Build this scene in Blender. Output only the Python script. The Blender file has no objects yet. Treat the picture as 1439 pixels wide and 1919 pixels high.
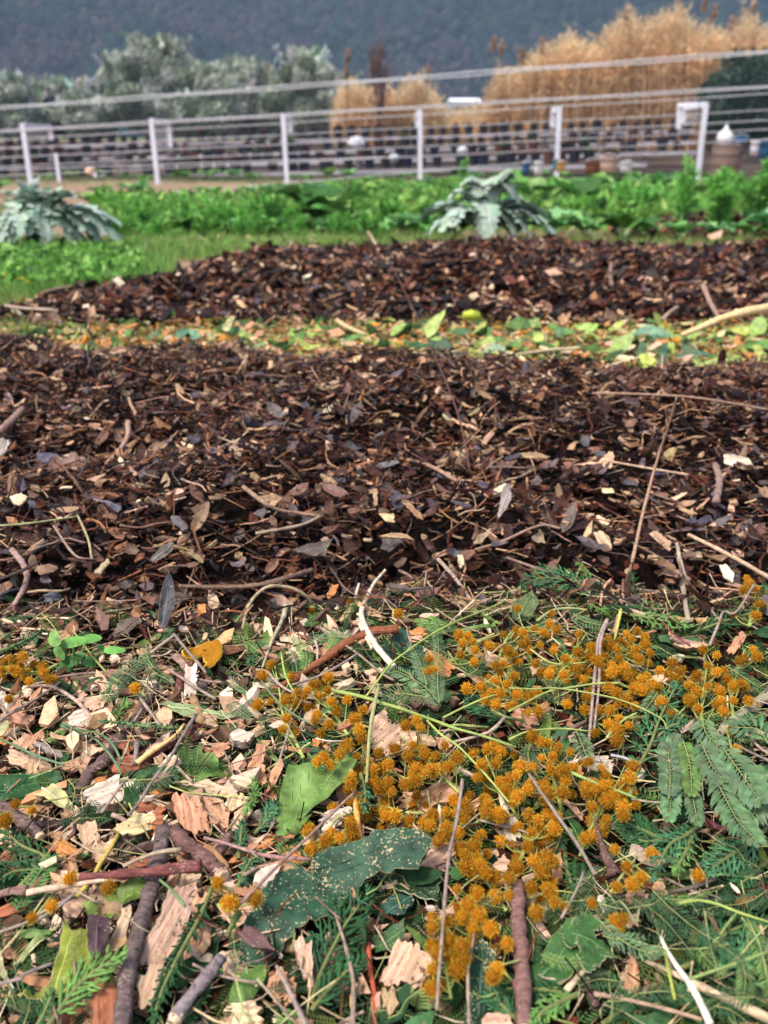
import bpy, math, random
import numpy as np
from mathutils import Vector, Matrix
from mathutils.geometry import delaunay_2d_cdt

SC = bpy.context.scene
COL = SC.collection
R = math.radians
random.seed(11)
rng = np.random.default_rng(11)

# ------------------------------------------------------------------ camera
CAMH, PITCH, FPX = 0.34, 23.0, 1664.0
cd = bpy.data.cameras.new('camera')
cd.sensor_fit = 'VERTICAL'; cd.sensor_height = 36.0; cd.lens = FPX / 1919 * 36
cd.clip_start = 0.01; cd.clip_end = 5000
cd.dof.use_dof = True; cd.dof.focus_distance = 0.52; cd.dof.aperture_fstop = 11.0
cam = bpy.data.objects.new('camera', cd); COL.objects.link(cam)
cam.location = (0, 0, CAMH); cam.rotation_euler = (R(90 - PITCH), 0, 0)
SC.camera = cam

# ------------------------------------------------------------------ sky and sun (overcast)
w = bpy.data.worlds.new('World'); SC.world = w; w.use_nodes = True
nt = w.node_tree; nt.nodes.clear()
wo = nt.nodes.new('ShaderNodeOutputWorld'); bg = nt.nodes.new('ShaderNodeBackground')
sky = nt.nodes.new('ShaderNodeTexSky'); sky.sky_type = 'NISHITA'; sky.sun_disc = False
SUN_EL, SUN_ROT = 62.0, 235.0
sky.sun_elevation = R(SUN_EL); sky.sun_rotation = R(SUN_ROT)
sky.air_density = 1.0; sky.dust_density = 4.0; sky.ozone_density = 1.0
bg.inputs['Strength'].default_value = 0.085
nt.links.new(sky.outputs[0], bg.inputs[0]); nt.links.new(bg.outputs[0], wo.inputs[0])
sl = bpy.data.lights.new('sun', 'SUN'); sl.energy = 1.5; sl.angle = R(14); sl.color = (1.0, 0.95, 0.88)
so = bpy.data.objects.new('sun', sl); COL.objects.link(so)
a_, e_ = R(SUN_ROT), R(SUN_EL)
sd = Vector((math.sin(a_) * math.cos(e_), math.cos(a_) * math.cos(e_), math.sin(e_)))
so.rotation_euler = sd.to_track_quat('Z', 'Y').to_euler(); so.location = (0, 0, 20)
SC.view_settings.view_transform = 'Standard'; SC.view_settings.look = 'None'
SC.view_settings.exposure = 1.5; SC.view_settings.gamma = 1.0
SC.view_settings.use_curve_mapping = False
SC.cycles.max_bounces = 5; SC.cycles.diffuse_bounces = 3; SC.cycles.transparent_max_bounces = 4
SC.cycles.volume_bounces = 0; SC.cycles.use_denoising = True

# ------------------------------------------------------------------ noise and terrain
_tab = np.random.default_rng(5).random((256, 256))
def vn(x, y, s=1.0, seed=0):
    x = np.asarray(x, float) / s + seed * 17.3; y = np.asarray(y, float) / s + seed * 9.1
    xi = np.floor(x).astype(int); yi = np.floor(y).astype(int)
    fx = x - xi; fy = y - yi; fx = fx * fx * (3 - 2 * fx); fy = fy * fy * (3 - 2 * fy)
    g = lambda i, j: _tab[(xi + i) & 255, (yi + j) & 255]
    return (g(0,0)*(1-fx)+g(1,0)*fx)*(1-fy)+(g(0,1)*(1-fx)+g(1,1)*fx)*fy - 0.5
def ss(t): t = np.clip(t, 0, 1); return t * t * (3 - 2 * t)
def front_edge(x): return 0.60 + 0.02*np.sin(x*5+1) - 0.035*np.exp(-((x+0.1)/0.09)**2) + 0.012*vn(x, x*0, .05, 3)
def strip_edge(x): return 1.385 - 0.085*np.tanh(x*2.2) + 0.03*vn(x, x*0, .2, 4)
def m1mask(x, y): return ss((y - front_edge(x)) / 0.05) * ss((strip_edge(x) - y) / 0.08)
def m2sd(x, y):
    left = (x + 0.50) * 0.85 - (y - 2.45) * 0.42 + 0.12*vn(x, y, .25, 6)
    front = y - (1.72 + 0.05*vn(x, y*0, .3, 7)); back = 2.90 + 0.08*np.sin(x*2.0+.6) - y
    return np.minimum(np.minimum(left, front), back)
def m3sd(x, y): return np.minimum(np.minimum(x - 0.95 - .2*vn(x, y, .3, 8), y - 3.5), 4.0 - y)
def G(x, y):
    x = np.asarray(x, float); y = np.asarray(y, float)
    z = np.interp(y, [3, 13, 17, 32, 60, 180, 2000], [0, -.35, -.38, -.1, 0, 0, 0])
    e1 = front_edge(x)
    a = ss((y - e1) / 0.50) * ss((strip_edge(x) - y) / 0.26)
    z = z + 0.032 * a + 0.012*ss((y-e1)/.05)*ss((strip_edge(x)-y)/.1)
    m = m1mask(x, y)
    z = z + m * (0.040*vn(x, y, .13, 1) + 0.026*vn(x, y, .05, 2))
    z = z - 0.030*np.exp(-(((x-.185)/.07)**2 + ((y-.80)/.045)**2)) - 0.03*np.exp(-(((x+.01)/.06)**2+((y-.69)/.03)**2)) - .022*np.exp(-((y-e1-.035)/.025)**2)*(.6+vn(x, y*0, .09, 15))
    m2 = ss(m2sd(x, y) / 0.45)
    z = z + 0.030*m2 + ss(m2sd(x, y)/.1)*(0.045*vn(x, y, .22, 1) + .035*vn(x, y, .08, 2))
    z = z + 0.06*ss(m3sd(x, y)/.25)
    pile = ss((e1 - y) / 0.06) * (y > -1)
    z = z + pile * (0.012 + 0.022*vn(x, y, .12, 9) + 0.010*vn(x, y, .035, 10))
    far = ss((y - 4) / 4)
    z = z + far * 0.05*vn(x, y, 1.5, 12)*ss((100-y)/40)
    return z
CAM = np.array([0, 0, CAMH]); cth, sth = math.cos(R(PITCH)), math.sin(R(PITCH))
def ray(px, py):
    u = (px - 719.5) / FPX; v = (959.5 - py) / FPX
    return np.array([u, cth + v * sth, -sth + v * cth])       # depth along camera axis = 1
_ts = np.concatenate([np.linspace(.18, 5, 700), np.geomspace(5.02, 400, 500)])
def hit(px, py):
    d = ray(px, py); P = CAM + _ts[:, None] * d
    below = P[:, 2] < G(P[:, 0], P[:, 1]); i = int(np.argmax(below))
    if not below[i]: return CAM + 400 * d
    if i == 0: return P[0]
    g = P[i-1:i+1, 2] - G(P[i-1:i+1, 0], P[i-1:i+1, 1]); t = g[0] / (g[0] - g[1] + 1e-12)
    return P[i-1] * (1 - t) + P[i] * t
def onray(px, py, lift=0.0):
    p = hit(px, py); return p + (CAM - p) * (lift / max(CAM[2] - p[2], 1e-3)) if CAM[2] - p[2] > .05 else p
def atdepth(px, py, Y):
    d = ray(px, py); return CAM + d * (Y / d[1])
def pxm(p): return FPX / max((p - CAM) @ np.array([0, cth, -sth]), .05)   # pixels per metre at p
def topx(p):
    q = np.asarray(p) - CAM; dz = q @ np.array([0, cth, -sth])
    return 719.5 + FPX * q[0] / dz, 959.5 - FPX * (q @ np.array([0, sth, cth])) / dz
def nrm(v): v = np.asarray(v, float); return v / (np.linalg.norm(v) + 1e-12)

# ------------------------------------------------------------------ materials
def mat(name, rough=.7, spec=.4, scale=300, stretch=(1, 1, 1), var=.35, bump=.3, dist=.001, col=None, translucent=0, specks=None, rings=False, sheen=0, objrand=.25):
    m = bpy.data.materials.new(name); m.use_nodes = True; t = m.node_tree; N = t.nodes; L = t.links
    b = N['Principled BSDF']; b.inputs['Roughness'].default_value = rough
    b.inputs['Specular IOR Level'].default_value = spec
    tc = N.new('ShaderNodeTexCoord'); oi = N.new('ShaderNodeObjectInfo')
    mp = N.new('ShaderNodeMapping'); mp.inputs['Scale'].default_value = stretch
    off = N.new('ShaderNodeVectorMath'); off.operation = 'SCALE'
    cmb = N.new('ShaderNodeCombineXYZ')
    for k in range(3): L.new(oi.outputs['Random'], cmb.inputs[k])
    L.new(cmb.outputs[0], off.inputs[0]); off.inputs['Scale'].default_value = 3.0
    L.new(tc.outputs['Object'], mp.inputs['Vector']); L.new(off.outputs[0], mp.inputs['Location'])
    n = N.new('ShaderNodeTexNoise'); n.inputs['Scale'].default_value = scale; n.inputs['Detail'].default_value = 5
    n.inputs['Roughness'].default_value = .62
    L.new(mp.outputs[0], n.inputs['Vector'])
    if col is None:
        src = N.new('ShaderNodeAttribute'); src.attribute_name = 'Col'; c = src.outputs['Color']
    else:
        src = N.new('ShaderNodeRGB'); src.outputs[0].default_value = (*col, 1); c = src.outputs[0]
    ramp = N.new('ShaderNodeMapRange'); ramp.inputs['From Min'].default_value = .3; ramp.inputs['From Max'].default_value = .7
    ramp.inputs['To Min'].default_value = 1 - var; ramp.inputs['To Max'].default_value = 1 + var
    L.new(n.outputs['Fac'], ramp.inputs['Value'])
    rr = N.new('ShaderNodeMapRange'); rr.inputs['To Min'].default_value = 1 - objrand; rr.inputs['To Max'].default_value = 1 + objrand
    L.new(oi.outputs['Random'], rr.inputs['Value'])
    mu = N.new('ShaderNodeMath'); mu.operation = 'MULTIPLY'; L.new(ramp.outputs[0], mu.inputs[0]); L.new(rr.outputs[0], mu.inputs[1])
    vm = N.new('ShaderNodeVectorMath'); vm.operation = 'SCALE'; L.new(c, vm.inputs[0]); L.new(mu.outputs[0], vm.inputs['Scale'])
    out = vm.outputs[0]
    if rings:      # growth lines running along the chip
        wv = N.new('ShaderNodeTexWave'); wv.bands_direction = 'Y'; wv.inputs['Scale'].default_value = 75
        wv.inputs['Distortion'].default_value = 14; wv.inputs['Detail'].default_value = 5; wv.inputs['Detail Scale'].default_value = 1.6; wv.inputs['Detail Roughness'].default_value = .7
        L.new(mp.outputs[0], wv.inputs['Vector'])
        mp2 = N.new('ShaderNodeMapping'); mp2.inputs['Scale'].default_value = (.25, 1, 1); L.new(tc.outputs['Object'], mp2.inputs['Vector']); L.new(mp2.outputs[0], wv.inputs['Vector'])
        r2 = N.new('ShaderNodeMapRange'); r2.inputs['From Min'].default_value = 0.0; r2.inputs['From Max'].default_value = .35
        L.new(wv.outputs['Fac'], r2.inputs['Value'])
        mx = N.new('ShaderNodeMix'); mx.data_type = 'RGBA'; mx.blend_type = 'MULTIPLY'
        inv = N.new('ShaderNodeMath'); inv.operation = 'SUBTRACT'; inv.inputs[0].default_value = 1.0; L.new(r2.outputs[0], inv.inputs[1])
        m3 = N.new('ShaderNodeMath'); m3.operation = 'MULTIPLY'; L.new(inv.outputs[0], m3.inputs[0]); L.new(n.outputs['Fac'], m3.inputs[1])
        L.new(m3.outputs[0], mx.inputs['Factor']); L.new(out, mx.inputs['A']); mx.inputs['B'].default_value = (.50, .30, .22, 1)
        out = mx.outputs['Result']
    if specks:
        v = N.new('ShaderNodeTexNoise'); v.inputs['Scale'].default_value = specks[0]; v.inputs['Detail'].default_value = 3; L.new(tc.outputs['Object'], v.inputs['Vector'])
        r3 = N.new('ShaderNodeMapRange'); r3.inputs['From Min'].default_value = specks[1]; r3.inputs['From Max'].default_value = specks[1] + .03
        v2_ = N.new('ShaderNodeTexNoise'); v2_.inputs['Scale'].default_value = specks[0]*.12; L.new(tc.outputs['Object'], v2_.inputs['Vector'])
        ad = N.new('ShaderNodeMath'); ad.operation = 'MULTIPLY_ADD'; ad.inputs[1].default_value = .45; L.new(v2_.outputs['Fac'], ad.inputs[0]); L.new(v.outputs['Fac'], ad.inputs[2]); L.new(ad.outputs[0], r3.inputs['Value'])
        mx = N.new('ShaderNodeMix'); mx.data_type = 'RGBA'; L.new(r3.outputs[0], mx.inputs['Factor']); L.new(out, mx.inputs['A']); mx.inputs['B'].default_value = (*specks[2], 1)
        out = mx.outputs['Result']
    L.new(out, b.inputs['Base Color'])
    if bump:
        bp = N.new('ShaderNodeBump'); bp.inputs['Strength'].default_value = bump; bp.inputs['Distance'].default_value = dist
        L.new(n.outputs['Fac'], bp.inputs['Height']); L.new(bp.outputs[0], b.inputs['Normal'])
    if translucent:
        tr = N.new('ShaderNodeBsdfTranslucent'); L.new(out, tr.inputs['Color'])
        ms = N.new('ShaderNodeMixShader'); ms.inputs[0].default_value = translucent
        L.new(b.outputs[0], ms.inputs[1]); L.new(tr.outputs[0], ms.inputs[2]); L.new(ms.outputs[0], N['Material Output'].inputs[0])
    return m
M = dict(
    chip=mat('fresh_wood', .85, .1, 260, (.12, 1, 1), .38, 1.0, .0016, rings=True, specks=(420, .86, (.16, .08, .045)), objrand=.1),
    bark=mat('bark', .85, .12, 420, (.3, 1, 1), .5, 1.0, .002, specks=(900, .88, (.30, .24, .2)), objrand=.12),
    straw=mat('dry_stem', .7, .2, 260, (1, 1, 1), .45, .4, .0006, objrand=.12),
    leaf=mat('leaf_blade', .45, .28, 110, (1, 1, 1), .5, .6, .002, translucent=.15, specks=(1100, .91, (.45, .38, .18)), objrand=.1),
    dusty=mat('dusty_leaf_blade', .5, .15, 110, (1, 1, 1), .55, .35, .0015, translucent=.05, specks=(950, .845, (.46, .36, .20)), objrand=.1),
    needle=mat('needle_foliage', .6, .15, 260, (1, 1, 1), .35, 0, objrand=.12, translucent=.12),
    bloom=mat('mimosa_bloom', .9, .1, 500, (1, 1, 1), .2, 0, objrand=.34, translucent=.22),
    green=mat('green_stem', .55, .2, 200, (1, 1, 1), .25, .2, .0005, objrand=.1),
    mulch=mat('wet_mulch', .48, .2, 240, (1, 1, 1), .45, .5, .0012, objrand=0),
    litter=mat('shredded_litter', .8, .12, 240, (1, 1, 1), .35, .5, .001, objrand=0),
    soil=mat('soil', .95, .1, 60, (1, 1, 1), .35, .8, .01, objrand=0),
    veg=mat('vegetable_leaf', .6, .14, 30, (1, 1, 1), .3, .2, .004, translucent=.25, objrand=.12),
    silver=mat('silver_leaf', .7, .15, 30, (1, 1, 1), .25, .2, .004, translucent=.12, objrand=.05),
    tree=mat('tree_foliage', .8, .1, 1.2, (1, 1, 1), .25, 0, translucent=.3, objrand=.1),
    reed=mat('dry_reed', .9, .05, .8, (1, 1, 1), .25, 0, translucent=.5, objrand=.05),
    trunk=mat('tree_bark', .9, .1, 6, (1, 1, .3), .4, .5, .03, objrand=.1),
    metal=mat('galvanised_metal', .4, .5, 20, (1, 1, .2), .12, 0, col=(.78, .78, .88), objrand=.03),
    wire=mat('pale_wire', .5, .4, 20, (1, 1, 1), .1, 0, col=(.62, .60, .64), objrand=.08),
    plank=mat('weathered_plank', .8, .2, 4, (1, 6, 6), .35, 0, col=(.55, .50, .52), objrand=.1),
    pot=mat('pot_plastic', .5, .4, 12, (1, 1, 1), .2, 0, objrand=.15),
    paint=mat('painted_surface', .55, .4, 8, (1, 1, 1), .12, 0, objrand=.05),
)

# ------------------------------------------------------------------ mesh building
def mesh_from(name, V, T, C=None, m=None, smooth=True):
    V = np.ascontiguousarray(V, np.float32); T = np.ascontiguousarray(T, np.int32)
    me = bpy.data.meshes.new(name); me.vertices.add(len(V)); me.vertices.foreach_set('co', V.ravel())
    k = T.shape[1]; me.loops.add(T.size); me.loops.foreach_set('vertex_index', T.ravel())
    me.polygons.add(len(T)); me.polygons.foreach_set('loop_start', np.arange(0, T.size, k, dtype=np.int32))
    me.polygons.foreach_set('use_smooth', np.full(len(T), smooth, bool))
    if C is not None:
        at = me.color_attributes.new('Col', 'FLOAT_COLOR', 'POINT')
        C4 = np.ones((len(V), 4), np.float32); C4[:, :3] = C; at.data.foreach_set('color', C4.ravel())
    me.update(calc_edges=True); me.validate()
    if m: me.materials.append(m)
    return me
class MB:
    def __init__(s): s.V = []; s.T = []; s.C = []; s.n = 0
    def add(s, V, T, c):
        V = np.asarray(V, float); T = np.asarray(T, int)
        s.V.append(V); s.T.append(T + s.n); s.C.append(np.broadcast_to(np.asarray(c, float), (len(V), 3))); s.n += len(V)
    def mesh(s, name, m, smooth=True): return mesh_from(name, np.vstack(s.V), np.vstack(s.T), np.vstack(s.C), m, smooth)
THINGS = []      # (object, px, py, look, kind, landmark phrase)
def tagit(o, label=None, cat=None, group=None, kind=None):
    if label: o['label'] = label
    if cat: o['category'] = cat
    if group: o['group'] = group
    if kind: o['kind'] = kind
def obj(name, me, parent=None, loc=None, mtx=None):
    o = bpy.data.objects.new(name, me); COL.objects.link(o)
    if parent is not None: o.parent = parent
    if mtx is not None: o.matrix_local = mtx
    elif loc is not None: o.location = loc
    return o
def empty(name, loc, mtx=None):
    o = obj(name, None, None, loc, mtx); o.empty_display_size = .01; return o
def smoothpts(P, n):
    P = np.asarray(P, float)
    if len(P) == 2: t = np.linspace(0, 1, n)[:, None]; return P[0]*(1-t)+P[1]*t
    Q = np.vstack([2*P[0]-P[1], P, 2*P[-1]-P[-2]]); u = np.linspace(0, len(P)-1-1e-6, n); i = u.astype(int); f = (u-i)[:, None]
    a, b, c, d = Q[i], Q[i+1], Q[i+2], Q[i+3]
    return .5*((2*b)+(-a+c)*f+(2*a-5*b+4*c-d)*f*f+(-a+3*b-3*c+d)*f**3)
def tube(P, r, ns=7, flat=1.0, up=(0, 0, 1), rough=0.0, cap=True):
    P = np.asarray(P, float); n = len(P); r = np.broadcast_to(np.asarray(r, float), (n,))
    T = np.gradient(P, axis=0); T /= np.linalg.norm(T, axis=1)[:, None] + 1e-12
    up = np.asarray(up, float); S = np.cross(T, up); ln = np.linalg.norm(S, axis=1)
    S[ln < .15] = np.cross(T[ln < .15], np.array([1., .2, 0])); S /= np.linalg.norm(S, axis=1)[:, None] + 1e-12
    U = np.cross(S, T); a = np.linspace(0, 2*np.pi, ns, endpoint=False)
    rr = r[:, None] * np.ones(ns)[None]
    if rough: rr = rr * (1 + rough * (rng.random((n, ns)) - .5) * 2)
    V = P[:, None] + S[:, None]*(np.cos(a)[None, :, None]*rr[..., None]) + U[:, None]*(np.sin(a)[None, :, None]*rr[..., None]*flat)
    V = V.reshape(-1, 3); F = []
    i = np.arange(n-1)[:, None]*ns; j = np.arange(ns)[None]; k = (j+1) % ns
    A, B, Cc, D = (i+j).ravel(), (i+k).ravel(), (i+ns+k).ravel(), (i+ns+j).ravel()
    F = np.vstack([np.stack([A, B, Cc], 1), np.stack([A, Cc, D], 1)])
    if cap:
        V = np.vstack([V, P[:1], P[-1:]]); c0 = n*ns; jj = np.arange(ns); kk = (jj+1) % ns
        F = np.vstack([F, np.stack([kk, jj, np.full(ns, c0)], 1), np.stack([(n-1)*ns+jj, (n-1)*ns+kk, np.full(ns, c0+1)], 1)])
    return V, F
def frame(p, x, z):
    z = nrm(z); x = nrm(x - z*np.dot(x, z)); y = np.cross(z, x)
    return Matrix(((x[0], y[0], z[0], p[0]), (x[1], y[1], z[1], p[1]), (x[2], y[2], z[2], p[2]), (0, 0, 0, 1)))
def inv_pts(mtx, P):
    Mi = np.array(mtx.inverted()); P = np.asarray(P); return P @ Mi[:3, :3].T + Mi[:3, 3]
def gnormal(p, e=.02):
    x, y = p[0], p[1]; return nrm([-(G(x+e, y)-G(x-e, y))/(2*e), -(G(x, y+e)-G(x, y-e))/(2*e), 1])
def resample(P, step, jag):
    P = np.asarray(P, float); out = []
    for a, b in zip(P, np.roll(P, -1, 0)):
        d = np.linalg.norm(b-a); k = max(1, int(round(d/step)))
        n = np.array([-(b-a)[1], (b-a)[0]])/(d+1e-9)
        if abs((b-a)[1]) > abs((b-a)[0]) and jag < .005: k = max(k, int(d/(step*.5)))
        for q in range(k):
            t = q/k; off = 0 if q == 0 else (random.random()-.5)*2*jag*(2.0 if abs((b-a)[1]) > abs((b-a)[0]) else .7)
            out.append(a*(1-t)+b*t + n*off)
    return np.array(out)
def plate(P2, thick, disp, step, col, mb, edgecol=None):
    """closed sheet from a 2-D outline (metres), DISP(u, v) its height"""
    P2 = np.asarray(P2, float)
    lo, hi = P2.min(0), P2.max(0); gx = np.arange(lo[0]+step*.5, hi[0], step); gy = np.arange(lo[1]+step*.5, hi[1], step)
    I = np.array([(x+(random.random()-.5)*step*.4, y+(random.random()-.5)*step*.4) for x in gx for y in gy]).reshape(-1, 2)
    n = len(P2); keep = []
    if len(I):
        inside = np.zeros(len(I), bool); j = n-1
        for i in range(n):
            xi, yi = P2[i]; xj, yj = P2[j]
            c = ((yi > I[:, 1]) != (yj > I[:, 1])) & (I[:, 0] < (xj-xi)*(I[:, 1]-yi)/(yj-yi+1e-15)+xi); inside ^= c; j = i
        d = np.min(np.linalg.norm(I[:, None]-P2[None], axis=2), axis=1); I = I[inside & (d > step*.45)]
    allp = [Vector(p) for p in P2] + [Vector(p) for p in I]
    r = delaunay_2d_cdt(allp, [], [list(range(n))], 1, 1e-7)
    vs, fs = np.array([tuple(v) for v in r[0]]), [f for f in r[2] if len(f) == 3]
    if not fs: return
    T = np.array(fs); z = disp(vs[:, 0], vs[:, 1]); N = len(vs)
    top = np.column_stack([vs, z+thick/2]); bot = np.column_stack([vs, z-thick/2])
    # boundary edges
    E = {}
    for f in fs:
        for a, b in ((f[0], f[1]), (f[1], f[2]), (f[2], f[0])):
            if (b, a) in E: del E[(b, a)]
            else: E[(a, b)] = 1
    side = []
    for a, b in E: side += [(a, a+N, b+N), (a, b+N, b)]
    s0 = 2*N; V = np.vstack([top, bot, top, bot])
    S = np.array(side)+2*N
    Cc = np.tile(np.asarray(col, float), (4*N, 1)); Cc[2*N:] *= .9
    used = np.unique(S); mapv = -np.ones(4*N, int); keepv = np.concatenate([np.arange(2*N), used]); mapv[keepv] = np.arange(len(keepv))
    TT = np.vstack([T, T[:, ::-1]+N, S]); mb.add(V[keepv], mapv[TT], Cc[keepv])

# jitter colour
def jc(c, s=.12): k = 1+(random.random()-.5)*2*s; return tuple(max(.002, v*k*(1+(random.random()-.5)*s)) for v in c)

def register(o, px, py, look, kind, cat, group, land=None, label=None):
    o['category'] = cat
    if group: o['group'] = group
    if label: o['label'] = label
    THINGS.append(dict(o=o, px=px, py=py, look=look, kind=kind, land=land, label=label, group=group))

# regions of the photograph: origin and zoom used when measuring outlines
RG = dict(A=(0, 1150, 3), B=(480, 1150, 3), C=(960, 1100, 3.004), D=(0, 1450, 3), E=(440, 1450, 3), F=(880, 1450, 2.574),
          M=(0, 800, 3), N=(480, 800, 3), O=(960, 800, 3.004), S=(0, 400, 2), U=(720, 400, 2), W=(0, 0, 1), X=(0, 0, 2), Y=(720, 0, 2))
def fp(reg, pts): x0, y0, s = RG[reg]; return [(x0+p[0]/s, y0+p[1]/s) for p in pts]

# ------------------------------------------------------------------ setting: ground, hill
def ground():
    ys = np.concatenate([np.linspace(-1.0, .02, 18), np.linspace(.05, 3.3, 330), np.geomspace(3.32, 320, 150)])
    nx = 241; V = []
    for y in ys:
        hw = max(1.3, y*.85+.6) if y < 20 else y*1.4
        xs = np.linspace(-hw, hw, nx); V.append(np.column_stack([xs, np.full(nx, y), G(xs, np.full(nx, y))-.004]))
    V = np.vstack(V); i = np.arange(len(ys)-1)[:, None]*nx; j = np.arange(nx-1)[None]
    A = (i+j).ravel(); T = np.stack([A, A+1, A+nx+1, A+nx], 1)
    x, y = V[:, 0], V[:, 1]
    c = np.tile([.30, .20, .13], (len(V), 1))
    mul = np.array([.006, .003, .002]); lit = np.array([.018, .012, .006]); grs = np.array([.10, .13, .035]); strip = np.array([.30, .19, .08])  # mulch soil near black: shadow in the gaps put into its colour
    def mixc(c, col, f): f = np.clip(f, 0, 1)[:, None]; return c*(1-f)+col*f
    c = mixc(c, grs, ss((y-2.6+x*.1)/.3)*ss((3.9-y)/.5)*(.75+vn(x, y, .15, 20)))
    c = mixc(c, grs, ss((y-4.0)/.6)*ss((7.8-y)/.8)*.8)
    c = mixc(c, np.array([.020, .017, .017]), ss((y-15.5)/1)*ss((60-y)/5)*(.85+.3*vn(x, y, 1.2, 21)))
    c = mixc(c, grs, ss((y-60)/20))
    c = mixc(c, grs*.9, ss((-.55-x-(y-2.4)*.1)/.1)*ss((y-1.85)/.1)*ss((4-y)/.6)*(.6+vn(x, y, .1, 22)))
    c = mixc(c, strip, ss((y-1.3)/.1)*ss((1.9-y)/.12))
    c = mixc(c, mul, ss(m2sd(x, y)/.05)); c = mixc(c, mul, ss(m3sd(x, y)/.05))
    c = mixc(c, lit, ss((front_edge(x)+.03-y)/.03)); c = mixc(c, mul, ss((y-front_edge(x)+.05)/.03)*ss((strip_edge(x)-y)/.08))
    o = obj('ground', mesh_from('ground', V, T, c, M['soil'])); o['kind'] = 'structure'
ground()

def HZ(xs, y):
    t = (y-150)/420
    return (ss(t*1.05)*150 + 26*vn(xs, y, 120, 30)*ss(t*4) + 14*vn(xs, y*.35, 38, 31)*ss(t*4)
            + 5*vn(xs, y, 14, 32)*ss(t*5) - 3 + 22*ss((-xs-60)/220)*ss(t*3))
def hill():
    xs = np.linspace(-620, 620, 260); ts = np.linspace(0, 1, 120); V = []; C = []
    for t in ts:
        y = 150+t*420
        z = HZ(xs, np.full_like(xs, y))
        V.append(np.column_stack([xs, np.full_like(xs, y), z]))
    V = np.vstack(V); nx = len(xs); i = np.arange(len(ts)-1)[:, None]*nx; j = np.arange(nx-1)[None]; A = (i+j).ravel()
    T = np.stack([A, A+1, A+nx+1, A+nx], 1)
    me = mesh_from('hill', V, T, None, None)
    m = bpy.data.materials.new('wooded_slope'); m.use_nodes = True; N = m.node_tree.nodes; L = m.node_tree.links; b = N['Principled BSDF']
    b.inputs['Roughness'].default_value = 1; b.inputs['Specular IOR Level'].default_value = 0
    tc = N.new('ShaderNodeTexCoord')
    mp = N.new('ShaderNodeMapping'); mp.inputs['Scale'].default_value = (1, 1, 2.0); L.new(tc.outputs['Object'], mp.inputs[0])
    n1 = N.new('ShaderNodeTexNoise'); n1.inputs['Scale'].default_value = .035; n1.inputs['Detail'].default_value = 7; n1.inputs['Roughness'].default_value = .6
    n2 = N.new('ShaderNodeTexNoise'); n2.inputs['Scale'].default_value = .13; n2.inputs['Detail'].default_value = 4
    n3 = N.new('ShaderNodeTexVoronoi'); n3.inputs['Scale'].default_value = .45
    for q in (n1, n2, n3): L.new(mp.outputs[0], q.inputs['Vector'])
    cr = N.new('ShaderNodeValToRGB'); e = cr.color_ramp.elements
    e[0].position = .36; e[0].color = (.010, .024, .026, 1); e[1].position = .66; e[1].color = (.05, .042, .055, 1)
    k = cr.color_ramp.elements.new(.50); k.color = (.014, .030, .030, 1); k = cr.color_ramp.elements.new(.58); k.color = (.03, .028, .036, 1)
    L.new(n1.outputs['Fac'], cr.inputs[0])
    c2 = N.new('ShaderNodeMapRange'); c2.inputs['From Min'].default_value = .3; c2.inputs['From Max'].default_value = .7; c2.inputs['To Min'].default_value = .5; c2.inputs['To Max'].default_value = 1.6
    L.new(n2.outputs['Fac'], c2.inputs[0])
    vm = N.new('ShaderNodeVectorMath'); vm.operation = 'SCALE'; L.new(cr.outputs[0], vm.inputs[0]); L.new(c2.outputs[0], vm.inputs['Scale'])
    c3 = N.new('ShaderNodeMapRange'); c3.inputs['From Max'].default_value = 1.0; c3.inputs['To Min'].default_value = 1.35; c3.inputs['To Max'].default_value = .6; L.new(n3.outputs['Distance'], c3.inputs[0])
    v2 = N.new('ShaderNodeVectorMath'); v2.operation = 'SCALE'; L.new(vm.outputs[0], v2.inputs[0]); L.new(c3.outputs[0], v2.inputs['Scale'])
    L.new(v2.outputs[0], b.inputs['Base Color'])
    me.materials.append(m); o = obj('hill', me); o['kind'] = 'structure'
hill()

def haze():
    V = [(x, y, z) for x in (-640, 640) for y in (-30, 590) for z in (-3.0, 210)]
    F = [(0, 1, 3, 2), (4, 6, 7, 5), (0, 4, 5, 1), (2, 3, 7, 6), (0, 2, 6, 4), (1, 5, 7, 3)]
    me = bpy.data.meshes.new('haze'); me.from_pydata(V, [], F); o = obj('haze', me); o['kind'] = 'stuff'
    m = bpy.data.materials.new('haze_air'); m.use_nodes = True; N = m.node_tree.nodes
    N.remove(N['Principled BSDF']); v = N.new('ShaderNodeVolumePrincipled')
    v.inputs['Color'].default_value = (.55, .74, 1.0, 1); v.inputs['Density'].default_value = .0011
    m.node_tree.links.new(v.outputs[0], N['Material Output'].inputs['Volume']); me.materials.append(m)
haze()

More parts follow.
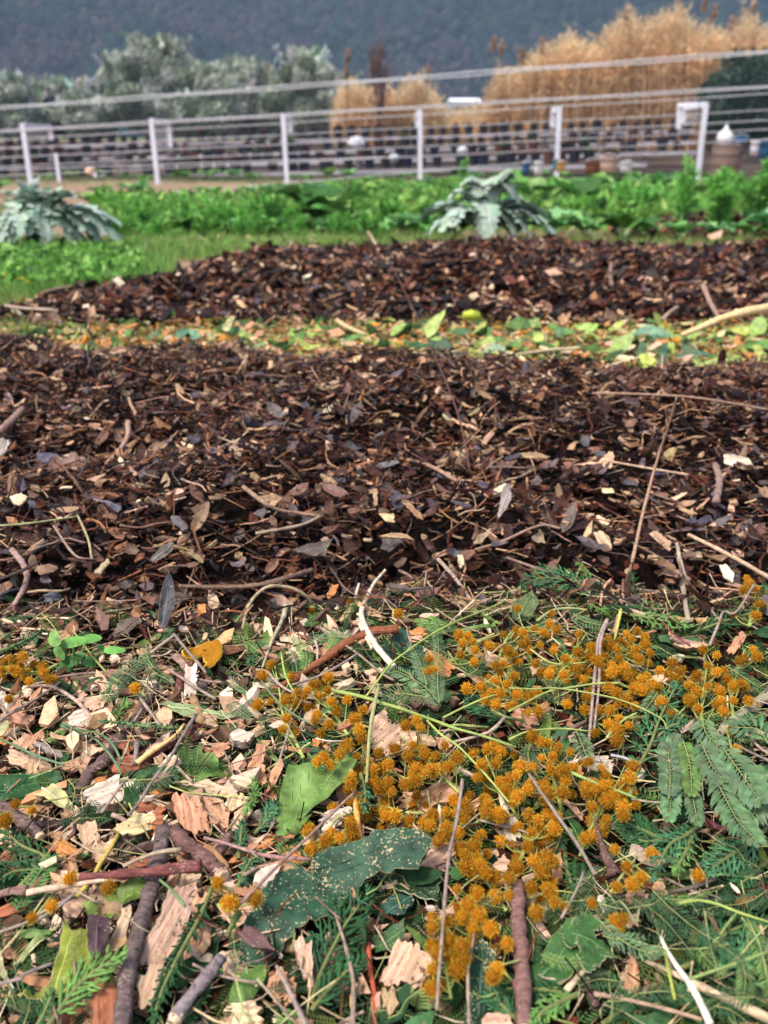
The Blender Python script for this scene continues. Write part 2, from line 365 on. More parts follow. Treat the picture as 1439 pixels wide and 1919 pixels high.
# ------------------------------------------------------------------ scattered shreds (merged, uncountable)
def v_flake(n=7, curl=.1, th=.08):
    a = np.sort(rng.random(n)*.5+np.arange(n))/n*2*np.pi; r = .5*(.6+.65*rng.random(n)); asp = rng.uniform(.28, .75)
    x = np.cos(a)*r; y = np.sin(a)*r*asp; z = curl*(x*x*2-.2)+.05*rng.standard_normal(n)*curl
    V = np.vstack([np.column_stack([x, y, z+th/2]), np.column_stack([x*.95, y*.95, z-th/2]), [[0, 0, th/2-curl*.1]], [[0, 0, -th/2-curl*.1]]])
    j = np.arange(n); k = (j+1) % n
    T = np.vstack([np.stack([j, k, np.full(n, 2*n)], 1), np.stack([k+n, j+n, np.full(n, 2*n+1)], 1), np.stack([j, j+n, k+n], 1), np.stack([j, k+n, k], 1)])
    return V, T
def v_leaf(curl=.3, twist=.3):
    u = np.linspace(-.5, .5, 6); Vs = []
    for q in u:
        wd = .19*(1-(2*q)**2*.95)**.6+.01
        for s in (-1, 0, 1):
            an = twist*q*2; zz = abs(s)*wd*.35
            Vs.append((q, s*wd*math.cos(an), curl*(q*q*2-.2)+zz+s*wd*math.sin(an)))
    V = np.array(Vs); V[:, 1:] += .012*rng.standard_normal((len(V), 2)); T = []
    for i in range(5):
        for s in range(2): a = i*3+s; T += [(a, a+3, a+4), (a, a+4, a+1)]
    return V, np.array(T)
def v_shred(bend=.12, r=.028, flat=.6, ns=4, rings=4):
    x = np.linspace(-.5, .5, rings); P = np.column_stack([x, bend*(rng.random()*2-1)*(1-4*x*x)+.03*rng.standard_normal(rings), bend*.6*(1-4*x*x)*rng.standard_normal()])
    rr = r*(.6+.6*rng.random(rings)); return tube(P, rr, ns, flat)
def euler_mats(yaw, pitch, roll):
    cy, sy, cp, sp, cr, sr = np.cos(yaw), np.sin(yaw), np.cos(pitch), np.sin(pitch), np.cos(roll), np.sin(roll)
    Rm = np.empty((len(yaw), 3, 3))
    Rm[:, 0, 0] = cy*cp; Rm[:, 0, 1] = cy*sp*sr-sy*cr; Rm[:, 0, 2] = cy*sp*cr+sy*sr
    Rm[:, 1, 0] = sy*cp; Rm[:, 1, 1] = sy*sp*sr+cy*cr; Rm[:, 1, 2] = sy*sp*cr-cy*sr
    Rm[:, 2, 0] = -sp; Rm[:, 2, 1] = cp*sr; Rm[:, 2, 2] = cp*cr
    return Rm
def scatter(name, m, sets, smooth=False):
    """sets: list of (variants, P (n,3), size (n,), yaw, pitch, roll, colours (n,3))"""
    VV = []; TT = []; CC = []; base = 0
    for variants, P, size, yaw, pitch, roll, cols in sets:
        pick = rng.integers(0, len(variants), len(P))
        for vi, (V, T) in enumerate(variants):
            ix = np.where(pick == vi)[0]
            if not len(ix): continue
            Rm = euler_mats(yaw[ix], pitch[ix], roll[ix]); n = len(V)
            W = np.einsum('nij,vj->nvi', Rm, V)*size[ix, None, None]+P[ix, None, :]
            VV.append(W.reshape(-1, 3)); TT.append((T[None]+(np.arange(len(ix))*n)[:, None, None]+base).reshape(-1, 3))
            CC.append(np.repeat(cols[ix], n, axis=0)); base += len(ix)*n
    o = obj(name, mesh_from(name, np.vstack(VV), np.vstack(TT), np.vstack(CC), m, smooth)); o['kind'] = 'stuff'; return o
def pal(n, items):
    wts = np.array([i[0] for i in items], float); c = np.array([i[1] for i in items])[rng.choice(len(items), n, p=wts/wts.sum())]
    return c*(.65+.7*rng.random((n, 1)))*(.92+.16*rng.random((n, 3)))
FL = [v_flake(int(rng.integers(5, 9)), .35*rng.random(), .05+.06*rng.random()) for _ in range(10)]
CH = [v_flake(int(rng.integers(5, 8)), .1, .14+.08*rng.random()) for _ in range(8)]
LF = [v_leaf(.5*rng.random()-.1, .9*rng.random()-.3) for _ in range(10)]
SH = [v_shred(.25*rng.random(), .018+.022*rng.random()) for _ in range(12)]
TH = [v_shred(.18*rng.random(), .010, 1, 3, 5) for _ in range(8)]
def place(n, fx, lift, tilt, smin, smax, items, V, pw=1.6):
    P = fx(n); n = len(P)
    size = smin+(smax-smin)*rng.random(n)**pw
    P[:, 2] = G(P[:, 0], P[:, 1])+lift*rng.random(n)
    return (V, P, size, rng.random(n)*6.283, rng.normal(0, tilt, n), rng.normal(0, tilt*1.2, n), pal(n, items))
BR = [(50, (.010, .0034, .0022)), (24, (.090, .026, .013)), (13, (.27, .12, .055)), (10, (.50, .30, .18)), (4, (.11, .08, .08))]  # darkest brown lowered, deep shadow put into the piece colour
LFC = [(16, (.105, .075, .072)), (24, (.16, .085, .058)), (38, (.045, .018, .012)), (14, (.32, .20, .12)), (4, (.08, .07, .085))]
TAN = [(4, (.42, .27, .15)), (2, (.58, .40, .27)), (2, (.27, .13, .07)), (1, (.65, .52, .36))]
def f_m1(n):
    x = rng.uniform(-1.35, 1.35, n); y = rng.uniform(.50, 1.44, n); k = rng.random(n) < ss((y-front_edge(x)+.05)/.05)*ss((strip_edge(x)-y)/.06); return np.column_stack([x[k], y[k], y[k]*0])
def f_m2(n):
    x = rng.uniform(-1.2, 2.3, n); y = rng.uniform(1.65, 3.15, n); k = (m2sd(x, y) > -.015) & (np.abs(x) < y*.62+.3); return np.column_stack([x[k], y[k], y[k]*0])
def f_m3(n):
    x = rng.uniform(.8, 2.8, n); y = rng.uniform(3.4, 4.1, n); k = m3sd(x, y) > 0; return np.column_stack([x[k], y[k], y[k]*0])
scatter('mulch', M['mulch'], [
    place(30000, f_m1, .017, .4, .003, .012, BR[:3], SH, 1.5), place(24000, f_m1, .014, .45, .004, .020, BR, FL), place(56000, f_m1, .019, .38, .006, .042, BR, SH, 2.4),
    place(5000, f_m1, .018, .45, .010, .034, LFC, LF), place(7000, f_m1, .018, .45, .008, .026, LFC, FL), place(2600, f_m1, .018, .35, .006, .024, TAN, CH, 2.2), place(5200, f_m1, .020, .3, .02, .07, TAN+BR, TH, 2)])
scatter('mulch', M['mulch'], [
    place(30000, f_m2, .018, .42, .010, .045, BR, FL), place(26000, f_m2, .020, .35, .015, .07, BR, SH, 2.2),
    place(4500, f_m2, .022, .45, .016, .05, LFC, LF), place(7000, f_m2, .022, .45, .014, .04, LFC+BR, FL), place(5000, f_m2, .024, .45, .02, .06, BR[:2], FL), place(2400, f_m2, .022, .35, .012, .034, TAN, CH, 2.2), place(3000, f_m2, .02, .3, .02, .09, TAN+BR, TH, 2),
    place(5000, f_m3, .02, .4, .02, .06, BR, FL), place(2000, f_m3, .02, .4, .02, .06, LFC, LF)])
# trees covering the slope
def v_crown():
    V = []; T = []; n = 7
    for i, (z, rr) in enumerate([(-.25, .30), (.05, .52), (.35, .46), (.58, .24)]):
        for k in range(n): a = (k+.5*(i % 2))/n*6.283; q = rr*random.uniform(.75, 1.25); V.append((math.cos(a)*q, math.sin(a)*q, z+random.uniform(-.08, .08)))
    V.append((0, 0, .72)); 
    for i in range(3):
        for k in range(n): q = (k+1) % n; T += [(i*n+k, i*n+q, i*n+n+q), (i*n+k, i*n+n+q, i*n+n+k)]
    T += [(3*n+k, 3*n+(k+1) % n, 4*n) for k in range(n)]
    return np.array(V), np.array(T)
CRN = [v_crown() for _ in range(8)]
def woods(n):
    y = 160+330*rng.random(n)**1.3; x = rng.uniform(-1, 1, n)*y*.62; f = vn(x, y, 42, 40)+.6*vn(x, y*.5, 16, 41); k = rng.random(n) < .97; x, y, f = x[k], y[k], f[k]
    P = np.column_stack([x, y, HZ(x, y)+.6]); s = rng.uniform(1.8, 4.4, len(x))*(1-.3*(f > .1))
    A = np.array([(.008, .024, .026), (.014, .036, .034), (.006, .017, .020), (.022, .044, .034)])[rng.integers(0, 4, len(x))]; B = np.array([(.035, .026, .036), (.055, .040, .050), (.026, .024, .034), (.065, .055, .055)])[rng.integers(0, 4, len(x))]
    c = np.where((f+rng.normal(0, .16, len(x)) > .12)[:, None], B, A)*(.7+.6*rng.random((len(x), 1)))
    z = np.zeros(len(x)); o = scatter('hillside_woods', M['tree'], [(CRN, P, s, rng.random(len(x))*6.28, z, z, c)], True)
woods(46000)
# litter strip between the mounds
STR = [(10, (.54, .28, .12)), (6, (.60, .40, .22)), (6, (.52, .22, .03)), (4, (.26, .32, .09)), (4, (.06, .13, .04)), (2, (.25, .13, .07)), (3, (.55, .45, .3))]
def f_st(n):
    x = rng.uniform(-1.4, 1.6, n); y = rng.uniform(1.28, 1.84, n); k = (y > strip_edge(x)-.03) & (m2sd(x, y) < .02); return np.column_stack([x[k], y[k], y[k]*0])
scatter('litter_strip', M['litter'], [
    place(9000, f_st, .012, .35, .006, .024, STR, CH), place(6000, f_st, .014, .4, .01, .05, STR, SH), place(2600, f_st, .014, .4, .012, .05, STR[3:5]+[(1, (.55, .5, .25))], LF)])
# foreground litter
def f_pl(n):
    x = rng.uniform(-.75, .75, n); y = rng.uniform(.02, .66, n); k = y < front_edge(x)+.012; return np.column_stack([x[k], y[k], y[k]*0])
def f_plL(n): P = f_pl(n); return P[rng.random(len(P)) < ss((.12-P[:, 0])/.25)+.12]
def f_plR(n): P = f_pl(n); return P[rng.random(len(P)) < ss((P[:, 0]+.12)/.2)+.25]
WOOD = [(6, (.60, .38, .24)), (5, (.68, .52, .36)), (3, (.48, .25, .13)), (2, (.28, .13, .07)), (2, (.10, .055, .035))]
GRN = [(4, (.050, .115, .045)), (4, (.025, .060, .025)), (3, (.12, .18, .045)), (1, (.26, .30, .10))]
STW = [(4, (.36, .25, .16)), (3, (.22, .13, .09)), (2, (.32, .34, .12)), (1, (.55, .42, .26))]
def n_pinna():          # a bit of leaflet comb
    mb = MB(); mb.add(*tube([(-.5, 0, 0), (0, .02, .02), (.5, 0, 0)], .012, 3), (1, 1, 1))
    for x in np.linspace(-.45, .48, 15):
        for s in (-1, 1):
            l = .24*(1-abs(x)*.9); mb.add([(x, 0, 0), (x+.05, s*l*.5, .03), (x+.09, s*l, 0), (x+.015, s*l*.5, .01)], [(0, 1, 2), (0, 2, 3)], (1, 1, 1))
    return np.vstack(mb.V), np.vstack(mb.T)
PN = [n_pinna()]
scatter('ground_litter', M['litter'], [
    place(13000, f_pl, .010, .45, .003, .014, WOOD+BR[:2], CH), place(6500, f_plL, .016, .4, .006, .024, WOOD, CH, 2.2),
    place(12000, f_pl, .014, .35, .012, .05, STW+WOOD+BR[:2], TH, 1.5), place(6000, f_plL, .014, .4, .006, .03, WOOD, SH),
    place(1600, f_pl, .014, .45, .010, .024, GRN, LF), place(1600, f_plR, .014, .45, .010, .024, GRN, LF), place(4600, f_plR, .012, .22, .018, .038, GRN+[(4, (.09, .18, .06))], PN), place(5000, f_pl, .018, .2, .015, .05, [(3, (.40, .32, .18)), (2, (.30, .32, .12)), (2, (.50, .40, .26))], TH, 1.3), place(1500, f_plL, .016, .25, .018, .034, GRN+[(4, (.09, .18, .06))], PN), place(500, f_plL, .010, .2, .018, .034, GRN, PN), place(6000, f_plL, .016, .2, .012, .05, STW+STW[:1], TH, 1.4)])

# ================================================================== BACKGROUND
def box(mb, c, s, col, mtx=None):
    x, y, z = [v/2 for v in s]
    V = np.array([(a, b, d) for a in (-x, x) for b in (-y, y) for d in (-z, z)])
    if mtx is not None: V = V @ np.array(mtx).T
    T = [(0, 1, 3), (0, 3, 2), (4, 6, 7), (4, 7, 5), (0, 4, 5), (0, 5, 1), (2, 3, 7), (2, 7, 6), (0, 2, 6), (0, 6, 4), (1, 5, 7), (1, 7, 3)]
    mb.add(V+np.asarray(c, float), T, col)
def beam(mb, a, b, wd, th, col):
    a = np.asarray(a, float); b = np.asarray(b, float); d = nrm(b-a)
    u = np.array([0, 0, 1.]) if abs(d[2]) < .9 else np.array([0, 1., 0]); s = nrm(np.cross(d, u)); u = np.cross(s, d)
    V = []
    for p in (a, b):
        for i, j in ((-1, -1), (1, -1), (1, 1), (-1, 1)): V.append(p+s*i*wd/2+u*j*th/2)
    T = [(0, 1, 2), (0, 2, 3), (4, 6, 5), (4, 7, 6)]
    for i in range(4): k = (i+1) % 4; T += [(i, i+4, k+4), (i, k+4, k)]
    mb.add(V, T, col)
def simple(name, mb, m, label, cat, group=None, smooth=False, kind=None):
    o = obj(name, mb.mesh(name, m, smooth)); tagit(o, label, cat, group, kind); return o

# --- fence posts with a bent-back arm
GREY = (.62, .62, .68)
GREY = (.62, .62, .68)
POSTS = [((42, 232), (58, 344), 1, .25, 'leftmost of the white metal posts, its arm hooked backward and down'),
         ((283, 223), (296, 341), 1, .45, 'white metal post with a wide hooked arm, second from the left'),
         ((530, 214), (538, 334), 1, .27, 'white metal post with a short hooked arm in front of the dark olive trees'),
         ((787, 207), (788, 320), 1, .23, 'straight white metal post in front of the gap between the reed beds'),
         ((1048, 200), (1045, 315), 1, .3, 'white metal post standing in front of the tall golden reeds'),
         ((1323, 192), (1311, 308), 1, .3, 'rightmost white metal post with a doubled hooked arm')]
for (tp, bp_, arm, drop, lab) in POSTS:
    AL = .5 if tp[0] == 1048 else .95 if tp[0] == 1323 else 1.15
    Y = 14.2; a = atdepth(*tp, Y); b = atdepth(*bp_, Y); b[2] = min(b[2], G(b[0], Y))-.15
    e = empty('fence_post', b); tagit(e, lab, 'fence post', 'white metal posts along the wires')
    mb = MB(); beam(mb, (0, 0, 0), a-b, .062, .062, GREY); obj('post', mb.mesh('post', M['metal'], False), e)
    mb = MB(); t = a-b; t2 = t+np.array([0, AL, -.01]); t1 = t+np.array([0, .04, -.03])
    beam(mb, t1, t2-np.array([0, 0, .03]), .06, .085, GREY); beam(mb, t2-np.array([0, .0, .06]), t2+np.array([0, 0, -drop*.85]), .06, .06, GREY)
    obj('arm', mb.mesh('arm', M['metal'], False), e)
    mb = MB()
    for q in np.linspace(.2, AL-.15, 7): beam(mb, t1+np.array([0, q, -.045]), t1+np.array([0, q, -drop*.85]), .008, .008, GREY)
    for q in np.linspace(.3, .8, 3): beam(mb, t1+np.array([0, .15, -drop*q]), t1+np.array([0, AL-.05, -drop*q]), .008, .008, GREY)
    obj('wire_mesh', mb.mesh('wire_mesh', M['wire'], False), e)
e = e; mb = MB(); p = atdepth(1322, 192, 14.2)
beam(mb, p+np.array([-.06, .1, -.02])-np.array(e.location), p+np.array([-.22, .5, -.02])-np.array(e.location), .06, .06, GREY)
beam(mb, p+np.array([-.22, .5, -.0])-np.array(e.location), p+np.array([-.20, .5, -.35])-np.array(e.location), .06, .06, GREY)
obj('arm', mb.mesh('arm', M['metal'], False), e)
p = atdepth(106, 300, 15.5); mb = MB(); beam(mb, (0, 0, -.7), (0, 0, .1), .05, .05, GREY)
o = simple('short_stake', mb, M['metal'], 'short grey stake between the two leftmost white posts', 'stake'); o.location = p

# --- wires
def wire(a, b, Ya, Yb, r, lab, n=2, gap=.03, sag=.0, grp='pale wires stretched across the plot'):
    P0 = atdepth(*a, Ya); P1 = atdepth(*b, Yb); d = P1-P0; P0 = P0-d*.25; P1 = P1+d*.25; e = empty('wire', P0); tagit(e, lab, 'wire', grp)
    for k in range(n):
        t = np.linspace(0, 1, 24)[:, None]; P = (P1-P0)*t+np.array([0, 0, 1])*(k*gap) - np.array([0, 0, 1])*sag*(4*t*(1-t))
        P[:, 2] += .004*np.sin(t[:, 0]*40+k*2)
        mb = MB(); mb.add(*tube(P, r, 5), GREY); obj('strand', mb.mesh('strand', M['wire']), e)
wire((0, 205), (1439, 101), 7.2, 6.0, .0040, 'highest pale double wire, crossing in front of the reeds and olive crowns', 2, .017)
wire((0, 248), (1439, 165), 12, 10.5, .006, 'double wire just above the post tops, sloping up to the right', 2, .02)
wire((0, 263), (1439, 176), 12.2, 10.7, .0045, 'thin wire just below the double wire at the post tops', 1)
wire((0, 279), (1439, 207), 12.6, 11, .0045, 'thin wire crossing just over the topmost row of pots', 1)
wire((0, 296), (1439, 226), 12.8, 11.5, .005, 'thin wire crossing the dark pots of the topmost bench', 1)
wire((0, 313), (1439, 243), 13, 12, .005, 'thin wire crossing between the second and third pot benches', 1)
wire((0, 330), (1439, 262), 13.2, 12.4, .005, 'lowest thin wire, just above the vegetable leaves', 1)
wire((0, 318), (700, 296), 16.2, 16, .008, 'wire in front of the lowest nursery bench on the left side', 1)
wire((430, 352), (900, 312), 11, 11, .005, 'short slack wire over the bare soil behind the leafy rows', 1)

# --- nursery benches with pots
BN = [((0, 276), (1300, 243), 28.0, 'topmost'), ((0, 300), (1300, 264), 24.5, 'second highest'), ((0, 318), (1300, 283), 21.0, 'second lowest'), ((0, 336), (1300, 303), 18.0, 'lowest')]
def pot_mesh(col, plant, pc):
    mb = MB(); a = np.linspace(0, 2*np.pi, 10, endpoint=False); ring = lambda r, z: np.column_stack([np.cos(a)*r, np.sin(a)*r, np.full(10, z)])
    V = np.vstack([ring(.10, 0), ring(.135, .22), ring(.15, .22), ring(.15, .26), ring(.125, .26), ring(.12, .23)]); T = []
    for k in range(5):
        for j in range(10): q = (j+1) % 10; T += [(k*10+j, k*10+q, k*10+10+q), (k*10+j, k*10+10+q, k*10+10+j)]
    V = np.vstack([V, [[0, 0, .235]], [[0, 0, 0]]]); T += [(50+j, 50+(j+1) % 10, 60) for j in range(10)]+[((j+1) % 10, j, 61) for j in range(10)]
    mb.add(V, T, col); pm = mb.mesh('plant_pot', M['pot'], False); fm = None
    if plant:
        f = MB()
        for k in range(70):
            d = nrm(rng.normal(0, 1, 3)*[1, 1, .7]+[0, 0, .8]); p0 = np.array([0, 0, .24]); p1 = p0+d*plant*(.5+.5*random.random()); s = nrm(np.cross(d, rng.normal(0, 1, 3)))*.022
            f.add([p0, (p0+p1)/2+s, p1, (p0+p1)/2-s], [(0, 1, 2), (0, 2, 3)], jc(pc, .3))
        fm = f.mesh('foliage', M['tree'], False)
    return pm, fm
PV = [pot_mesh((.02, .02, .03), .14, (.14, .05, .03)), pot_mesh((.03, .02, .02), .12, (.20, .07, .035)), pot_mesh((.012, .016, .035), 0, None),
      pot_mesh((.12, .045, .03), .13, (.08, .12, .05)), pot_mesh((.02, .02, .02), .16, (.10, .16, .06)), pot_mesh((.20, .16, .16), .10, (.20, .10, .07))]
npot = 0; POTS = {}
NTH = ['first', 'second', 'third', 'fourth', 'fifth', 'sixth', 'seventh', 'eighth', 'ninth', 'tenth', 'eleventh', 'twelfth', 'thirteenth', 'fourteenth', 'fifteenth', 'sixteenth', 'seventeenth', 'eighteenth', 'nineteenth', 'twentieth']
for bi, (a, b, Y, nm) in enumerate(BN):
    P0 = atdepth(*a, Y); P1 = atdepth(b[0], b[1], Y); d = P1-P0; P0 = P0-d*.22
    if bi == 3: P1 = P0+d*1.15
    e = empty('nursery_bench', P0); tagit(e, f'{nm} long nursery bench of pale weathered planks carrying plant pots', 'bench', 'stepped nursery benches behind the posts')
    L = P1-P0
    for q in (0, 1):
        mb = MB(); beam(mb, (0, q*.30, 0), L+np.array([0, q*.30, 0]), .26, .04, (.12, .085, .075)); obj('plank', mb.mesh('plank', M['pot'], False), e)
    mb = MB(); beam(mb, (0, -.16, -.03), L+np.array([0, -.16, -.03]), .03, .06, (.5, .5, .5)); obj('front_rail', mb.mesh('front_rail', M['plank'], False), e)
    nl = 9
    for k in range(nl):
        p = L*(k+.5)/nl; h = P0[2]+p[2]-G(P0[0]+p[0], Y); mb = MB(); box(mb, p+np.array([0, .1, -h/2-.05]), (.07, .07, h+.05), (.5, .5, .5)); obj('leg', mb.mesh('leg', M['plank'], False), e)
    sp = .37*Y/28; n = int(np.linalg.norm(L)/sp)
    for k in range(n):
        t = (k+.5)/n; p = P0+L*t+np.array([rng.normal(0, .05), .12+rng.normal(0, .05), .022])
        x, _ = topx(p)
        if x < -90 or x > 1345: continue
        vi = int(rng.choice(6, p=[[.5, .35, .1, .03, .02, 0], [.35, .2, .25, .05, .1, .05], [.3, .1, .3, .1, .1, .1], [.3, .15, .2, .1, .15, .1]][bi]))
        if random.random() < [.0, .04, .08, .14][bi]: continue
        if npot >= 290: continue
        o = obj('plant_pot', PV[vi][0], None, p); s = random.uniform(.68, 1.1)*(.9 if bi else 1.0); o.scale = (s, s, s); o.rotation_euler = (0, 0, random.random()*6)
        what = ['dark pot with reddish plant', 'brown pot with rusty plant', 'empty dark blue pot', 'terracotta pot', 'dark pot with green plant', 'pale grey pot'][vi]
        if PV[vi][1]: obj('foliage', PV[vi][1], o)
        ps = [50, 290, 533, 787, 1046, 1316]; g = sum(x > q for q in ps)
        where = 'left of first post' if g == 0 else 'right of last post' if g == 6 else f"between {['first', 'second', 'third', 'fourth', 'fifth', 'sixth'][g-1]} and {['first', 'second', 'third', 'fourth', 'fifth', 'sixth'][g]} posts"
        tagit(o, None, 'plant pot', f'plant pots on the {nm} bench'); POTS.setdefault((what, nm, where), []).append(o)
        npot += 1

for (what, nm, where), L in POTS.items():
    for i, o in enumerate(L): o['label'] = f'{what}, {nm} bench, {where}' + (f', {NTH[i]} of them' if len(L) > 1 else '')
# --- bins, tubs and other small things by the nursery
def barrel(px, py_top, py_bot, wpx, Y, col, name, lab, cat, bulge=.08, lid=None):
    t = atdepth(px, py_top, Y); b = atdepth(px, py_bot, Y); h = t[2]-b[2]; r = wpx/2/pxm(t); z = np.linspace(0, 1, 9)
    mb = MB(); P = np.column_stack([z*0, z*0, z*h]); rr = r*(1-bulge+bulge*np.sin(z*np.pi)); V, T = tube(P, rr, 16); mb.add(V, T, col)
    o = obj(name, mb.mesh(name, M['paint']), None, b); tagit(o, lab, cat)
    mb = MB()
    for q in (.06, .35, .65, .94): mb.add(*tube([(0, 0, q*h-.012), (0, 0, q*h+.012)], [r*(1-bulge+bulge*math.sin(q*math.pi))*1.03]*2, 16), tuple(v*.5 for v in col))
    obj('hoop', mb.mesh('hoop', M['paint']), o)
    if lid: mb = MB(); mb.add(*tube([(0, 0, h), (0, 0, h+.03)], [r*1.02, r*.9], 16), lid); obj('lid', mb.mesh('lid', M['paint']), o)
    return o, t, r
barrel(1356, 270, 330, 56, 13.5, (.20, .13, .11), 'barrel', 'brown wooden barrel under a white covered jar beside the rightmost post', 'barrel')
t = atdepth(1357, 270, 13.5); mb = MB(); q = .85/pxm(t)
z = np.array([0, 4, 12, 20, 26, 30, 34, 40])*q; rr = np.array([10, 16, 18, 16, 11, 5, 4, 2])*q
mb.add(*tube(np.column_stack([z*0, z*0, z]), rr, 14, rough=.1), (.72, .70, .70)); o = simple('covered_jar', mb, M['paint'], 'white lumpy covered jar standing on the brown barrel', 'jar', smooth=True); o.location = t
mb = MB(); mb.add(*tube(np.array([(0, 0, -2), (0, 0, 3)])*q, [14*q, 12*q], 14), (.6, .6, .62)); obj('cloth_rim', mb.mesh('cloth_rim', M['paint']), o)
t = atdepth(1382, 285, 13.4); mb = MB()
for k in range(26):
    c = np.array([random.uniform(-14, 14), random.uniform(-6, 6), random.uniform(-22, 12)])*q; V, T = CH[k % 8]; mb.add(V*14*q @ euler_mats(np.array([k*1.]), np.array([k*.7]), np.array([k*.4]))[0].T+c, T, jc((.10, .09, .12) if k % 3 else (.5, .48, .5), .3))
o = simple('wire_bundle', mb, M['paint'], 'tangled dark and grey bundle leaning on the brown barrel', 'bundle'); o.location = t
def tub(px, pt, pb, wpx, Y, col, name, lab, cat, taper=.85):
    t = atdepth(px, pt, Y); b = atdepth(px, pb, Y); h = (t[2]-b[2])*.9; r = wpx*.88/2/pxm(t); mb = MB()
    mb.add(*tube([(0, 0, 0), (0, 0, h*.5), (0, 0, h*.9), (0, 0, h*.9), (0, 0, h)], [r*taper, r*(taper+1)/2, r*.97, r*1.06, r*1.06], 18), col)
    o = obj(name, mb.mesh(name, M['paint'])); o.location = b; tagit(o, lab, cat)
    mb = MB(); mb.add(*tube([(0, 0, h+.001), (0, 0, h+.006)], [r*.9, r*.88], 18), tuple(v*.35 for v in col)); obj('opening_shade', mb.mesh('opening_shade', M['paint']), o)  # dark disc on the closed top; inner shade put into its colour
    a = np.linspace(0, math.pi, 9); mb = MB(); mb.add(*tube(np.column_stack([np.cos(a)*r*1.02, a*0-.01, h*.92+np.sin(a)*r*.45]), .006, 4), (.5, .5, .5)); obj('handle', mb.mesh('handle', M['wire']), o)
tub(985, 301, 326, 19, 12.5, (.03, .10, .26), 'bin', 'blue plastic bin standing among the leaves behind the silvery plant', 'bin')
tub(1008, 301, 328, 19, 12.3, (.75, .75, .78), 'bucket', 'white bucket standing beside the blue plastic bin', 'bucket')
tub(1050, 301, 322, 18, 12.4, (.55, .30, .06), 'bucket', 'yellow bucket at the foot of the post by the reeds', 'bucket')
tub(1040, 296, 320, 12, 12.8, (.05, .25, .30), 'bucket', 'small teal bucket just behind the yellow bucket', 'bucket')
tub(1110, 300, 325, 34, 13.5, (.20, .06, .035), 'tub', 'wide rust-red tub between the two rightmost posts', 'tub')
tub(1140, 292, 322, 40, 13, (.50, .36, .31), 'tub', 'pale pinkish tub beside the wide rust-red tub', 'tub')
tub(1172, 303, 322, 26, 12.7, (.62, .65, .66), 'basin', 'pale grey basin between the pinkish tub and the rightmost post', 'basin')
tub(1412, 262, 290, 18, 13, (.72, .70, .78), 'bucket', 'white bucket hanging by the right edge beside the barrel', 'bucket')
tub(1432, 262, 296, 34, 14, (.02, .10, .22), 'bin', 'dark blue bin cut by the right edge of the picture', 'bin')
tub(1387, 256, 268, 30, 14, (.05, .22, .50), 'basin', 'small bright blue basin behind the barrel', 'basin')
tub(1176, 300, 316, 12, 13, (.7, .7, .72), 'jar', 'small white jar at the foot of the rightmost post', 'jar')
for (px, py, s, c, lab) in [(170, 322, 16, (.75, .42, .25), 'pale orange crumpled bag behind the leafy rows on the left'), (186, 330, 18, (.72, .68, .70), 'white crumpled bag lying against the pale orange one'),
                            (668, 268, 24, (.6, .6, .66), 'grey-white plastic sack on the nursery benches before the bare tree'), (738, 296, 14, (.6, .62, .66), 'small white sack left of the straight post'),
                            (866, 282, 15, (.68, .68, .7), 'small white sack right of the straight post')]:
    p = atdepth(px, py, 17.5); sz = s/pxm(p); mb = MB(); n = 14
    th = np.linspace(0, np.pi, 9)[:, None]; ph = np.linspace(0, 2*np.pi, n, endpoint=False)[None]; rr = (1+.28*rng.random((9, n))); V = np.stack([np.sin(th)*np.cos(ph)*rr, np.sin(th)*np.sin(ph)*rr*.8, np.cos(th)*rr*.7], -1).reshape(-1, 3)*sz*.6
    T = [];
    for i in range(8):
        for j in range(n): k = (j+1) % n; T += [(i*n+j, i*n+n+j, i*n+n+k), (i*n+j, i*n+n+k, i*n+k)]
    mb.add(V, T, c); o = simple('plastic_sack' if 'sack' in lab else 'crumpled_bag', mb, M['paint'], lab, 'bag'); o.location = p

# --- distant house and palm
p = atdepth(868, 206, 60); q = 1/pxm(p); e = empty('farmhouse', p); tagit(e, 'small white farmhouse far off between the two reed beds', 'house')
mb = MB(); box(mb, np.array([0, 0, 2])*q, np.array([56, 60, 22])*q, (.35, .36, .40)); obj('wall', mb.mesh('wall', M['paint'], False), e)
mb = MB(); V = np.array([(-30, -33, 13), (30, -33, 13), (30, 33, 13), (-30, 33, 13), (-30, 0, 20), (30, 0, 20)])*q; mb.add(V, [(0, 1, 5), (0, 5, 4), (2, 3, 4), (2, 4, 5), (0, 4, 3), (1, 2, 5), (0, 3, 2), (0, 2, 1)], (.85, .88, .95)); obj('roof', mb.mesh('roof', M['paint'], False), e)
for x in (-14, 12): mb = MB(); box(mb, np.array([x, -31, 3])*q, np.array([8, 2, 9])*q, (.05, .05, .07)); obj('window', mb.mesh('window', M['paint'], False), e)
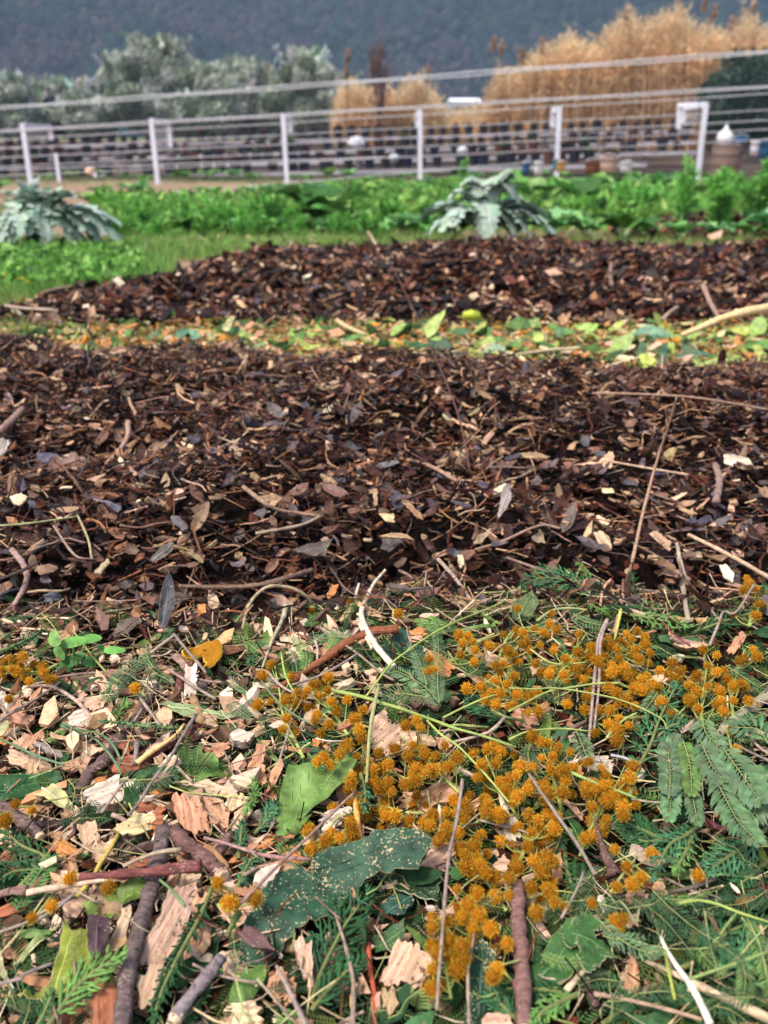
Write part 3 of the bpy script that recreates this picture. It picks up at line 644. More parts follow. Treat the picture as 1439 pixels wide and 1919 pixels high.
def leafcloud(mb, cents, rad, n, size, cols, upbias=.3, flat=1.0):
    cents = np.asarray(cents, float); rad = np.asarray(rad, float)
    k = rng.choice(len(cents), n, p=(rad**2)/(rad**2).sum()); d = rng.normal(0, 1, (n, 3)); d /= np.linalg.norm(d, axis=1)[:, None]; d[:, 2] *= flat
    P = cents[k]+d*(rad[k]*(.35+.7*rng.random(n)**.5))[:, None]
    a = rng.normal(0, 1, (n, 3)); a[:, 2] += upbias; a /= np.linalg.norm(a, axis=1)[:, None]; b = np.cross(a, rng.normal(0, 1, (n, 3))); b /= np.linalg.norm(b, axis=1)[:, None]
    s = size*(.6+.8*rng.random(n))[:, None]; V = np.stack([P-a*s, P+b*s*.32, P+a*s, P-b*s*.32], 1).reshape(-1, 3); i = (np.arange(n)*4)[:, None]
    T = np.vstack([i+[[0, 1, 2]], i+[[0, 2, 3]]]); ck = np.array([cols[j % len(cols)] for j in range(len(cents))])[k]*(.7+.6*rng.random((n, 1))); mb.add(V, T, np.repeat(ck, 4, 0))
p = atdepth(824, 186, 52); q = 1/pxm(p); e = empty('palm_tree', p+np.array([0, 0, -40*q])); tagit(e, 'dark palm tree far off beside the white farmhouse', 'tree')
mb = MB(); mb.add(*tube(np.array([(0, 0, -12), (0, 0, 40)])*q, [4*q, 3*q], 7, rough=.15), (.1, .07, .05)); obj('trunk', mb.mesh('trunk', M['trunk']), e)
mb = MB()
for k in range(22):
    a = k*2.4; L_ = 22*q; t = np.linspace(0, 1, 7)[:, None]; P = np.array([0, 0, 40*q])+np.array([math.cos(a), math.sin(a), 0])*t*L_+np.array([0, 0, 1])*(t*L_*(.9-.2*(k % 4))-t*t*L_*1.0)
    V = []; S = np.array([-math.sin(a), math.cos(a), 0])
    for i in range(7): w_ = 5*q*(1-i/6.5); V += [P[i]-S*w_-[0, 0, w_*.5], P[i], P[i]+S*w_-[0, 0, w_*.5]]
    T = []
    for i in range(6):
        for s in (0, 1): A = i*3+s; T += [(A, A+3, A+4), (A, A+4, A+1)]
    mb.add(V, T, jc((.04, .07, .035)))
obj('crown', mb.mesh('crown', M['tree'], False), e)

# --- olive trees behind the nursery
def tree(name, Y, base, blobs, n, leaf, cols, lab, grp, trunkcol=(.16, .13, .10)):
    b = atdepth(base[0], base[1], Y); b[2] = G(b[0], Y)-.1; e = empty(name, b); tagit(e, lab, 'tree', grp)
    q = 1/pxm(atdepth(base[0], base[1], Y)); cents = []; rad = []; tuf = []
    for (px, py, r) in blobs:
        c = atdepth(px, py, Y)-b; rr = r*q
        cents.append(c); rad.append(rr*.8)
        for k in range(9):
            d = nrm(rng.normal(0, 1, 3)); d[2] = abs(d[2])*.9-.15; cents.append(c+d*rr*(.55+.4*random.random())*np.array([1, .8, 1])); rad.append(rr*random.uniform(.25, .45))
        tuf += [(c+np.array([random.uniform(-.8, .8), random.uniform(-.5, .5), 0])*rr, rr) for k in range(40)]
    mb = MB(); leafcloud(mb, cents, rad, n, leaf, cols, .3)
    for (c, rr) in tuf:      # upright young shoots
        dx = math.sqrt(max(0, 1-min(1, ((c-cents[0])[0]/(rr*2.5))**2))); h = rr*random.uniform(.55, 1.05); m_ = 26; lean = rng.normal(0, .28, 2); t = rng.random(m_)**.8; P = c+np.column_stack([rng.normal(0, .05, m_)*rr, rng.normal(0, .05, m_)*rr, t*h*.95+rr*.15])+np.column_stack([t*h*lean[0], t*h*lean[1], t*0])
        D = np.column_stack([rng.normal(0, .35, m_), rng.normal(0, .35, m_), np.ones(m_)])*leaf*1.1; S_ = rng.normal(0, 1, (m_, 3))*leaf*.28; V = np.stack([P-D*.5, P+S_, P+D, P-S_], 1).reshape(-1, 3); i = (np.arange(m_)*4)[:, None]
        mb.add(V, np.vstack([i+[[0, 1, 2]], i+[[0, 2, 3]]]), jc(random.choice(cols), .3))
    obj('crown', mb.mesh('crown', M['tree'], False), e)
    mb = MB(); top = np.mean([cents[i*10] for i in range(len(blobs))], 0)
    mb.add(*tube(smoothpts([(0, 0, 0), top*[.3, .3, .3]+[.1, 0, 0], top*[.8, .8, .6], top], 10), np.linspace(9*q, 3*q, 10), 8, rough=.12), trunkcol)
    for i in range(len(blobs)):
        c = cents[i*10]; mb.add(*tube(smoothpts([top*[.3, .3, .3], (c+top*[.5, .5, .3])*.5, c], 8), np.linspace(5*q, 1.2*q, 8), 6, rough=.12), trunkcol)
    obj('trunk', mb.mesh('trunk', M['trunk']), e)
OL = [(.46, .51, .40), (.34, .39, .28), (.58, .61, .51), (.24, .29, .20), (.66, .69, .60)]
LO = [(-120, [(-120, 180, 60), (-150, 215, 50)], 'olive tree beyond the left edge, only its side showing'),
      (15, [(20, 180, 42), (-20, 205, 45), (40, 215, 45)], 'grey-green olive tree at the left edge behind the pots'),
      (95, [(90, 180, 36), (75, 210, 45), (120, 215, 40)], 'small rounded olive tree, second from the left edge'),
      (165, [(160, 188, 38), (150, 215, 40), (190, 220, 35)], 'small olive tree just left of the tallest olive tree'),
      (285, [(290, 125, 52), (235, 145, 42), (335, 150, 42), (270, 190, 60), (330, 205, 50), (215, 190, 38)], 'tallest olive tree, its pointed crown rising over the others'),
      (390, [(385, 165, 44), (360, 205, 50), (410, 205, 50)], 'olive tree right of the tallest one, with a low flat crown'),
      (470, [(465, 152, 44), (445, 200, 50), (500, 200, 48)], 'olive tree behind the post in the middle of the row of olives'),
      (575, [(575, 140, 48), (535, 175, 44), (620, 175, 40), (570, 210, 52), (625, 220, 38)], 'broad olive tree at the right end of the left row, beside the low reeds')]
for (bx, bl, lab) in LO: tree('olive_tree', 40 + (bx % 3), (bx, 262), [(x, y + 6, r) for x, y, r in bl], 9000*len(bl), .12, OL, lab, 'olive trees behind the nursery')
tree('olive_tree', 30, (1400, 262), [(1400, 165, 58), (1350, 195, 40), (1450, 170, 60), (1410, 215, 55), (1350, 230, 30), (1480, 215, 60)], 50000, .11, [(.07, .11, .08), (.10, .15, .11), (.06, .09, .065)], 'dark olive tree at the right edge in front of the reeds', 'olive trees behind the nursery')
# hedge-dark bushes under the olives
# --- reed beds
def reeds(name, x0, x1, prof, Y, n, lab, base_py=250):
    mb = MB(); xs = [p[0] for p in prof]; ys = [p[1] for p in prof]
    px = rng.uniform(x0, x1, n); top = np.interp(px, xs, ys)+34*vn(px, px*0, 26, 50)+16*vn(px, px*0, 8, 51); dep = Y+rng.uniform(-1.5, 2.5, n)
    hf = 1-.5*rng.random(n)**3.0+.16*(rng.random(n) < .05)*rng.random(n)
    P0 = np.array([atdepth(a, base_py, d) for a, d in zip(px, dep)]); P1 = np.array([atdepth(a+rng.normal(0, 6), t, d) for a, t, d in zip(px, top, dep)])
    P0[:, 2] = np.minimum(P0[:, 2], G(P0[:, 0], P0[:, 1])-.1)
    P1 = P0+(P1-P0)*hf[:, None]; mid = (P0+P1)/2+rng.normal(0, .06, (n, 3)); c = np.array([(.80, .53, .30), (.86, .62, .38), (.66, .40, .22), (.88, .68, .44), (.72, .46, .26)])[rng.integers(0, 5, n)]*(.75+.4*rng.random((n, 1)))
    wv = .014*Y/30
    s = np.zeros((n, 3)); s[:, 0] = np.cos(rng.random(n)*3)*wv; s[:, 1] = np.sin(rng.random(n)*3)*wv
    V = np.stack([P0-s, P0+s, mid-s, mid+s, P1], 1).reshape(-1, 3); i = (np.arange(n)*5)[:, None]
    mb.add(V, np.vstack([i+[[0, 1, 3]], i+[[0, 3, 2]], i+[[2, 3, 4]]]), np.repeat(c, 5, 0))
    # drooping leaves and plumes
    m_ = n*5; k = rng.integers(0, n, m_); t = rng.random(m_)**.6; A = P0[k]+(P1[k]-P0[k])*t[:, None]; ang = rng.random(m_)*6.28; L_ = rng.uniform(.15, .5, m_)*Y/30
    D = np.column_stack([np.cos(ang)*.55, np.sin(ang)*.4, rng.uniform(-.3, .9, m_)])*L_[:, None]; S = np.column_stack([-np.sin(ang), np.cos(ang), 0*ang+.3])*(.028*Y/30)
    V = np.stack([A, A+D*.5+S, A+D+[0, 0, -.05], A+D*.5-S], 1).reshape(-1, 3); i = (np.arange(m_)*4)[:, None]
    cl = np.array([(.86, .62, .36), (.90, .70, .46), (.76, .52, .30), (.66, .58, .34)])[rng.integers(0, 4, m_)]*(.7+.5*rng.random((m_, 1))); mb.add(V, np.vstack([i+[[0, 1, 2]], i+[[0, 2, 3]]]), np.repeat(cl, 4, 0))
    o = obj(name, mb.mesh(name, M['reed'], False)); o['kind'] = 'stuff'; o['label'] = lab
reeds('reed_bed', 893, 1500, [(893, 232), (908, 190), (925, 160), (960, 120), (1000, 95), (1040, 95), (1080, 72), (1130, 68), (1160, 55), (1180, 30), (1230, 30), (1280, 25), (1320, 55), (1370, 45), (1439, 50), (1500, 70)], 32, 9000, 'tall golden reed bed on the right')
reeds('reed_bed', 628, 838, [(628, 232), (640, 185), (660, 142), (690, 172), (740, 168), (780, 148), (805, 172), (838, 225)], 38, 2000, 'low golden reed bed in the gap')
reeds('reed_bed', 840, 905, [(840, 215), (870, 212), (905, 195)], 40, 350, 'thin reeds by the farmhouse')
for i, (px, top) in enumerate([(648, 92), (922, 68), (936, 75), (1013, 72), (645, 120), (797, 125), (1172, 15), (1320, -5), (1336, 10), (1410, -5), (1368, 30), (975, 88)]):
    Y = 31; b = atdepth(px, 250, Y); t = atdepth(px+4, top, Y); t[2] = t[2]; b[2] = G(b[0], Y)-.1; e = empty('reed_cane', b); d = t-b
    mb = MB(); mb.add(*tube(smoothpts([(0, 0, 0), d*.5+[.03, 0, 0], d], 8), np.linspace(.018, .008, 8), 4), (.45, .3, .18)); obj('cane', mb.mesh('cane', M['reed']), e)
    mb = MB(); leafcloud(mb, [d-[0, 0, .05], d-[0, 0, .2], d-[.02, 0, .35]], [.06, .09, .07], 90, .09, [(.50, .36, .26)], 1.0); obj('plume', mb.mesh('plume', M['reed'], False), e)
    nm = ['tall single reed plume before the bare tree', 'tall reed plume at the left end of the big reed bed', 'second tall reed plume at the left end of the big reed bed', 'reed plume rising over the low left part of the big reed bed', 'short reed plume over the left end of the low reeds', 'reed plume over the right end of the low reeds',
          'reed plume on the highest part of the big reed bed', 'tallest reed plume, near the right edge of the picture', 'reed plume beside the tallest plume near the right edge', 'reed plume above the dark olive at the right edge', 'slightly lower reed plume between the two right-hand tall ones', 'small reed plume just right of the two on the left end of the bed'][i]
    tagit(e, nm, 'reed', 'single reed plumes against the hill')
# --- bare reddish tree
b = atdepth(712, 256, 36); b[2] = G(b[0], 36)-.1; e = empty('bare_tree', b); tagit(e, 'leafless reddish-brown tree rising behind the low reeds', 'tree'); q = 1/pxm(atdepth(712, 200, 36))
mb = MB(); tips = []
def grow(p, d, L, r, dep):
    p2 = p+d*L; mb.add(*tube(smoothpts([p, (p+p2)/2+rng.normal(0, L*.05, 3), p2], 5), np.linspace(r, r*.65, 5), 5), (.17, .085, .07))
    if dep == 0: return
    for k in range(4 if dep > 2 else 5):
        dd = nrm(d+rng.normal(0, .24, 3)*[1, 1, .5]+[0, 0, .35]); grow(p+d*L*random.uniform(.5, 1), dd, L*random.uniform(.5, .72), r*.55, dep-1)
grow(np.array([0, 0, 0.]), np.array([0, 0, 1.]), 85*q, 4*q, 4)
obj('trunk', mb.mesh('trunk', M['trunk']), e)
mb = MB(); leafcloud(mb, [np.array([0, 0, 150])*q, np.array([-8, 0, 120])*q, np.array([10, 0, 105])*q, np.array([0, 0, 178])*q, np.array([-4, 0, 90])*q], np.array([16, 18, 18, 11, 16])*q, 450, .06, [(.20, .11, .09)], 1.8); obj('crown', mb.mesh('crown', M['trunk'], False), e)

# ================================================================== VEGETABLE ROWS
def leafblade(mb, p0, d, L, W, arch, lobes, col, twist=0, n=9, ruff=.08, ground=None):
    """arching lobed blade from p0 along horizontal direction d"""
    d = nrm([d[0], d[1], 0]); S = np.array([-d[1], d[0], 0]); t = np.linspace(0, 1, n); V = []
    el = arch[0]+(arch[1]-arch[0])*t; step = L/(n-1); P = [np.array(p0, float)]
    for i in range(1, n): P.append(P[-1]+(d*math.cos(el[i])+np.array([0, 0, 1])*math.sin(el[i]))*step)
    for i in range(n):
        wv = W*math.sin(min(1, t[i]*1.05+.06)*math.pi)**.7*(1+lobes*(((i % 2)*2-1)))*(1 if i < n-1 else .05); tw = twist*t[i]
        s = S*math.cos(tw)+np.array([0, 0, 1])*math.sin(tw); up = np.array([0, 0, 1])
        for k in (-1, -.5, 0, .5, 1): V.append(P[i]+s*wv*k+up*wv*.35*abs(k)+rng.normal(0, ruff*W*.5, 3)*abs(k))
    T = []
    for i in range(n-1):
        for k in range(4): A = i*5+k; T += [(A, A+5, A+6), (A, A+6, A+1)]
    mb.add(V, T, col)
def rosette(name, px, py, hpx, spread, n, colrange, m, lab, cat, grp, W=.35, lobes=.12, arch=(1.2, -.2), stalk=(.35, .42, .2), ruff=.12):
    p = onray(px, py, 0); s = 1/pxm(p); H = hpx*s; e = empty(name, p); tagit(e, lab, cat, grp)
    mb = MB(); st = MB()
    for k in range(n):
        a = k*2.4+random.random()*.5; L = H*spread*random.uniform(.7, 1.1); el0 = arch[0]*random.uniform(.75, 1.1); stl = H*.35
        d = np.array([math.cos(a), math.sin(a), 0]); b = d*H*.03; t = b+(d*math.cos(el0)+np.array([0, 0, 1])*math.sin(el0))*stl
        st.add(*tube([b, t], [H*.025, H*.018], 5), stalk); leafblade(mb, t, d, L, L*W, (el0, arch[1]*random.uniform(.6, 1.4)), lobes, jc(colrange[k % len(colrange)], .2), random.uniform(-.4, .4), 9, ruff)
    obj('leaves', mb.mesh('leaves', m, True), e); obj('stalks', st.mesh('stalks', M['green']), e); return e
# silver-leaved cardoons
def cardoon(name, cx, cy, hp, leaves, lab):
    p = onray(cx, cy, 0); s = 1/pxm(p); e = empty(name, p); tagit(e, lab, 'plant', 'silver-leaved cardoons')
    leaves = leaves+[(a*random.uniform(.2, .6), 40+random.uniform(10, 60), random.uniform(-25, 25), random.uniform(0, 20)) for (a, b, c, d) in leaves[:9]]+[(a*random.uniform(.7, .95)+random.uniform(-14, 14), b*random.uniform(.75, 1.05)+random.uniform(0, 10), c+random.uniform(-20, 20), d+random.uniform(-8, 8)) for (a, b, c, d) in leaves]
    for (dx, dz, dy, bend) in leaves:      # tip offset in px units
        tip = np.array([dx*s, dy*s, dz*s]); L = np.linalg.norm(tip); t = np.linspace(0, 1, 13)
        c1 = np.array([tip[0]*.25, tip[1]*.25, max(tip[2], 30*s)*1.0+bend*s]); c2 = np.array([tip[0]*.7, tip[1]*.7, tip[2]+bend*s])
        P = ((1-t)**3)[:, None]*0+(3*(1-t)**2*t)[:, None]*c1+(3*(1-t)*t*t)[:, None]*c2+(t**3)[:, None]*tip
        T_ = np.gradient(P, axis=0); T_ /= np.linalg.norm(T_, axis=1)[:, None]; S = np.cross(T_, [0, 0, 1]); S /= np.linalg.norm(S, axis=1)[:, None]+1e-9; U = np.cross(S, T_)
        mb = MB(); mb.add(*tube(P, np.linspace(5*s, 1.2*s, 13), 6, .7), (.50, .56, .46)); V = []; F = []; q = 0
        for i in range(1, 12):
            w_ = max(L*.27, 22*s)*math.sin((i/12)**.8*math.pi)**.6
            for sd in (-1, 1):      # each lobe: a ruffled pointed flap
                A = P[i-1]; B = P[min(i+1, 12)]; tipv = P[i]+T_[i]*w_*.55+S[i]*sd*w_*(1+.25*random.random())+U[i]*(w_*.30*random.uniform(-.7, .9))
                M1 = A+(tipv-A)*.5-T_[i]*w_*.18+U[i]*w_*.18; M2 = B+(tipv-B)*.5+T_[i]*w_*.12+U[i]*w_*.12*random.uniform(-1, 1); cc = (A+B+tipv)/3+U[i]*w_*.10
                V = [A, M1, tipv, M2, B, cc]; mb.add(V, [(0, 1, 5), (1, 2, 5), (2, 3, 5), (3, 4, 5), (4, 0, 5)], jc((.36, .46, .37), .22))
        obj('leaf', mb.mesh('leaf', M['silver'], False), e)
cardoon('cardoon', 905, 452, 110, [(-115, 8, -20, 35), (-75, 60, 10, 40), (-45, 95, 0, 12), (-15, 80, -30, 28), (20, 60, -20, 40), (55, 108, 10, 5), (60, 70, -25, 35), (130, 12, -30, 45), (105, 45, 10, 40), (-8, 0, -60, 75), (85, 5, -45, 55), (-85, 20, -50, 45), (10, 95, 30, 10), (-120, 35, 30, 40), (125, 30, 40, 45)], 'silvery cardoon with jagged arching leaves behind the far mulch mound')
cardoon('cardoon', 75, 468, 100, [(-95, 10, -20, 45), (-60, 75, 10, 20), (-20, 85, 0, 25), (15, 60, -30, 40), (60, 70, 10, 30), (115, 40, 0, 45), (165, -2, -20, 75), (130, 10, -40, 70), (95, -5, -50, 75), (40, 5, -60, 80), (-30, 0, -60, 85), (-110, 30, 20, 40), (150, 40, 20, 40), (70, 95, 20, 10), (-70, 15, -45, 60), (5, 30, -55, 55)], 'broad silver-green cardoon spreading over the grass on the left')
# fennel plumes
def fennel(px, py, hp, wp, lab, dens=1.0, col=(.20, .46, .10)):
    p = onray(px, py, 0); s = 1/pxm(p); H = hp*s; W = wp*s; e = empty('fennel', p); tagit(e, lab, 'plant', 'feathery fennel plants'); st = MB(); mb = MB(); nst = int(9*dens)
    A = []; D = []
    for k in range(nst):
        a = random.random()*6.28; o_ = W*.5*random.random(); t_ = np.array([math.cos(a)*o_, math.sin(a)*o_*.8, H*random.uniform(.6, 1)*(1-.25*(o_/max(W*.5, 1e-6)))]); P = smoothpts([(0, 0, 0), t_*[.3, .3, .5], t_], 8)
        st.add(*tube(P, np.linspace(H*.022, H*.006, 8), 5), (.20, .34, .12))
        for j in range(int(120*dens)):
            u = random.uniform(.2, 1); q = P[min(7, int(u*7))]*(1-(u*7) % 1)+P[min(7, int(u*7)+1)]*((u*7) % 1); d = nrm(rng.normal(0, 1, 3)+nrm(t_)*1.1+[math.cos(a)*.5, math.sin(a)*.5, 0]); L = H*.20*random.uniform(.5, 1.2)*(1.25-u*.6)
            A.append(q); D.append(d*L)
    A = np.array(A); D = np.array(D); n = len(A); Sd = np.cross(D, rng.normal(0, 1, (n, 3))); Sd /= np.linalg.norm(Sd, axis=1)[:, None]; wv = H*.013
    for kk in range(4):     # each hair-leaf forks
        o_ = A+D*(kk*.22); dd = D*(.8-kk*.12)+Sd*np.linalg.norm(D, axis=1)[:, None]*(.28 if kk % 2 else -.28)*(kk > 0)
        V = np.stack([o_-Sd*wv, o_+Sd*wv, o_+dd], 1).reshape(-1, 3); c = np.repeat(np.array(col)*(.6+.9*rng.random((n, 1)))*(.9+.2*rng.random((n, 3))), 3, 0); mb.add(V, np.arange(n*3).reshape(-1, 3), c)
    obj('stems', st.mesh('stems', M['green']), e); obj('fronds', mb.mesh('fronds', M['veg'], False), e)
FN = [(225, 452, 55, 90, 'short fennel tucked against the right side of the left cardoon'), (300, 458, 50, 110, 'low fennel in front, closest to the left grass'), (385, 455, 50, 110, 'low front fennel right of the left grass'), (470, 455, 55, 110, 'low front fennel left of the dark chard'), (560, 452, 48, 90, 'low front fennel below the dark leafy chard'), (640, 452, 55, 110, 'low front fennel above the far mound crest'), (700, 455, 60, 100, 'low front fennel beside the short pale straw'), (790, 450, 45, 80, 'low fennel under the left leaves of the right cardoon'), (262, 448, 75, 130, 'feathery fennel right of the left cardoon'), (345, 445, 70, 130, 'feathery fennel second to the right of the left cardoon'), (430, 447, 80, 140, 'feathery fennel midway between the two cardoons'),
      (510, 445, 85, 130, 'pale feathery fennel left of the dark leafy chard'), (720, 440, 75, 120, 'feathery fennel just left of the right cardoon'), (1275, 425, 125, 60, 'narrow upright fennel standing taller than its neighbours'),
      (1200, 420, 90, 120, 'bushy fennel left of the narrow upright one'), (1345, 425, 105, 130, 'bushy fennel right of the narrow upright one'), (1425, 418, 115, 120, 'tall fennel at the right edge'), (1110, 425, 60, 90, 'low fennel just right of the right cardoon'),
      (870, 352, 65, 26, 'slim feathery shoot leaning above the right cardoon'), (268, 372, 42, 24, 'slim feathery shoot above the left fennels'), (1520, 425, 110, 120, 'fennel beyond the right edge')]
for a in FN: fennel(*a, dens=1.5 if a[3] > 60 else .6)
CHC = [(.10, .24, .055), (.17, .35, .08), (.27, .44, .14), (.05, .14, .035)]
RO = [(600, 440, 100, 1.0, 13, CHC, 'dark leafy chard between the two cardoons'), (650, 445, 80, 1.0, 11, CHC, 'leafy chard against the right side of the dark chard'), (555, 440, 70, .9, 10, CHC, 'low leafy chard left of the dark chard'),
      (1010, 400, 75, 1.0, 11, CHC, 'leafy chard behind the right side of the right cardoon'), (1090, 410, 85, 1.0, 12, CHC, 'large leafy chard below the bare patch near the right side'), (1160, 385, 60, 1.0, 10, CHC, 'leafy chard behind the bushy fennel'),
      (770, 420, 60, .9, 9, CHC, 'low leafy plant at the left foot of the right cardoon'), (185, 400, 45, 1.0, 9, CHC, 'leafy plant behind the left cardoon'), (1240, 370, 55, 1.0, 9, CHC, 'leafy plant behind the narrow upright fennel')]
for (px, py, h, sp, n, c, lab) in RO: rosette('chard', px, py, h, sp, n, c, M['veg'], lab, 'plant', 'leafy chards', W=.34)
rows = [(338, -40, 1480, 44, 20, 'farthest'), (354, 640, 1480, 50, 28, 'second farthest'), (372, 20, 1480, 56, 34, 'middle'), (404, 560, 1480, 74, 36, 'nearest'), (449, 290, 1480, 58, 54, 'low front')]
protos = {}; GRN_ = {}
cnt = 0
for (py, x0, x1, step, h, nm) in rows:
    k = 0
    for px in np.arange(x0, x1, step):
        k += 1; x = px+rng.normal(0, step*.2); yy = py+rng.normal(0, 2)
        if nm in ('middle', 'nearest') and x < 560 and nm == 'middle' and 60 < x < 500 and rng.random() < .35: continue
        vi = int(rng.integers(0, 4)); p = onray(x, yy, 0); s = h/pxm(p)*random.uniform(.8, 1.3)
        if vi not in protos:
            c = [CHC, [(.12, .32, .08), (.18, .40, .12)], [(.09, .27, .09), (.22, .40, .16)], [(.14, .30, .06), (.08, .22, .05)]][vi]
            mb = MB(); st = MB()
            for q in range(11):
                a = q*2.4+random.random()*.5; L = random.uniform(.6, 1.0); el0 = random.uniform(.8, 1.3); d = np.array([math.cos(a), math.sin(a), 0]); t = (d*math.cos(el0)+np.array([0, 0, 1])*math.sin(el0))*.35
                st.add(*tube([(0, 0, 0), t], [.03, .02], 4), (.3, .4, .2)); leafblade(mb, t, d, L, L*.34, (el0, random.uniform(-.6, .1)), .12, jc(c[q % len(c)], .25), random.uniform(-.4, .4), 8, .14)
            protos[vi] = (mb.mesh('leaves', M['veg'], True), st.mesh('stalks', M['green']))
        e = empty('leafy_green', p); e.scale = (s, s, s); e.rotation_euler = (0, 0, random.random()*6)
        obj('leaves', protos[vi][0], e); obj('stalks', protos[vi][1], e)
        what = ['dark leafy', 'bright leafy', 'pale-edged leafy', 'yellow-green leafy'][vi]; tagit(e, None, 'vegetable', f'plants of the {nm} green row'); GRN_.setdefault((what, nm), []).append(e)
for (what, nm), L in GRN_.items():
    for i, o in enumerate(L): o['label'] = f'{what} vegetable in the {nm} green row' + (f', {NTH[i]} such from the left' if i < 20 else ', last of its kind')
# low green cover and grass
def f_reg(x0, x1, y0, y1):
    def f(n):
        q = np.array([hit(a, b) for a, b in zip(rng.uniform(x0, x1, 40), rng.uniform(y0, y1, 40))]); px = rng.uniform(x0, x1, n); py = rng.uniform(y0, y1, n)
        # perspective-uniform: straight formula on the flat ground, then settled on G
        dd = np.array([(u-719.5)/FPX for u in px]); v = (959.5-py)/FPX; dy = cth+v*sth; dz = -sth+v*cth; z0 = np.median(q[:, 2]); t = (z0-CAMH)/dz; P = np.column_stack([dd*t, dy*t, t*0]); return P[(t > 0)]
    return f
def v_blade():
    x = np.linspace(0, 1, 4); b = rng.normal(0, .25); V = []
    for q in x: V += [(b*q*q, -.02*(1-q), q*(1-.15*q)), (b*q*q, .02*(1-q)+.002, q*(1-.15*q))]
    return np.array(V), np.array([(0, 1, 3), (0, 3, 2), (2, 3, 5), (2, 5, 4), (4, 5, 7), (4, 7, 6)])
BL = [v_blade() for _ in range(8)]
GR = [(4, (.12, .30, .05)), (3, (.20, .42, .08)), (3, (.32, .50, .14)), (1, (.05, .13, .04))]
GY = [(4, (.22, .34, .07)), (3, (.34, .42, .12)), (2, (.14, .26, .06)), (2, (.42, .36, .2))]
def notm(f):
    def g(n): P = f(n); k = (m2sd(P[:, 0], P[:, 1]) < .0) & (m3sd(P[:, 0], P[:, 1]) < .0); return P[k]
    return g
scatter('grass', M['veg'], [
    place(15000, notm(f_reg(-120, 330, 452, 560)), .0, .35, .02, .06, GR, BL, 1), place(14000, notm(f_reg(240, 860, 432, 490)), .0, .4, .02, .07, GY+GR, BL, 1),
    place(6000, notm(f_reg(860, 1560, 425, 466)), .0, .5, .015, .05, GY, BL, 1), place(4500, notm(f_reg(-100, 60, 520, 640)), .0, .4, .015, .04, GY, BL, 1),
    place(14000, f_reg(200, 1560, 378, 445), .0, .45, .06, .16, GR+GY[:1], BL, 1), place(3000, f_reg(-100, 1560, 335, 352), .0, .4, .06, .16, GR, BL, 1)])
scatter('ground_cover', M['veg'], [
    place(3500, notm(f_reg(-120, 260, 470, 545)), .03, .6, .02, .055, GR, LF, 1), place(7000, f_reg(180, 1560, 380, 440), .10, .7, .05, .13, GR, LF, 1),
    place(2600, f_reg(600, 1560, 350, 380), .10, .7, .08, .18, GR, LF, 1), place(1500, notm(f_reg(250, 700, 440, 475)), .02, .5, .02, .05, GY, LF, 1)])
# yellow flowers at the left edge
for i, (px, py, r) in enumerate([(4, 452, 9), (6, 516, 9), (32, 506, 7), (40, 522, 7), (52, 528, 5)]):
    p = onray(px, py, .03); g = hit(px, py); s = 1/pxm(p); e = empty('yellow_flower', p-np.array([0, 0, .035])); mb = MB()
    mb.add(*tube(smoothpts([(0, 0, 0), (.004, 0, .02), (0, 0, .035)], 5), .0012, 5), (.12, .25, .06)); obj('stem', mb.mesh('stem', M['green']), e)
    mb = MB()
    for k in range(13):
        a = k*.483; d = np.array([math.cos(a), math.sin(a)*.9, .25]); S = np.array([-math.sin(a), math.cos(a), 0])*r*s*.28; mb.add([(0, 0, .035), d*r*s*.6+S+[0, 0, .035], d*r*s*1.15+[0, 0, .033], d*r*s*.6-S+[0, 0, .035]], [(0, 1, 2), (0, 2, 3)], jc((.80, .50, .03), .1))
    obj('petals', mb.mesh('petals', M['bloom'], False), e)
    tagit(e, ['yellow flower against the left cardoon', 'yellow flower at the left edge beside the grass', 'upper of three small yellow flowers beside the left grass', 'middle of three small yellow flowers beside the left grass', 'lowest of three small yellow flowers beside the left grass'][i], 'flower', 'yellow flowers at the left edge')

# ================================================================== FOREGROUND: traced pieces
def xf(mtx, P):
    Mx = np.array(mtx); return np.asarray(P) @ Mx[:3, :3].T + Mx[:3, 3]
def plane_at(cx, cy, lift, tilt, yaw=0.0):
    p = onray(cx, cy, lift); n = gnormal(p); tc = nrm(CAM-p); n = nrm(n*(1-tilt)+tc*tilt+np.array([math.cos(yaw), math.sin(yaw), 0])*.12*(yaw != 0)); return p, n
def to_plane(pts, p, n):
    out = []
    for q in pts: d = ray(*q); t = np.dot(p-CAM, n)/np.dot(d, n); out.append(CAM+d*t)
    return np.array(out)
def inpoly(x, y, P):
    c = False; j = len(P)-1
    for i in range(len(P)):
        if (P[i][1] > y) != (P[j][1] > y) and x < (P[j][0]-P[i][0])*(y-P[i][1])/(P[j][1]-P[i][1]+1e-9)+P[i][0]: c = not c
        j = i
    return c
OUT = [None]
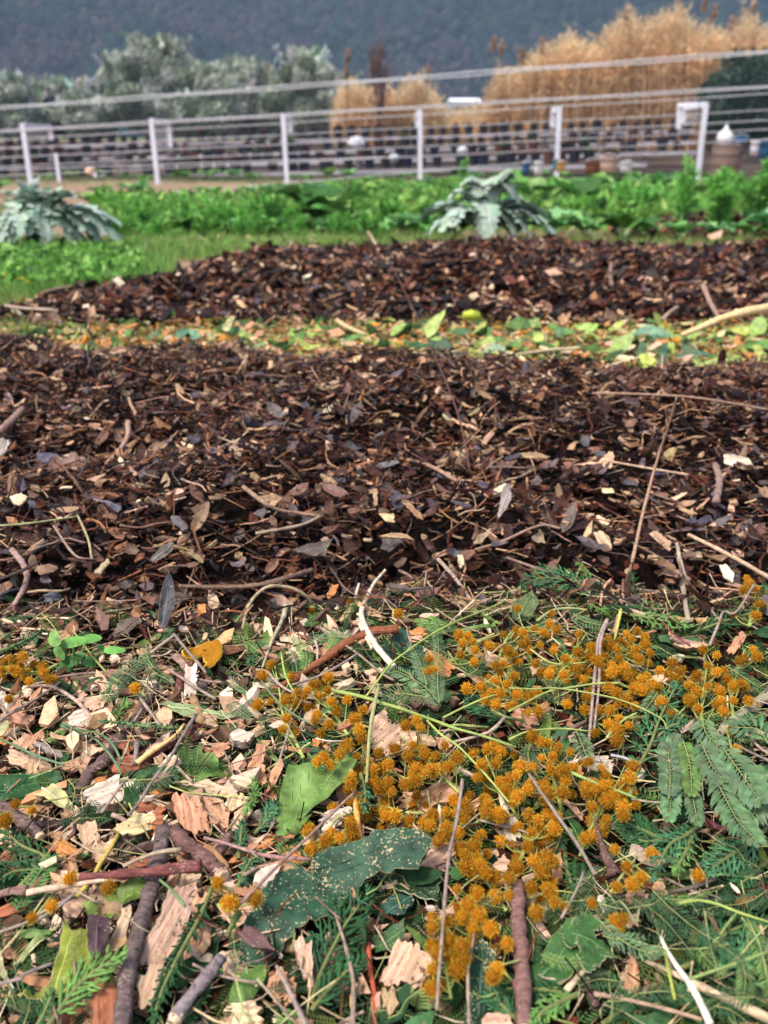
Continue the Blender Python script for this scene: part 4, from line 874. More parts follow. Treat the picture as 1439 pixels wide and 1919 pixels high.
def traced(name, reg, pts, col, lift=.012, tilt=.4, thick=.0015, jag=.0006, step=.0030, curl=.0, rough=.0006, m='chip', grain=None, smooth=True, rim=None, cup=0.0):
    P = fp(reg, pts); P = [(a, b) for a, b in P]; c = np.mean(P, 0); p, n = plane_at(c[0], c[1], lift, tilt, random.random()*6)
    Q = to_plane(P, p, n); lim = max(np.ptp([q[0] for q in P]), np.ptp([q[1] for q in P]))/pxm(p)*2.6
    for k in range(6):      # a piece lying nearly edge-on is tipped up towards the viewer's side
        if np.ptp(Q, axis=0).max() < lim and all((q-CAM)@np.array([0, cth, -sth]) > 0 for q in Q): break
        n = nrm(n*.6+nrm(CAM-p)*.4); Q = to_plane(P, p, n)
    c3 = Q.mean(0); U = Q-c3; _, _, vt = np.linalg.svd(U, full_matrices=False); ax = vt[0]
    if grain is not None:      # grain direction given in picture degrees
        g = to_plane([c, (c[0]+10*math.cos(R(grain)), c[1]-10*math.sin(R(grain)))], p, n); ax = nrm(g[1]-g[0])
    mt = frame(c3, ax, n); L2 = inv_pts(mt, Q)[:, :2]; ext = np.abs(L2).max(0)
    st = max(step*.75, min(ext)*2/14 if step < .01 else step); P2 = resample(L2, st, jag*1.5)
    sd = random.randint(0, 99); W_ = ext[1]+1e-4
    disp = lambda u, v: curl*((u/ext[0])**2-.3)*ext[0]+cup*((v/W_)**2-.3)*W_ + rough*2*(vn(u, v, .0045, sd)+.8*vn(u*0, v, .0016, sd+1)) + rough*4*vn(u, v, .018, sd+2)
    mb = MB(); plate(P2, thick, disp, st, col, mb, None)
    if rim:
        k = np.concatenate([P2, P2[:1]]); mb2 = MB(); mb2.add(*tube(np.column_stack([k, disp(k[:, 0], k[:, 1])]), thick*.4, 4), rim)
    o = obj(name, mb.mesh(name, M[m], smooth), None, None, mt)
    if rim: obj('rim', mb2.mesh('rim', M['straw']), o)
    OUT[0] = P2
    return o, c, mt, ext, disp
def size_word(c, ext): return ''
CN = {'cream': (.60, .46, .30), 'white': (.62, .54, .42), 'pink': (.56, .37, .25), 'salmon': (.52, .29, .17), 'orange': (.52, .23, .08), 'tan': (.42, .28, .165), 'redbrown': (.34, .13, .07), 'yellow': (.66, .54, .28), 'grey': (.38, .33, .29), 'brown': (.16, .09, .06)}
# wood chips: region, outline, colour, thickness mm, grain (deg or None), look, landmark phrase, own label
CHIPS = [
 ('A', [(35,800),(70,770),(150,790),(285,850),(290,890),(200,888),(110,855),(50,840)], 'pink', 3, -20, 'brown-striped', None, 'pale wood chip with a reddish stripe behind the dark leaf at the left edge'),
 ('A', [(130,700),(180,690),(235,650),(250,720),(245,790),(180,780),(120,760)], 'salmon', 2, 60, 'ragged', None, None),
 ('A', [(375,705),(400,700),(470,720),(590,770),(560,785),(450,785),(390,770)], 'pink', 3, -15, 'wedge-shaped', None, None),
 ('A', [(380,590),(420,555),(480,545),(520,600),(490,650),(420,640),(380,625)], 'white', 3, 20, 'rounded', None, None),
 ('A', [(440,470),(560,470),(585,510),(560,560),(470,540)], 'pink', 2, 30, 'broad', None, None),
 ('A', [(560,560),(640,520),(620,600),(625,680),(600,690)], 'salmon', 2, 70, 'narrow', None, None),
 ('A', [(700,570),(760,490),(785,500),(775,555),(720,600)], 'tan', 2, 60, 'slanting', None, None),
 ('A', [(1040,300),(1102,305),(1098,470),(1030,468)], 'white', 6, 90, 'upright', 'upright cream block', 'upright cream wood block standing on end behind the chips'),
 ('A', [(980,940),(1110,950),(1170,930),(1290,990),(1360,1045),(1290,1045),(1190,1010)], 'cream', 2, -15, 'long flat', None, None),
 ('A', [(1140,570),(1220,575),(1210,640),(1160,630)], 'pink', 3, 10, 'small square', None, None),
 ('A', [(1030,700),(1130,665),(1230,640),(1110,710),(1060,770),(1020,760)], 'salmon', 2, 30, 'curved', None, None),
 ('A', [(1180,740),(1285,730),(1270,790),(1220,830),(1150,800)], 'salmon', 4, 20, 'blocky', None, None),
 ('A', [(1310,930),(1400,950),(1400,1000),(1310,970)], 'cream', 5, -15, 'small blocky', None, None),
 ('A', [(1290,700),(1340,665),(1430,690),(1400,745),(1310,735)], 'white', 6, 20, 'chunky', None, None),
 ('A', [(1390,870),(1440,770),(1490,735),(1500,790),(1460,880),(1400,940)], 'salmon', 3, 60, 'smooth upright', None, None),
 ('A', [(400,830),(440,840),(540,960),(515,975),(450,890)], 'tan', 2, -50, 'curling', None, None),
 ('A', [(255,505),(330,500),(430,525),(380,535),(270,525)], 'tan', 1, -5, 'splintery', None, None),
 ('A', [(180,735),(240,725),(350,790),(360,820),(280,790)], 'grey', 2, -30, 'fibrous', None, None),
 ('A', [(480,1010),(650,920),(712,1005),(690,1060),(640,1090),(540,1135),(505,1080)], 'white', 4, 25, 'broad squarish', 'broad white chip', 'broad whitish squarish wood chip right of the yellow husk'),
 ('A', [(20,560),(70,530),(110,480),(130,450),(125,520),(70,600),(0,620)], 'salmon', 2, 40, 'pointed', None, None),
 ('A', [(760,650),(820,590),(825,660),(820,730),(780,700)], 'pink', 2, 70, 'small pointed', None, None),
 ('A', [(540,590),(600,610),(610,640),(430,660),(410,640)], 'pink', 2, 20, 'flat', None, None),
 ('A', [(910,720),(990,680),(1010,690),(960,750),(920,760)], 'pink', 2, 30, 'small flat', None, None),
 ('D', [(740,1045),(800,960),(870,870),(905,780),(945,660),(1040,640),(1105,615),(1110,660),(1090,760),(1030,890),(990,990),(930,1060),(880,1105),(800,1090)], 'pink', 5, 62, 'large', 'long salmon chip', 'largest long salmon wood chip lying right of the long grey stick'),
 ('D', [(970,130),(1050,115),(1120,145),(1160,200),(1190,325),(1140,335),(1095,355),(1010,280),(980,220)], 'salmon', 4, 100, 'deeply grooved', 'grooved square chip', 'square deeply grooved pink wood chip behind the forked bark stick'),
 ('D', [(1140,130),(1230,150),(1290,230),(1280,310),(1190,290),(1155,190)], 'salmon', 3, 130, 'crumbly', None, None),
 ('D', [(440,295),(540,272),(575,400),(540,440),(485,460),(455,380)], 'pink', 5, 100, 'striped upright', 'striped small chip', 'small upright striped pink wood chip left of the long grey stick top'),
 ('D', [(630,320),(700,270),(800,222),(870,235),(965,260),(915,300),(800,330),(690,345)], 'yellow', 3, 10, 'cream-yellow curled', None, None),
 ('D', [(760,210),(790,150),(850,140),(940,205),(860,220)], 'redbrown', 2, 0, 'fibrous', None, None),
 ('D', [(835,110),(900,70),(970,120),(890,140)], 'orange', 2, 0, 'thin', None, None),
 ('D', [(605,1025),(660,880),(690,735),(740,760),(750,830),(700,960),(640,1010)], 'cream', 3, 65, 'split upright', None, None),
 ('D', [(780,1130),(880,1080),(940,1120),(900,1230),(870,1300),(780,1300)], 'pink', 3, 80, 'half-buried', None, None),
 ('D', [(1290,310),(1350,230),(1390,250),(1310,330)], 'pink', 3, 50, 'small slanting', None, None),
 ('D', [(1090,700),(1170,690),(1130,800),(1080,820)], 'salmon', 2, 70, 'small crumbly', None, None),
 ('D', [(300,390),(345,360),(460,450),(440,490),(380,500),(320,470)], 'orange', 3, -40, 'ragged rust-orange', None, None),
 ('D', [(215,450),(300,400),(370,420),(240,480)], 'redbrown', 2, 20, 'thin rusty', None, None),
 ('D', [(100,370),(150,360),(180,400),(140,420)], 'redbrown', 1, 0, 'dry curled', None, None),
 ('E', [(-40,510),(0,470),(60,440),(170,350),(240,340),(225,390),(120,460),(60,500)], 'orange', 3, 30, 'red-edged', None, 'red-edged salmon wood shaving left of the big dark leaf'),
 ('E', [(0,470),(50,420),(110,370),(190,342),(150,385),(70,440)], 'pink', 3, 35, 'smooth pale', None, None),
 ('E', [(815,1180),(870,1050),(920,935),(960,945),(1040,970),(1115,1020),(1115,1080),(1070,1160),(1050,1215),(970,1180),(900,1185),(860,1205)], 'pink', 4, 65, 'striped', 'striped front chip', 'striped pale wood chip with torn lower edge below the dark leaf'),
 ('E', [(930,180),(960,100),(1030,120),(1100,80),(1160,30),(1210,20),(1265,115),(1190,170),(1130,180),(1060,260),(1000,230),(960,225)], 'salmon', 3, 20, 'frayed', 'frayed salmon chip', 'frayed salmon wood chip lying on the orange blossom heap'),
 ('E', [(1005,580),(1060,500),(1100,440),(1200,400),(1270,425),(1200,480),(1190,560),(1120,540)], 'pink', 3, 35, 'pointed pale', None, 'pointed pale chip sticking out beside the tip of the big dark leaf'),
 ('E', [(330,955),(430,950),(440,1080),(440,1210),(390,1150),(350,1050)], 'pink', 3, 80, 'tapering', None, None),
 ('E', [(190,1190),(240,1100),(350,1180),(340,1290),(220,1290)], 'salmon', 2, 60, 'flaky', None, None),
 ('E', [(0,230),(50,190),(100,220),(30,330),(-30,370)], 'pink', 2, 50, 'torn', None, None),
 ('E', [(480,240),(580,200),(660,190),(640,240),(580,300),(500,330)], 'white', 2, 30, 'whitish hollow', None, None),
 ('E', [(830,1210),(900,1215),(925,1300),(890,1350),(830,1320)], 'tan', 3, 80, 'blunt', None, None),
 ('E', [(920,300),(990,275),(1045,300),(960,310)], 'salmon', 2, 0, 'small thin', None, None),
 ('E', [(1065,760),(1110,745),(1140,770),(1130,810),(1080,830)], 'grey', 3, 0, 'small greyish', None, None),
 ('E', [(660,640),(700,620),(690,700),(660,780),(640,740)], 'tan', 2, 80, 'shaded', None, None),
 ('B', [(650,610),(725,525),(740,560),(760,610),(850,650),(905,700),(900,760),(860,760),(770,800),(700,790),(650,760),(640,690)], 'pink', 3, 40, 'broad flat', 'big pink chip', 'big smooth pink wood chip with a pointed top above the blossom heap'),
 ('B', [(235,650),(280,560),(365,500),(355,540),(320,590),(300,640),(240,690)], 'cream', 2, 55, 'narrow pointed', None, None),
 ('B', [(855,110),(910,85),(950,90),(960,135),(915,150),(875,130)], 'orange', 3, 0, 'small orange', None, 'small orange chip resting against the dark blue-green leaf'),
 ('B', [(945,30),(960,15),(995,30),(1000,60),(960,110)], 'pink', 2, 90, 'small narrow', None, None),
 ('B', [(185,215),(215,190),(290,180),(320,220),(260,270),(200,290)], 'cream', 3, 20, 'shredded', None, None),
 ('B', [(315,225),(440,150),(465,200),(400,260),(350,240)], 'salmon', 3, 30, 'ragged square', None, None),
 ('B', [(950,240),(990,220),(1060,250),(1110,310),(1080,370),(1040,360),(960,340)], 'orange', 3, -40, 'mottled orange', None, None),
 ('B', [(600,320),(700,305),(710,335),(620,340)], 'cream', 2, 0, 'small pale', None, None),
 ('B', [(0,740),(50,735),(55,800),(10,890),(-10,900)], 'salmon', 3, 70, 'smooth small', None, None),
 ('B', [(1190,350),(1310,370),(1400,450),(1270,440)], 'salmon', 2, -20, 'fibrous thin', None, None),
 ('C', [(100,460),(150,405),(175,440),(150,500),(110,490)], 'pink', 2, 60, 'small upright', None, None),
 ('C', [(0,700),(60,690),(160,730),(110,810),(30,790),(0,760)], 'salmon', 3, -20, 'flat', None, None),
 ('C', [(300,990),(420,960),(540,950),(570,1000),(500,1080),(420,1030)], 'white', 3, 10, 'frayed whitish', None, None),
 ('C', [(270,860),(350,840),(360,880),(300,890)], 'pink', 2, 10, 'small flat', None, None),
 ('C', [(1290,250),(1320,270),(1270,350),(1240,390),(1200,370),(1240,310)], 'salmon', 2, 50, 'splintered', None, None),
 ('C', [(890,270),(960,330),(1080,320),(1110,340),(1000,355),(920,340)], 'tan', 4, 0, 'barky', None, None),
 ('F', [(120,440),(160,410),(190,450),(170,490),(130,480)], 'pink', 3, 0, 'small pink', None, None),
 ('F', [(395,430),(440,385),(455,440),(450,510),(415,540),(400,520)], 'salmon', 3, 85, 'narrow upright', None, None),
 ('F', [(275,575),(320,568),(360,600),(378,640),(375,740),(330,720),(280,690)], 'tan', 3, 80, 'pale brown', None, None),
 ('F', [(735,600),(790,560),(850,570),(880,660),(830,660),(780,640)], 'tan', 3, 20, 'blocky tan', None, None),
 ('F', [(620,600),(640,590),(690,670),(650,685)], 'white', 2, -60, 'small bright white', None, 'small bright white splinter beside the curled green leaf'),
 ('F', [(750,980),(770,900),(800,900),(820,980),(810,1060),(760,1075)], 'salmon', 4, 85, 'striped', None, None),
 ('F', [(60,1190),(90,1160),(190,1165),(200,1250),(70,1250)], 'pink', 3, 0, 'bottom-edge', None, None),
 ('F', [(440,110),(500,140),(550,200),(530,230),(490,180)], 'pink', 2, -50, 'fibrous', None, None),
 ('F', [(250,500),(300,480),(320,500),(280,540),(250,530)], 'pink', 2, 20, 'small rough', None, None),
 ('F', [(135,90),(165,130),(200,200),(235,230),(245,320),(200,345),(165,310),(155,240),(150,160)], 'white', 3, 105, 'peeling bark-like', 'white torn sliver', 'long white torn wood sliver standing in the blossom heap'),
 ('F', [(0,150),(40,120),(80,100),(60,150),(20,200),(-10,210)], 'salmon', 2, 50, 'fibrous', None, None),
 ('F', [(850,905),(940,930),(1000,965),(1000,990),(900,950)], 'cream', 2, -30, 'split', None, None),
 ('W', [(170,1880),(210,1840),(235,1870),(225,1930),(180,1940)], 'redbrown', 4, 90, 'bark-covered', None, None),
 ('W', [(425,1890),(480,1880),(500,1930),(430,1940)], 'cream', 3, 0, 'bottom-edge cream', None, None),
]
MCHIPS = [   # pale chips lying on the near mulch mound
 ('M', [(50,390),(120,372),(150,390),(120,430),(85,447),(70,420)], 'cream', 'pale cream', 'small cream wood chip on the near mulch by the left edge'),
 ('M', [(1070,200),(1110,160),(1170,165),(1215,180),(1200,195),(1140,185),(1110,200)], 'white', 'thin white', 'thin white curved chip on the near mulch, left of its middle'),
 ('M', [(1015,80),(1050,95),(1090,105),(1070,135),(1035,125)], 'cream', 'small cream', 'small cream chip just behind the thin white curved chip'),
 ('O', [(1190,155),(1250,160),(1330,180),(1355,215),(1320,215),(1270,195),(1235,225),(1190,205)], 'white', 'torn white', 'torn white chip on the near mulch close to the right edge'),
 ('O', [(455,590),(500,585),(545,620),(560,680),(520,700),(480,650)], 'cream', 'curved cream', 'curved cream chip on the mulch left of the tall dry stem'),
 ('O', [(770,600),(810,585),(895,655),(880,700),(810,640)], 'pink', 'pink', 'pink oblong chip on the mulch right of the tall dry stem'),
 ('O', [(1165,790),(1195,775),(1250,830),(1240,880),(1190,855)], 'white', 'white', 'bright white chip on the mulch above the right-hand blossoms'),
 ('M', [(530,820),(600,740),(620,760),(560,835)], 'cream', 'cut pale', 'pale cut stick end on the mulch left of the upright grey leaf'),
 ('N', [(1130,730),(1160,720),(1170,780),(1140,790)], 'cream', 'small oval', 'small oval cream chip on the mulch near the dark hollow'),
 ('N', [(395,950),(430,880),(465,890),(440,950),(410,970)], 'orange', 'orange', 'orange-tan chip on the mulch behind the curving twig loop'),
 ('O', [(500,350),(570,355),(560,380),(520,380)], 'yellow', 'flat yellowish', 'flat yellowish flake crossing behind the tall dry stem'),
 ('M', [(1110,1005),(1155,1003),(1160,1050),(1115,1065)], 'orange', 'bright orange', 'tiny bright orange square chip right of the upright grey leaf'),
 ('O', [(510,530),(545,525),(550,545),(520,550)], 'yellow', 'tiny yellow', 'tiny pale yellow scrap on the mulch left of the tall dry stem'),
 ('O', [(935,465),(960,460),(1040,490),(1000,500)], 'tan', 'tan', 'tan splinter on the mulch midway between the stem and the right edge'),
 ('O', [(40,150),(130,140),(215,165),(190,180),(70,175)], 'tan', 'long tan', 'long tan flake lying across the middle of the near mulch'),
 ('M', [(-20,60),(40,70),(60,90),(20,150),(-20,170)], 'grey', 'whitish', 'whitish flake at the left edge of the near mulch'),
 ('O', [(885,410),(960,375),(985,380),(920,420)], 'cream', 'small slanting', 'small slanting cream splinter right of the tall dry stem'),
 ('O', [(430,200),(480,200),(550,140),(575,170),(560,240),(480,220),(340,215)], 'pink', 'dull pink', 'dull pink torn leaf flake on the near mulch left of the dry stem'),
 ('S', [(420,250),(440,238),(468,262),(450,275)], 'white', 'white', 'white flake on the left shoulder of the far mulch mound'),
 ('S', [(1225,440),(1270,430),(1295,450),(1250,470)], 'salmon', 'pinkish', 'pinkish flat chip at the front foot of the far mound'),
 ('S', [(330,360),(350,345),(358,375),(340,390)], 'tan', 'tan', 'tan upright flake on the left end of the far mound'),
 ('U', [(600,215),(640,205),(670,225),(620,235)], 'pink', 'pink', 'pinkish flake high on the middle of the far mound'),
 ('U', [(315,310),(345,295),(355,315),(330,328)], 'cream', 'cream', 'cream flake on the far mound behind the bright green leaf'),
 ('U', [(375,335),(410,328),(445,345),(400,350)], 'pink', 'pink', 'pink flake on the far mound behind the lime-green scrap'),
 ('U', [(650,395),(670,375),(690,405),(665,420)], 'salmon', 'salmon', 'salmon chip at the front foot of the far mound, middle'),
 ('U', [(1210,85),(1270,60),(1260,95),(1225,100)], 'pink', 'pink', 'pinkish dry leaf lying on the small rear mulch patch'),
 ('N', [(650,345),(680,360),(680,440),(665,450)], 'tan', 'tan', 'tan upright splinter in the middle of the near mulch'),
 ('N', [(820,420),(860,425),(930,490),(940,525),(890,500)], 'tan', 'tan', 'long tan flake above the dark hollow of the near mulch'),
 ('N', [(690,620),(760,600),(850,610),(890,635),(800,632)], 'tan', 'tan', 'curved tan husk in front of the dark hollow'),
 ('N', [(690,490),(770,490),(780,540),(730,535)], 'yellow', 'yellowish', 'yellowish broken leaf scrap in the middle of the near mulch'),
]
for (rg, pts, cn, th, gr, look, land, lab) in CHIPS:
    o, c, mt, ext, _ = traced('wood_chip', rg, pts, jc(CN[cn], .08), lift=random.uniform(.009, .013)+th*.0008, tilt=.45, thick=th*.001, jag=.0007, grain=gr, m='bark' if cn in ('brown',) else 'chip', rough=.0006, cup=random.uniform(-.12, .12), smooth=False)
    register(o, c[0], c[1], f'{look}' if cn in look else f'{look} {({"pink":"pale pink","redbrown":"red-brown"}).get(cn, cn)}', 'wood chip', 'wood chip', 'wood chips in the shredded pile', land, lab)
for (rg, pts, cn, look, lab) in MCHIPS:
    far = rg in 'SU'
    o, c, mt, ext, _ = traced('wood_chip', rg, pts, jc(CN[cn], .08), lift=.022 if not far else .03, tilt=.5, thick=.0018 if not far else .003, jag=.0005, step=.003 if not far else .008, cup=.2)
    register(o, c[0], c[1], look, 'wood chip', 'wood chip', 'pale chips on the mulch', None, lab)

# leaves: region, outline, colour, material, lift, curl, look, landmark, label, rim
G1, G2, G3, G4 = (.024, .066, .036), (.045, .12, .03), (.15, .26, .06), (.085, .16, .03)
LEAVES = [
 ('E', [(0,1090),(30,960),(80,800),(180,640),(280,540),(370,500),(400,540),(425,590),(438,540),(430,480),(440,430),(560,395),(700,370),(830,320),(950,308),(1040,330),(1110,385),(1060,470),(1030,540),(900,530),(760,570),(650,640),(600,730),(480,800),(370,860),(280,950),(200,1080),(90,1090)], G1, 'dusty', .024, .22, 'large', 'big dark leaf', 'largest dark green leaf, torn and dusted with wood crumbs', (.42,.36,.18), -35),
 ('E', [(10,1110),(100,1080),(195,1090),(150,1190),(80,1330),(40,1440),(-20,1440),(-30,1300)], G4, 'leaf', .018, .1, 'olive', None, 'folded-over olive green end of a leaf below the big dark leaf', None, 60),
 ('W', [(540,1437),(590,1435),(612,1450),(635,1430),(655,1411),(668,1432),(650,1462),(600,1505),(570,1535),(585,1530),(560,1560),(540,1582),(520,1568),(518,1520),(528,1470)], G3, 'leaf', .024, .15, 'bright green', 'bright split leaf', 'bright yellow-green split leaf left of the blossom heap', None, 40),
 ('A', [(960,830),(1040,760),(1080,790),(1130,740),(1140,790),(1200,790),(1235,850),(1230,930),(1170,940),(1100,1000),(1030,1010),(980,940)], G3, 'leaf', .017, .15, 'lobed', 'lobed green leaf', 'lobed fresh green leaf behind the grooved square chip', None, 80),
 ('A', [(-60,930),(0,905),(120,900),(280,885),(350,885),(330,950),(220,1010),(100,1050),(0,1055),(-60,1060)], (.03,.10,.03), 'leaf', .020, .2, 'dark glossy', 'dark left leaf', 'dark glossy green leaf entering from the left edge', (.3,.33,.12), 15),
 ('D', [(100,1245),(200,1230),(270,1195),(310,1080),(340,950),(360,800),(400,880),(430,880),(470,880),(500,900),(530,980),(520,1060),(440,1200),(340,1250),(200,1255)], (.20,.24,.03), 'leaf', .022, -.3, 'yellow-green', 'curled yellow-green leaf', 'large curled yellow-green leaf with a torn edge at lower left', (.6,.52,.22), 70),
 ('D', [(470,720),(540,730),(560,800),(500,800),(490,770)], (.16,.22,.04), 'leaf', .022, .3, 'small olive', None, None, None, 60),
 ('D', [(600,800),(575,680),(700,610),(820,590),(830,650),(780,700),(700,740),(620,810)], (.13,.20,.03), 'leaf', .022, -.35, 'rolled olive green', None, 'rolled olive green leaf with cracks left of the grey stick', None, 30),
 ('D', [(500,800),(560,795),(620,830),(630,900),(590,1000),(540,1075),(510,1030),(490,920)], (.055,.028,.035), 'leaf', .026, .2, 'purple-brown', None, 'dark purple-brown oval leaf standing by the curled yellow-green leaf', None, 85),
 ('D', [(20,920),(110,880),(200,880),(300,900),(290,925),(200,925),(100,915)], G3, 'leaf', .016, .2, 'narrow bright green', None, None, None, 0),
 ('D', [(70,1100),(130,980),(200,900),(350,855),(260,905),(170,980),(110,1070)], (.36,.40,.16), 'leaf', .018, .1, 'thin pale curling', None, None, None, 40),
 ('D', [(-30,960),(0,990),(20,1080),(60,1190),(100,1245),(60,1230),(0,1130),(-30,1050)], (.45,.42,.22), 'leaf', .020, .1, 'pale curling', None, None, None, -60),
 ('E', [(10,885),(60,865),(130,875),(180,930),(235,1000),(150,990),(60,950)], (.16,.085,.08), 'bark', .034, .25, 'brown pod-like', None, 'brown dry pod lying on the lower end of the big dark leaf', None, -30),
 ('F', [(300,920),(400,780),(470,700),(520,680),(480,740),(500,820),(530,860),(530,930),(470,1000),(420,1045),(350,1040),(300,990)], G2, 'leaf', .022, .15, 'folded green', 'folded green leaf', 'folded mid green leaf right of the upright red-brown stick', (.42,.5,.14), 50),
 ('F', [(445,740),(500,690),(580,670),(640,720),(620,760),(590,790),(640,790),(690,860),(560,965),(530,900),(530,800),(520,760),(490,860),(450,810)], G2, 'leaf', .030, -.3, 'ragged green', None, 'ragged hole-eaten green leaf curling over the folded green leaf', (.5,.45,.28), -30),
 ('F', [(-20,1240),(-10,1000),(0,850),(60,800),(130,850),(120,930),(90,1000),(80,1100),(40,1240)], (.02,.06,.03), 'dusty', .020, .2, 'narrow very dark', None, 'narrow very dark leaf left of the upright red-brown stick', None, 85),
 ('B', [(720,170),(820,90),(860,110),(900,150),(1040,220),(1030,240),(950,260),(900,330),(800,320),(740,280),(720,220)], (.03,.085,.06), 'leaf', .013, .2, 'dark blue-green', 'dark blue-green leaf', 'dark blue-green leaf with pale veins behind the small orange chip', None, -40),
 ('B', [(870,50),(900,30),(1000,30),(1100,55),(1200,68),(1340,72),(1345,85),(1200,90),(1070,110),(1000,120),(960,100)], G3, 'leaf', .014, .15, 'long bright green', None, 'long bright green leaf with stalk at the edge of the mulch', None, -5),
 ('E', [(800,600),(900,570),(1000,580),(1090,540),(1160,600),(1140,740),(1040,700),(920,650)], (.03,.07,.03), 'leaf', .016, .3, 'dark curled', None, 'dark curled leaf under the tip of the big dark leaf', (.5,.48,.3), -10),
 ('E', [(1200,520),(1330,540),(1250,610),(1210,600)], G2, 'leaf', .014, .1, 'small toothed', None, None, None, 0),
 ('E', [(780,920),(960,810),(960,880),(930,970),(790,1010)], (.05,.12,.035), 'leaf', .014, .1, 'half-hidden green', None, None, None, 35),
 ('E', [(900,680),(1000,690),(1010,720),(960,800),(860,790),(800,780)], (.02,.07,.045), 'dusty', .012, .1, 'shaded dark', None, None, None, 35),
 ('E', [(60,680),(120,590),(200,520),(240,500),(180,590),(110,670)], G3, 'leaf', .013, .1, 'slim green', None, None, None, 40),
 ('O', [(30,970),(110,930),(150,990),(110,1060),(40,1100),(0,1090),(0,1000)], (.12,.16,.06), 'leaf', .03, .35, 'olive upright', None, 'olive leaf standing up between the cypress sprig and the blossoms', None, 60),
 ('F', [(410,160),(480,200),(550,260),(580,360),(520,380),(490,330),(500,270)], G2, 'leaf', .015, .1, 'green strip', None, None, None, -60),
 ('F', [(990,470),(1080,480),(1060,510),(1000,515)], G4, 'leaf', .015, .1, 'small olive', None, None, None, 0),
 ('F', [(880,640),(960,690),(1050,760),(1030,780),(930,770),(890,700)], (.035,.09,.03), 'leaf', .012, .1, 'shaded green', None, None, None, -40),
 ('F', [(1350,1010),(1439,1000),(1480,1100),(1439,1110),(1380,1080)], (.12,.24,.09), 'leaf', .012, .1, 'fresh green', None, None, None, 10),
 ('C', [(1320,1020),(1439,1000),(1480,1080),(1400,1110)], (.12,.24,.09), 'leaf', .014, .1, 'fresh green', None, None, None, 10),
 ('A', [(885,515),(960,505),(1100,530),(1290,570),(1380,575),(1300,605),(1200,600),(1100,598),(1040,590),(960,550)], (.27,.32,.15), 'leaf', .019, .1, 'pale ragged', None, 'pale green ragged leaf strip in front of the upright cream block', (.4,.4,.22), -10),
 ('A', [(180,1020),(240,985),(300,965),(370,1010),(415,1080),(400,1125),(310,1080),(250,1035)], (.52,.46,.20), 'leaf', .019, -.2, 'yellow', 'yellow husk', 'speckled pale yellow husk below the dark glossy left leaf', None, -40),
 ('A', [(1040,210),(1100,190),(1170,168),(1225,175),(1243,210),(1240,250),(1200,290),(1150,320),(1165,270),(1130,235),(1085,250),(1045,250)], (.50, .21, .02), 'bloom', .022, .9, 'orange', 'curled orange scrap', 'curled bright orange fungus-like scrap at the edge of the mulch', (.7,.4,.05), 30),
 ('A', [(0,690),(0,600),(50,610),(50,640),(20,690)], (.45,.42,.22), 'leaf', .016, .2, 'dry pale', None, None, None, 60),
 ('M', [(945,795),(965,850),(975,880),(982,980),(950,1080),(920,1140),(885,1100),(890,1040),(900,980),(920,880)], (.065,.062,.07), 'leaf', .05, .12, 'grey upright', 'upright grey leaf', 'dark grey leaf standing upright at the front of the mulch', (.25,.2,.17), 80),
 ('M', [(630,1165),(660,1100),(740,1065),(800,1070),(790,1110),(720,1160),(640,1175)], (.11,.075,.06), 'leaf', .025, .15, 'brown oval', None, 'brown oval leaf lying left of the upright grey leaf', None, 30),
 ('N', [(1390,330),(1430,320),(1435,400),(1400,470),(1355,525),(1370,430)], (.30,.25,.24), 'leaf', .045, .15, 'greyish tilted', None, 'greyish pale leaf standing over the dark hollow in the mulch', (.55,.45,.35), 70),
 ('N', [(190,695),(300,660),(430,635),(390,700),(330,735),(280,720)], (.13,.10,.085), 'leaf', .022, .2, 'brown crumpled', None, 'brown crumpled leaf left of the middle of the near mulch', None, 10),
 ('M', [(200,150),(250,140),(330,165),(300,205),(240,210)], (.07,.065,.09), 'leaf', .025, .1, 'slate grey', None, 'slate grey leaf at upper left of the near mulch', None, 10),
 ('M', [(330,200),(400,150),(480,180),(470,235),(400,245),(335,240)], (.26,.15,.12), 'leaf', .025, .2, 'reddish', None, 'dull reddish dry leaf beside the slate grey leaf', None, 20),
 ('M', [(500,385),(600,420),(690,450),(660,490),(590,430)], (.14,.13,.17), 'leaf', .025, .1, 'lilac-grey', None, 'lilac-grey pointed leaf scrap left of the thin white chip', None, -20),
 ('M', [(840,760),(900,680),(970,630),(975,670),(930,740),(860,770)], (.17,.14,.12), 'leaf', .025, .2, 'grey-brown', None, 'grey-brown folded leaf just behind the upright grey leaf', None, 45),
 ('M', [(240,945),(300,925),(350,955),(340,985),(250,980)], (.11,.11,.13), 'leaf', .022, .1, 'grey glossy', None, 'grey glossy leaf scrap left of the brown oval leaf', None, 0),
 ('U', [(135,440),(180,395),(230,362),(225,385),(190,450),(160,470)], (.42,.52,.14), 'leaf', .05, .1, 'bright green', None, 'bright green pointed leaf standing behind the litter strip', None, 50),
 ('U', [(820,565),(860,470),(945,435),(920,500),(860,560)], (.30,.42,.14), 'leaf', .04, .1, 'pale green', 'pale green strip leaf', 'pale green folded leaf on the right part of the litter strip', None, 50),
 ('U', [(1020,575),(1030,510),(1060,485),(1065,540),(1040,585)], (.04,.12,.07), 'leaf', .035, .2, 'dark green', None, 'dark green leaf standing on the litter strip near the right', None, 80),
 ('U', [(1140,580),(1240,540),(1350,550),(1300,590),(1200,600)], (.32,.42,.12), 'leaf', .025, .1, 'yellow-green', None, 'broad yellow-green leaf at the front of the strip on the right', None, 0),
 ('U', [(380,585),(480,560),(600,555),(560,575),(450,590)], (.08,.17,.11), 'leaf', .03, .1, 'blue-green', None, 'long blue-green leaf at the front of the litter strip', None, 5),
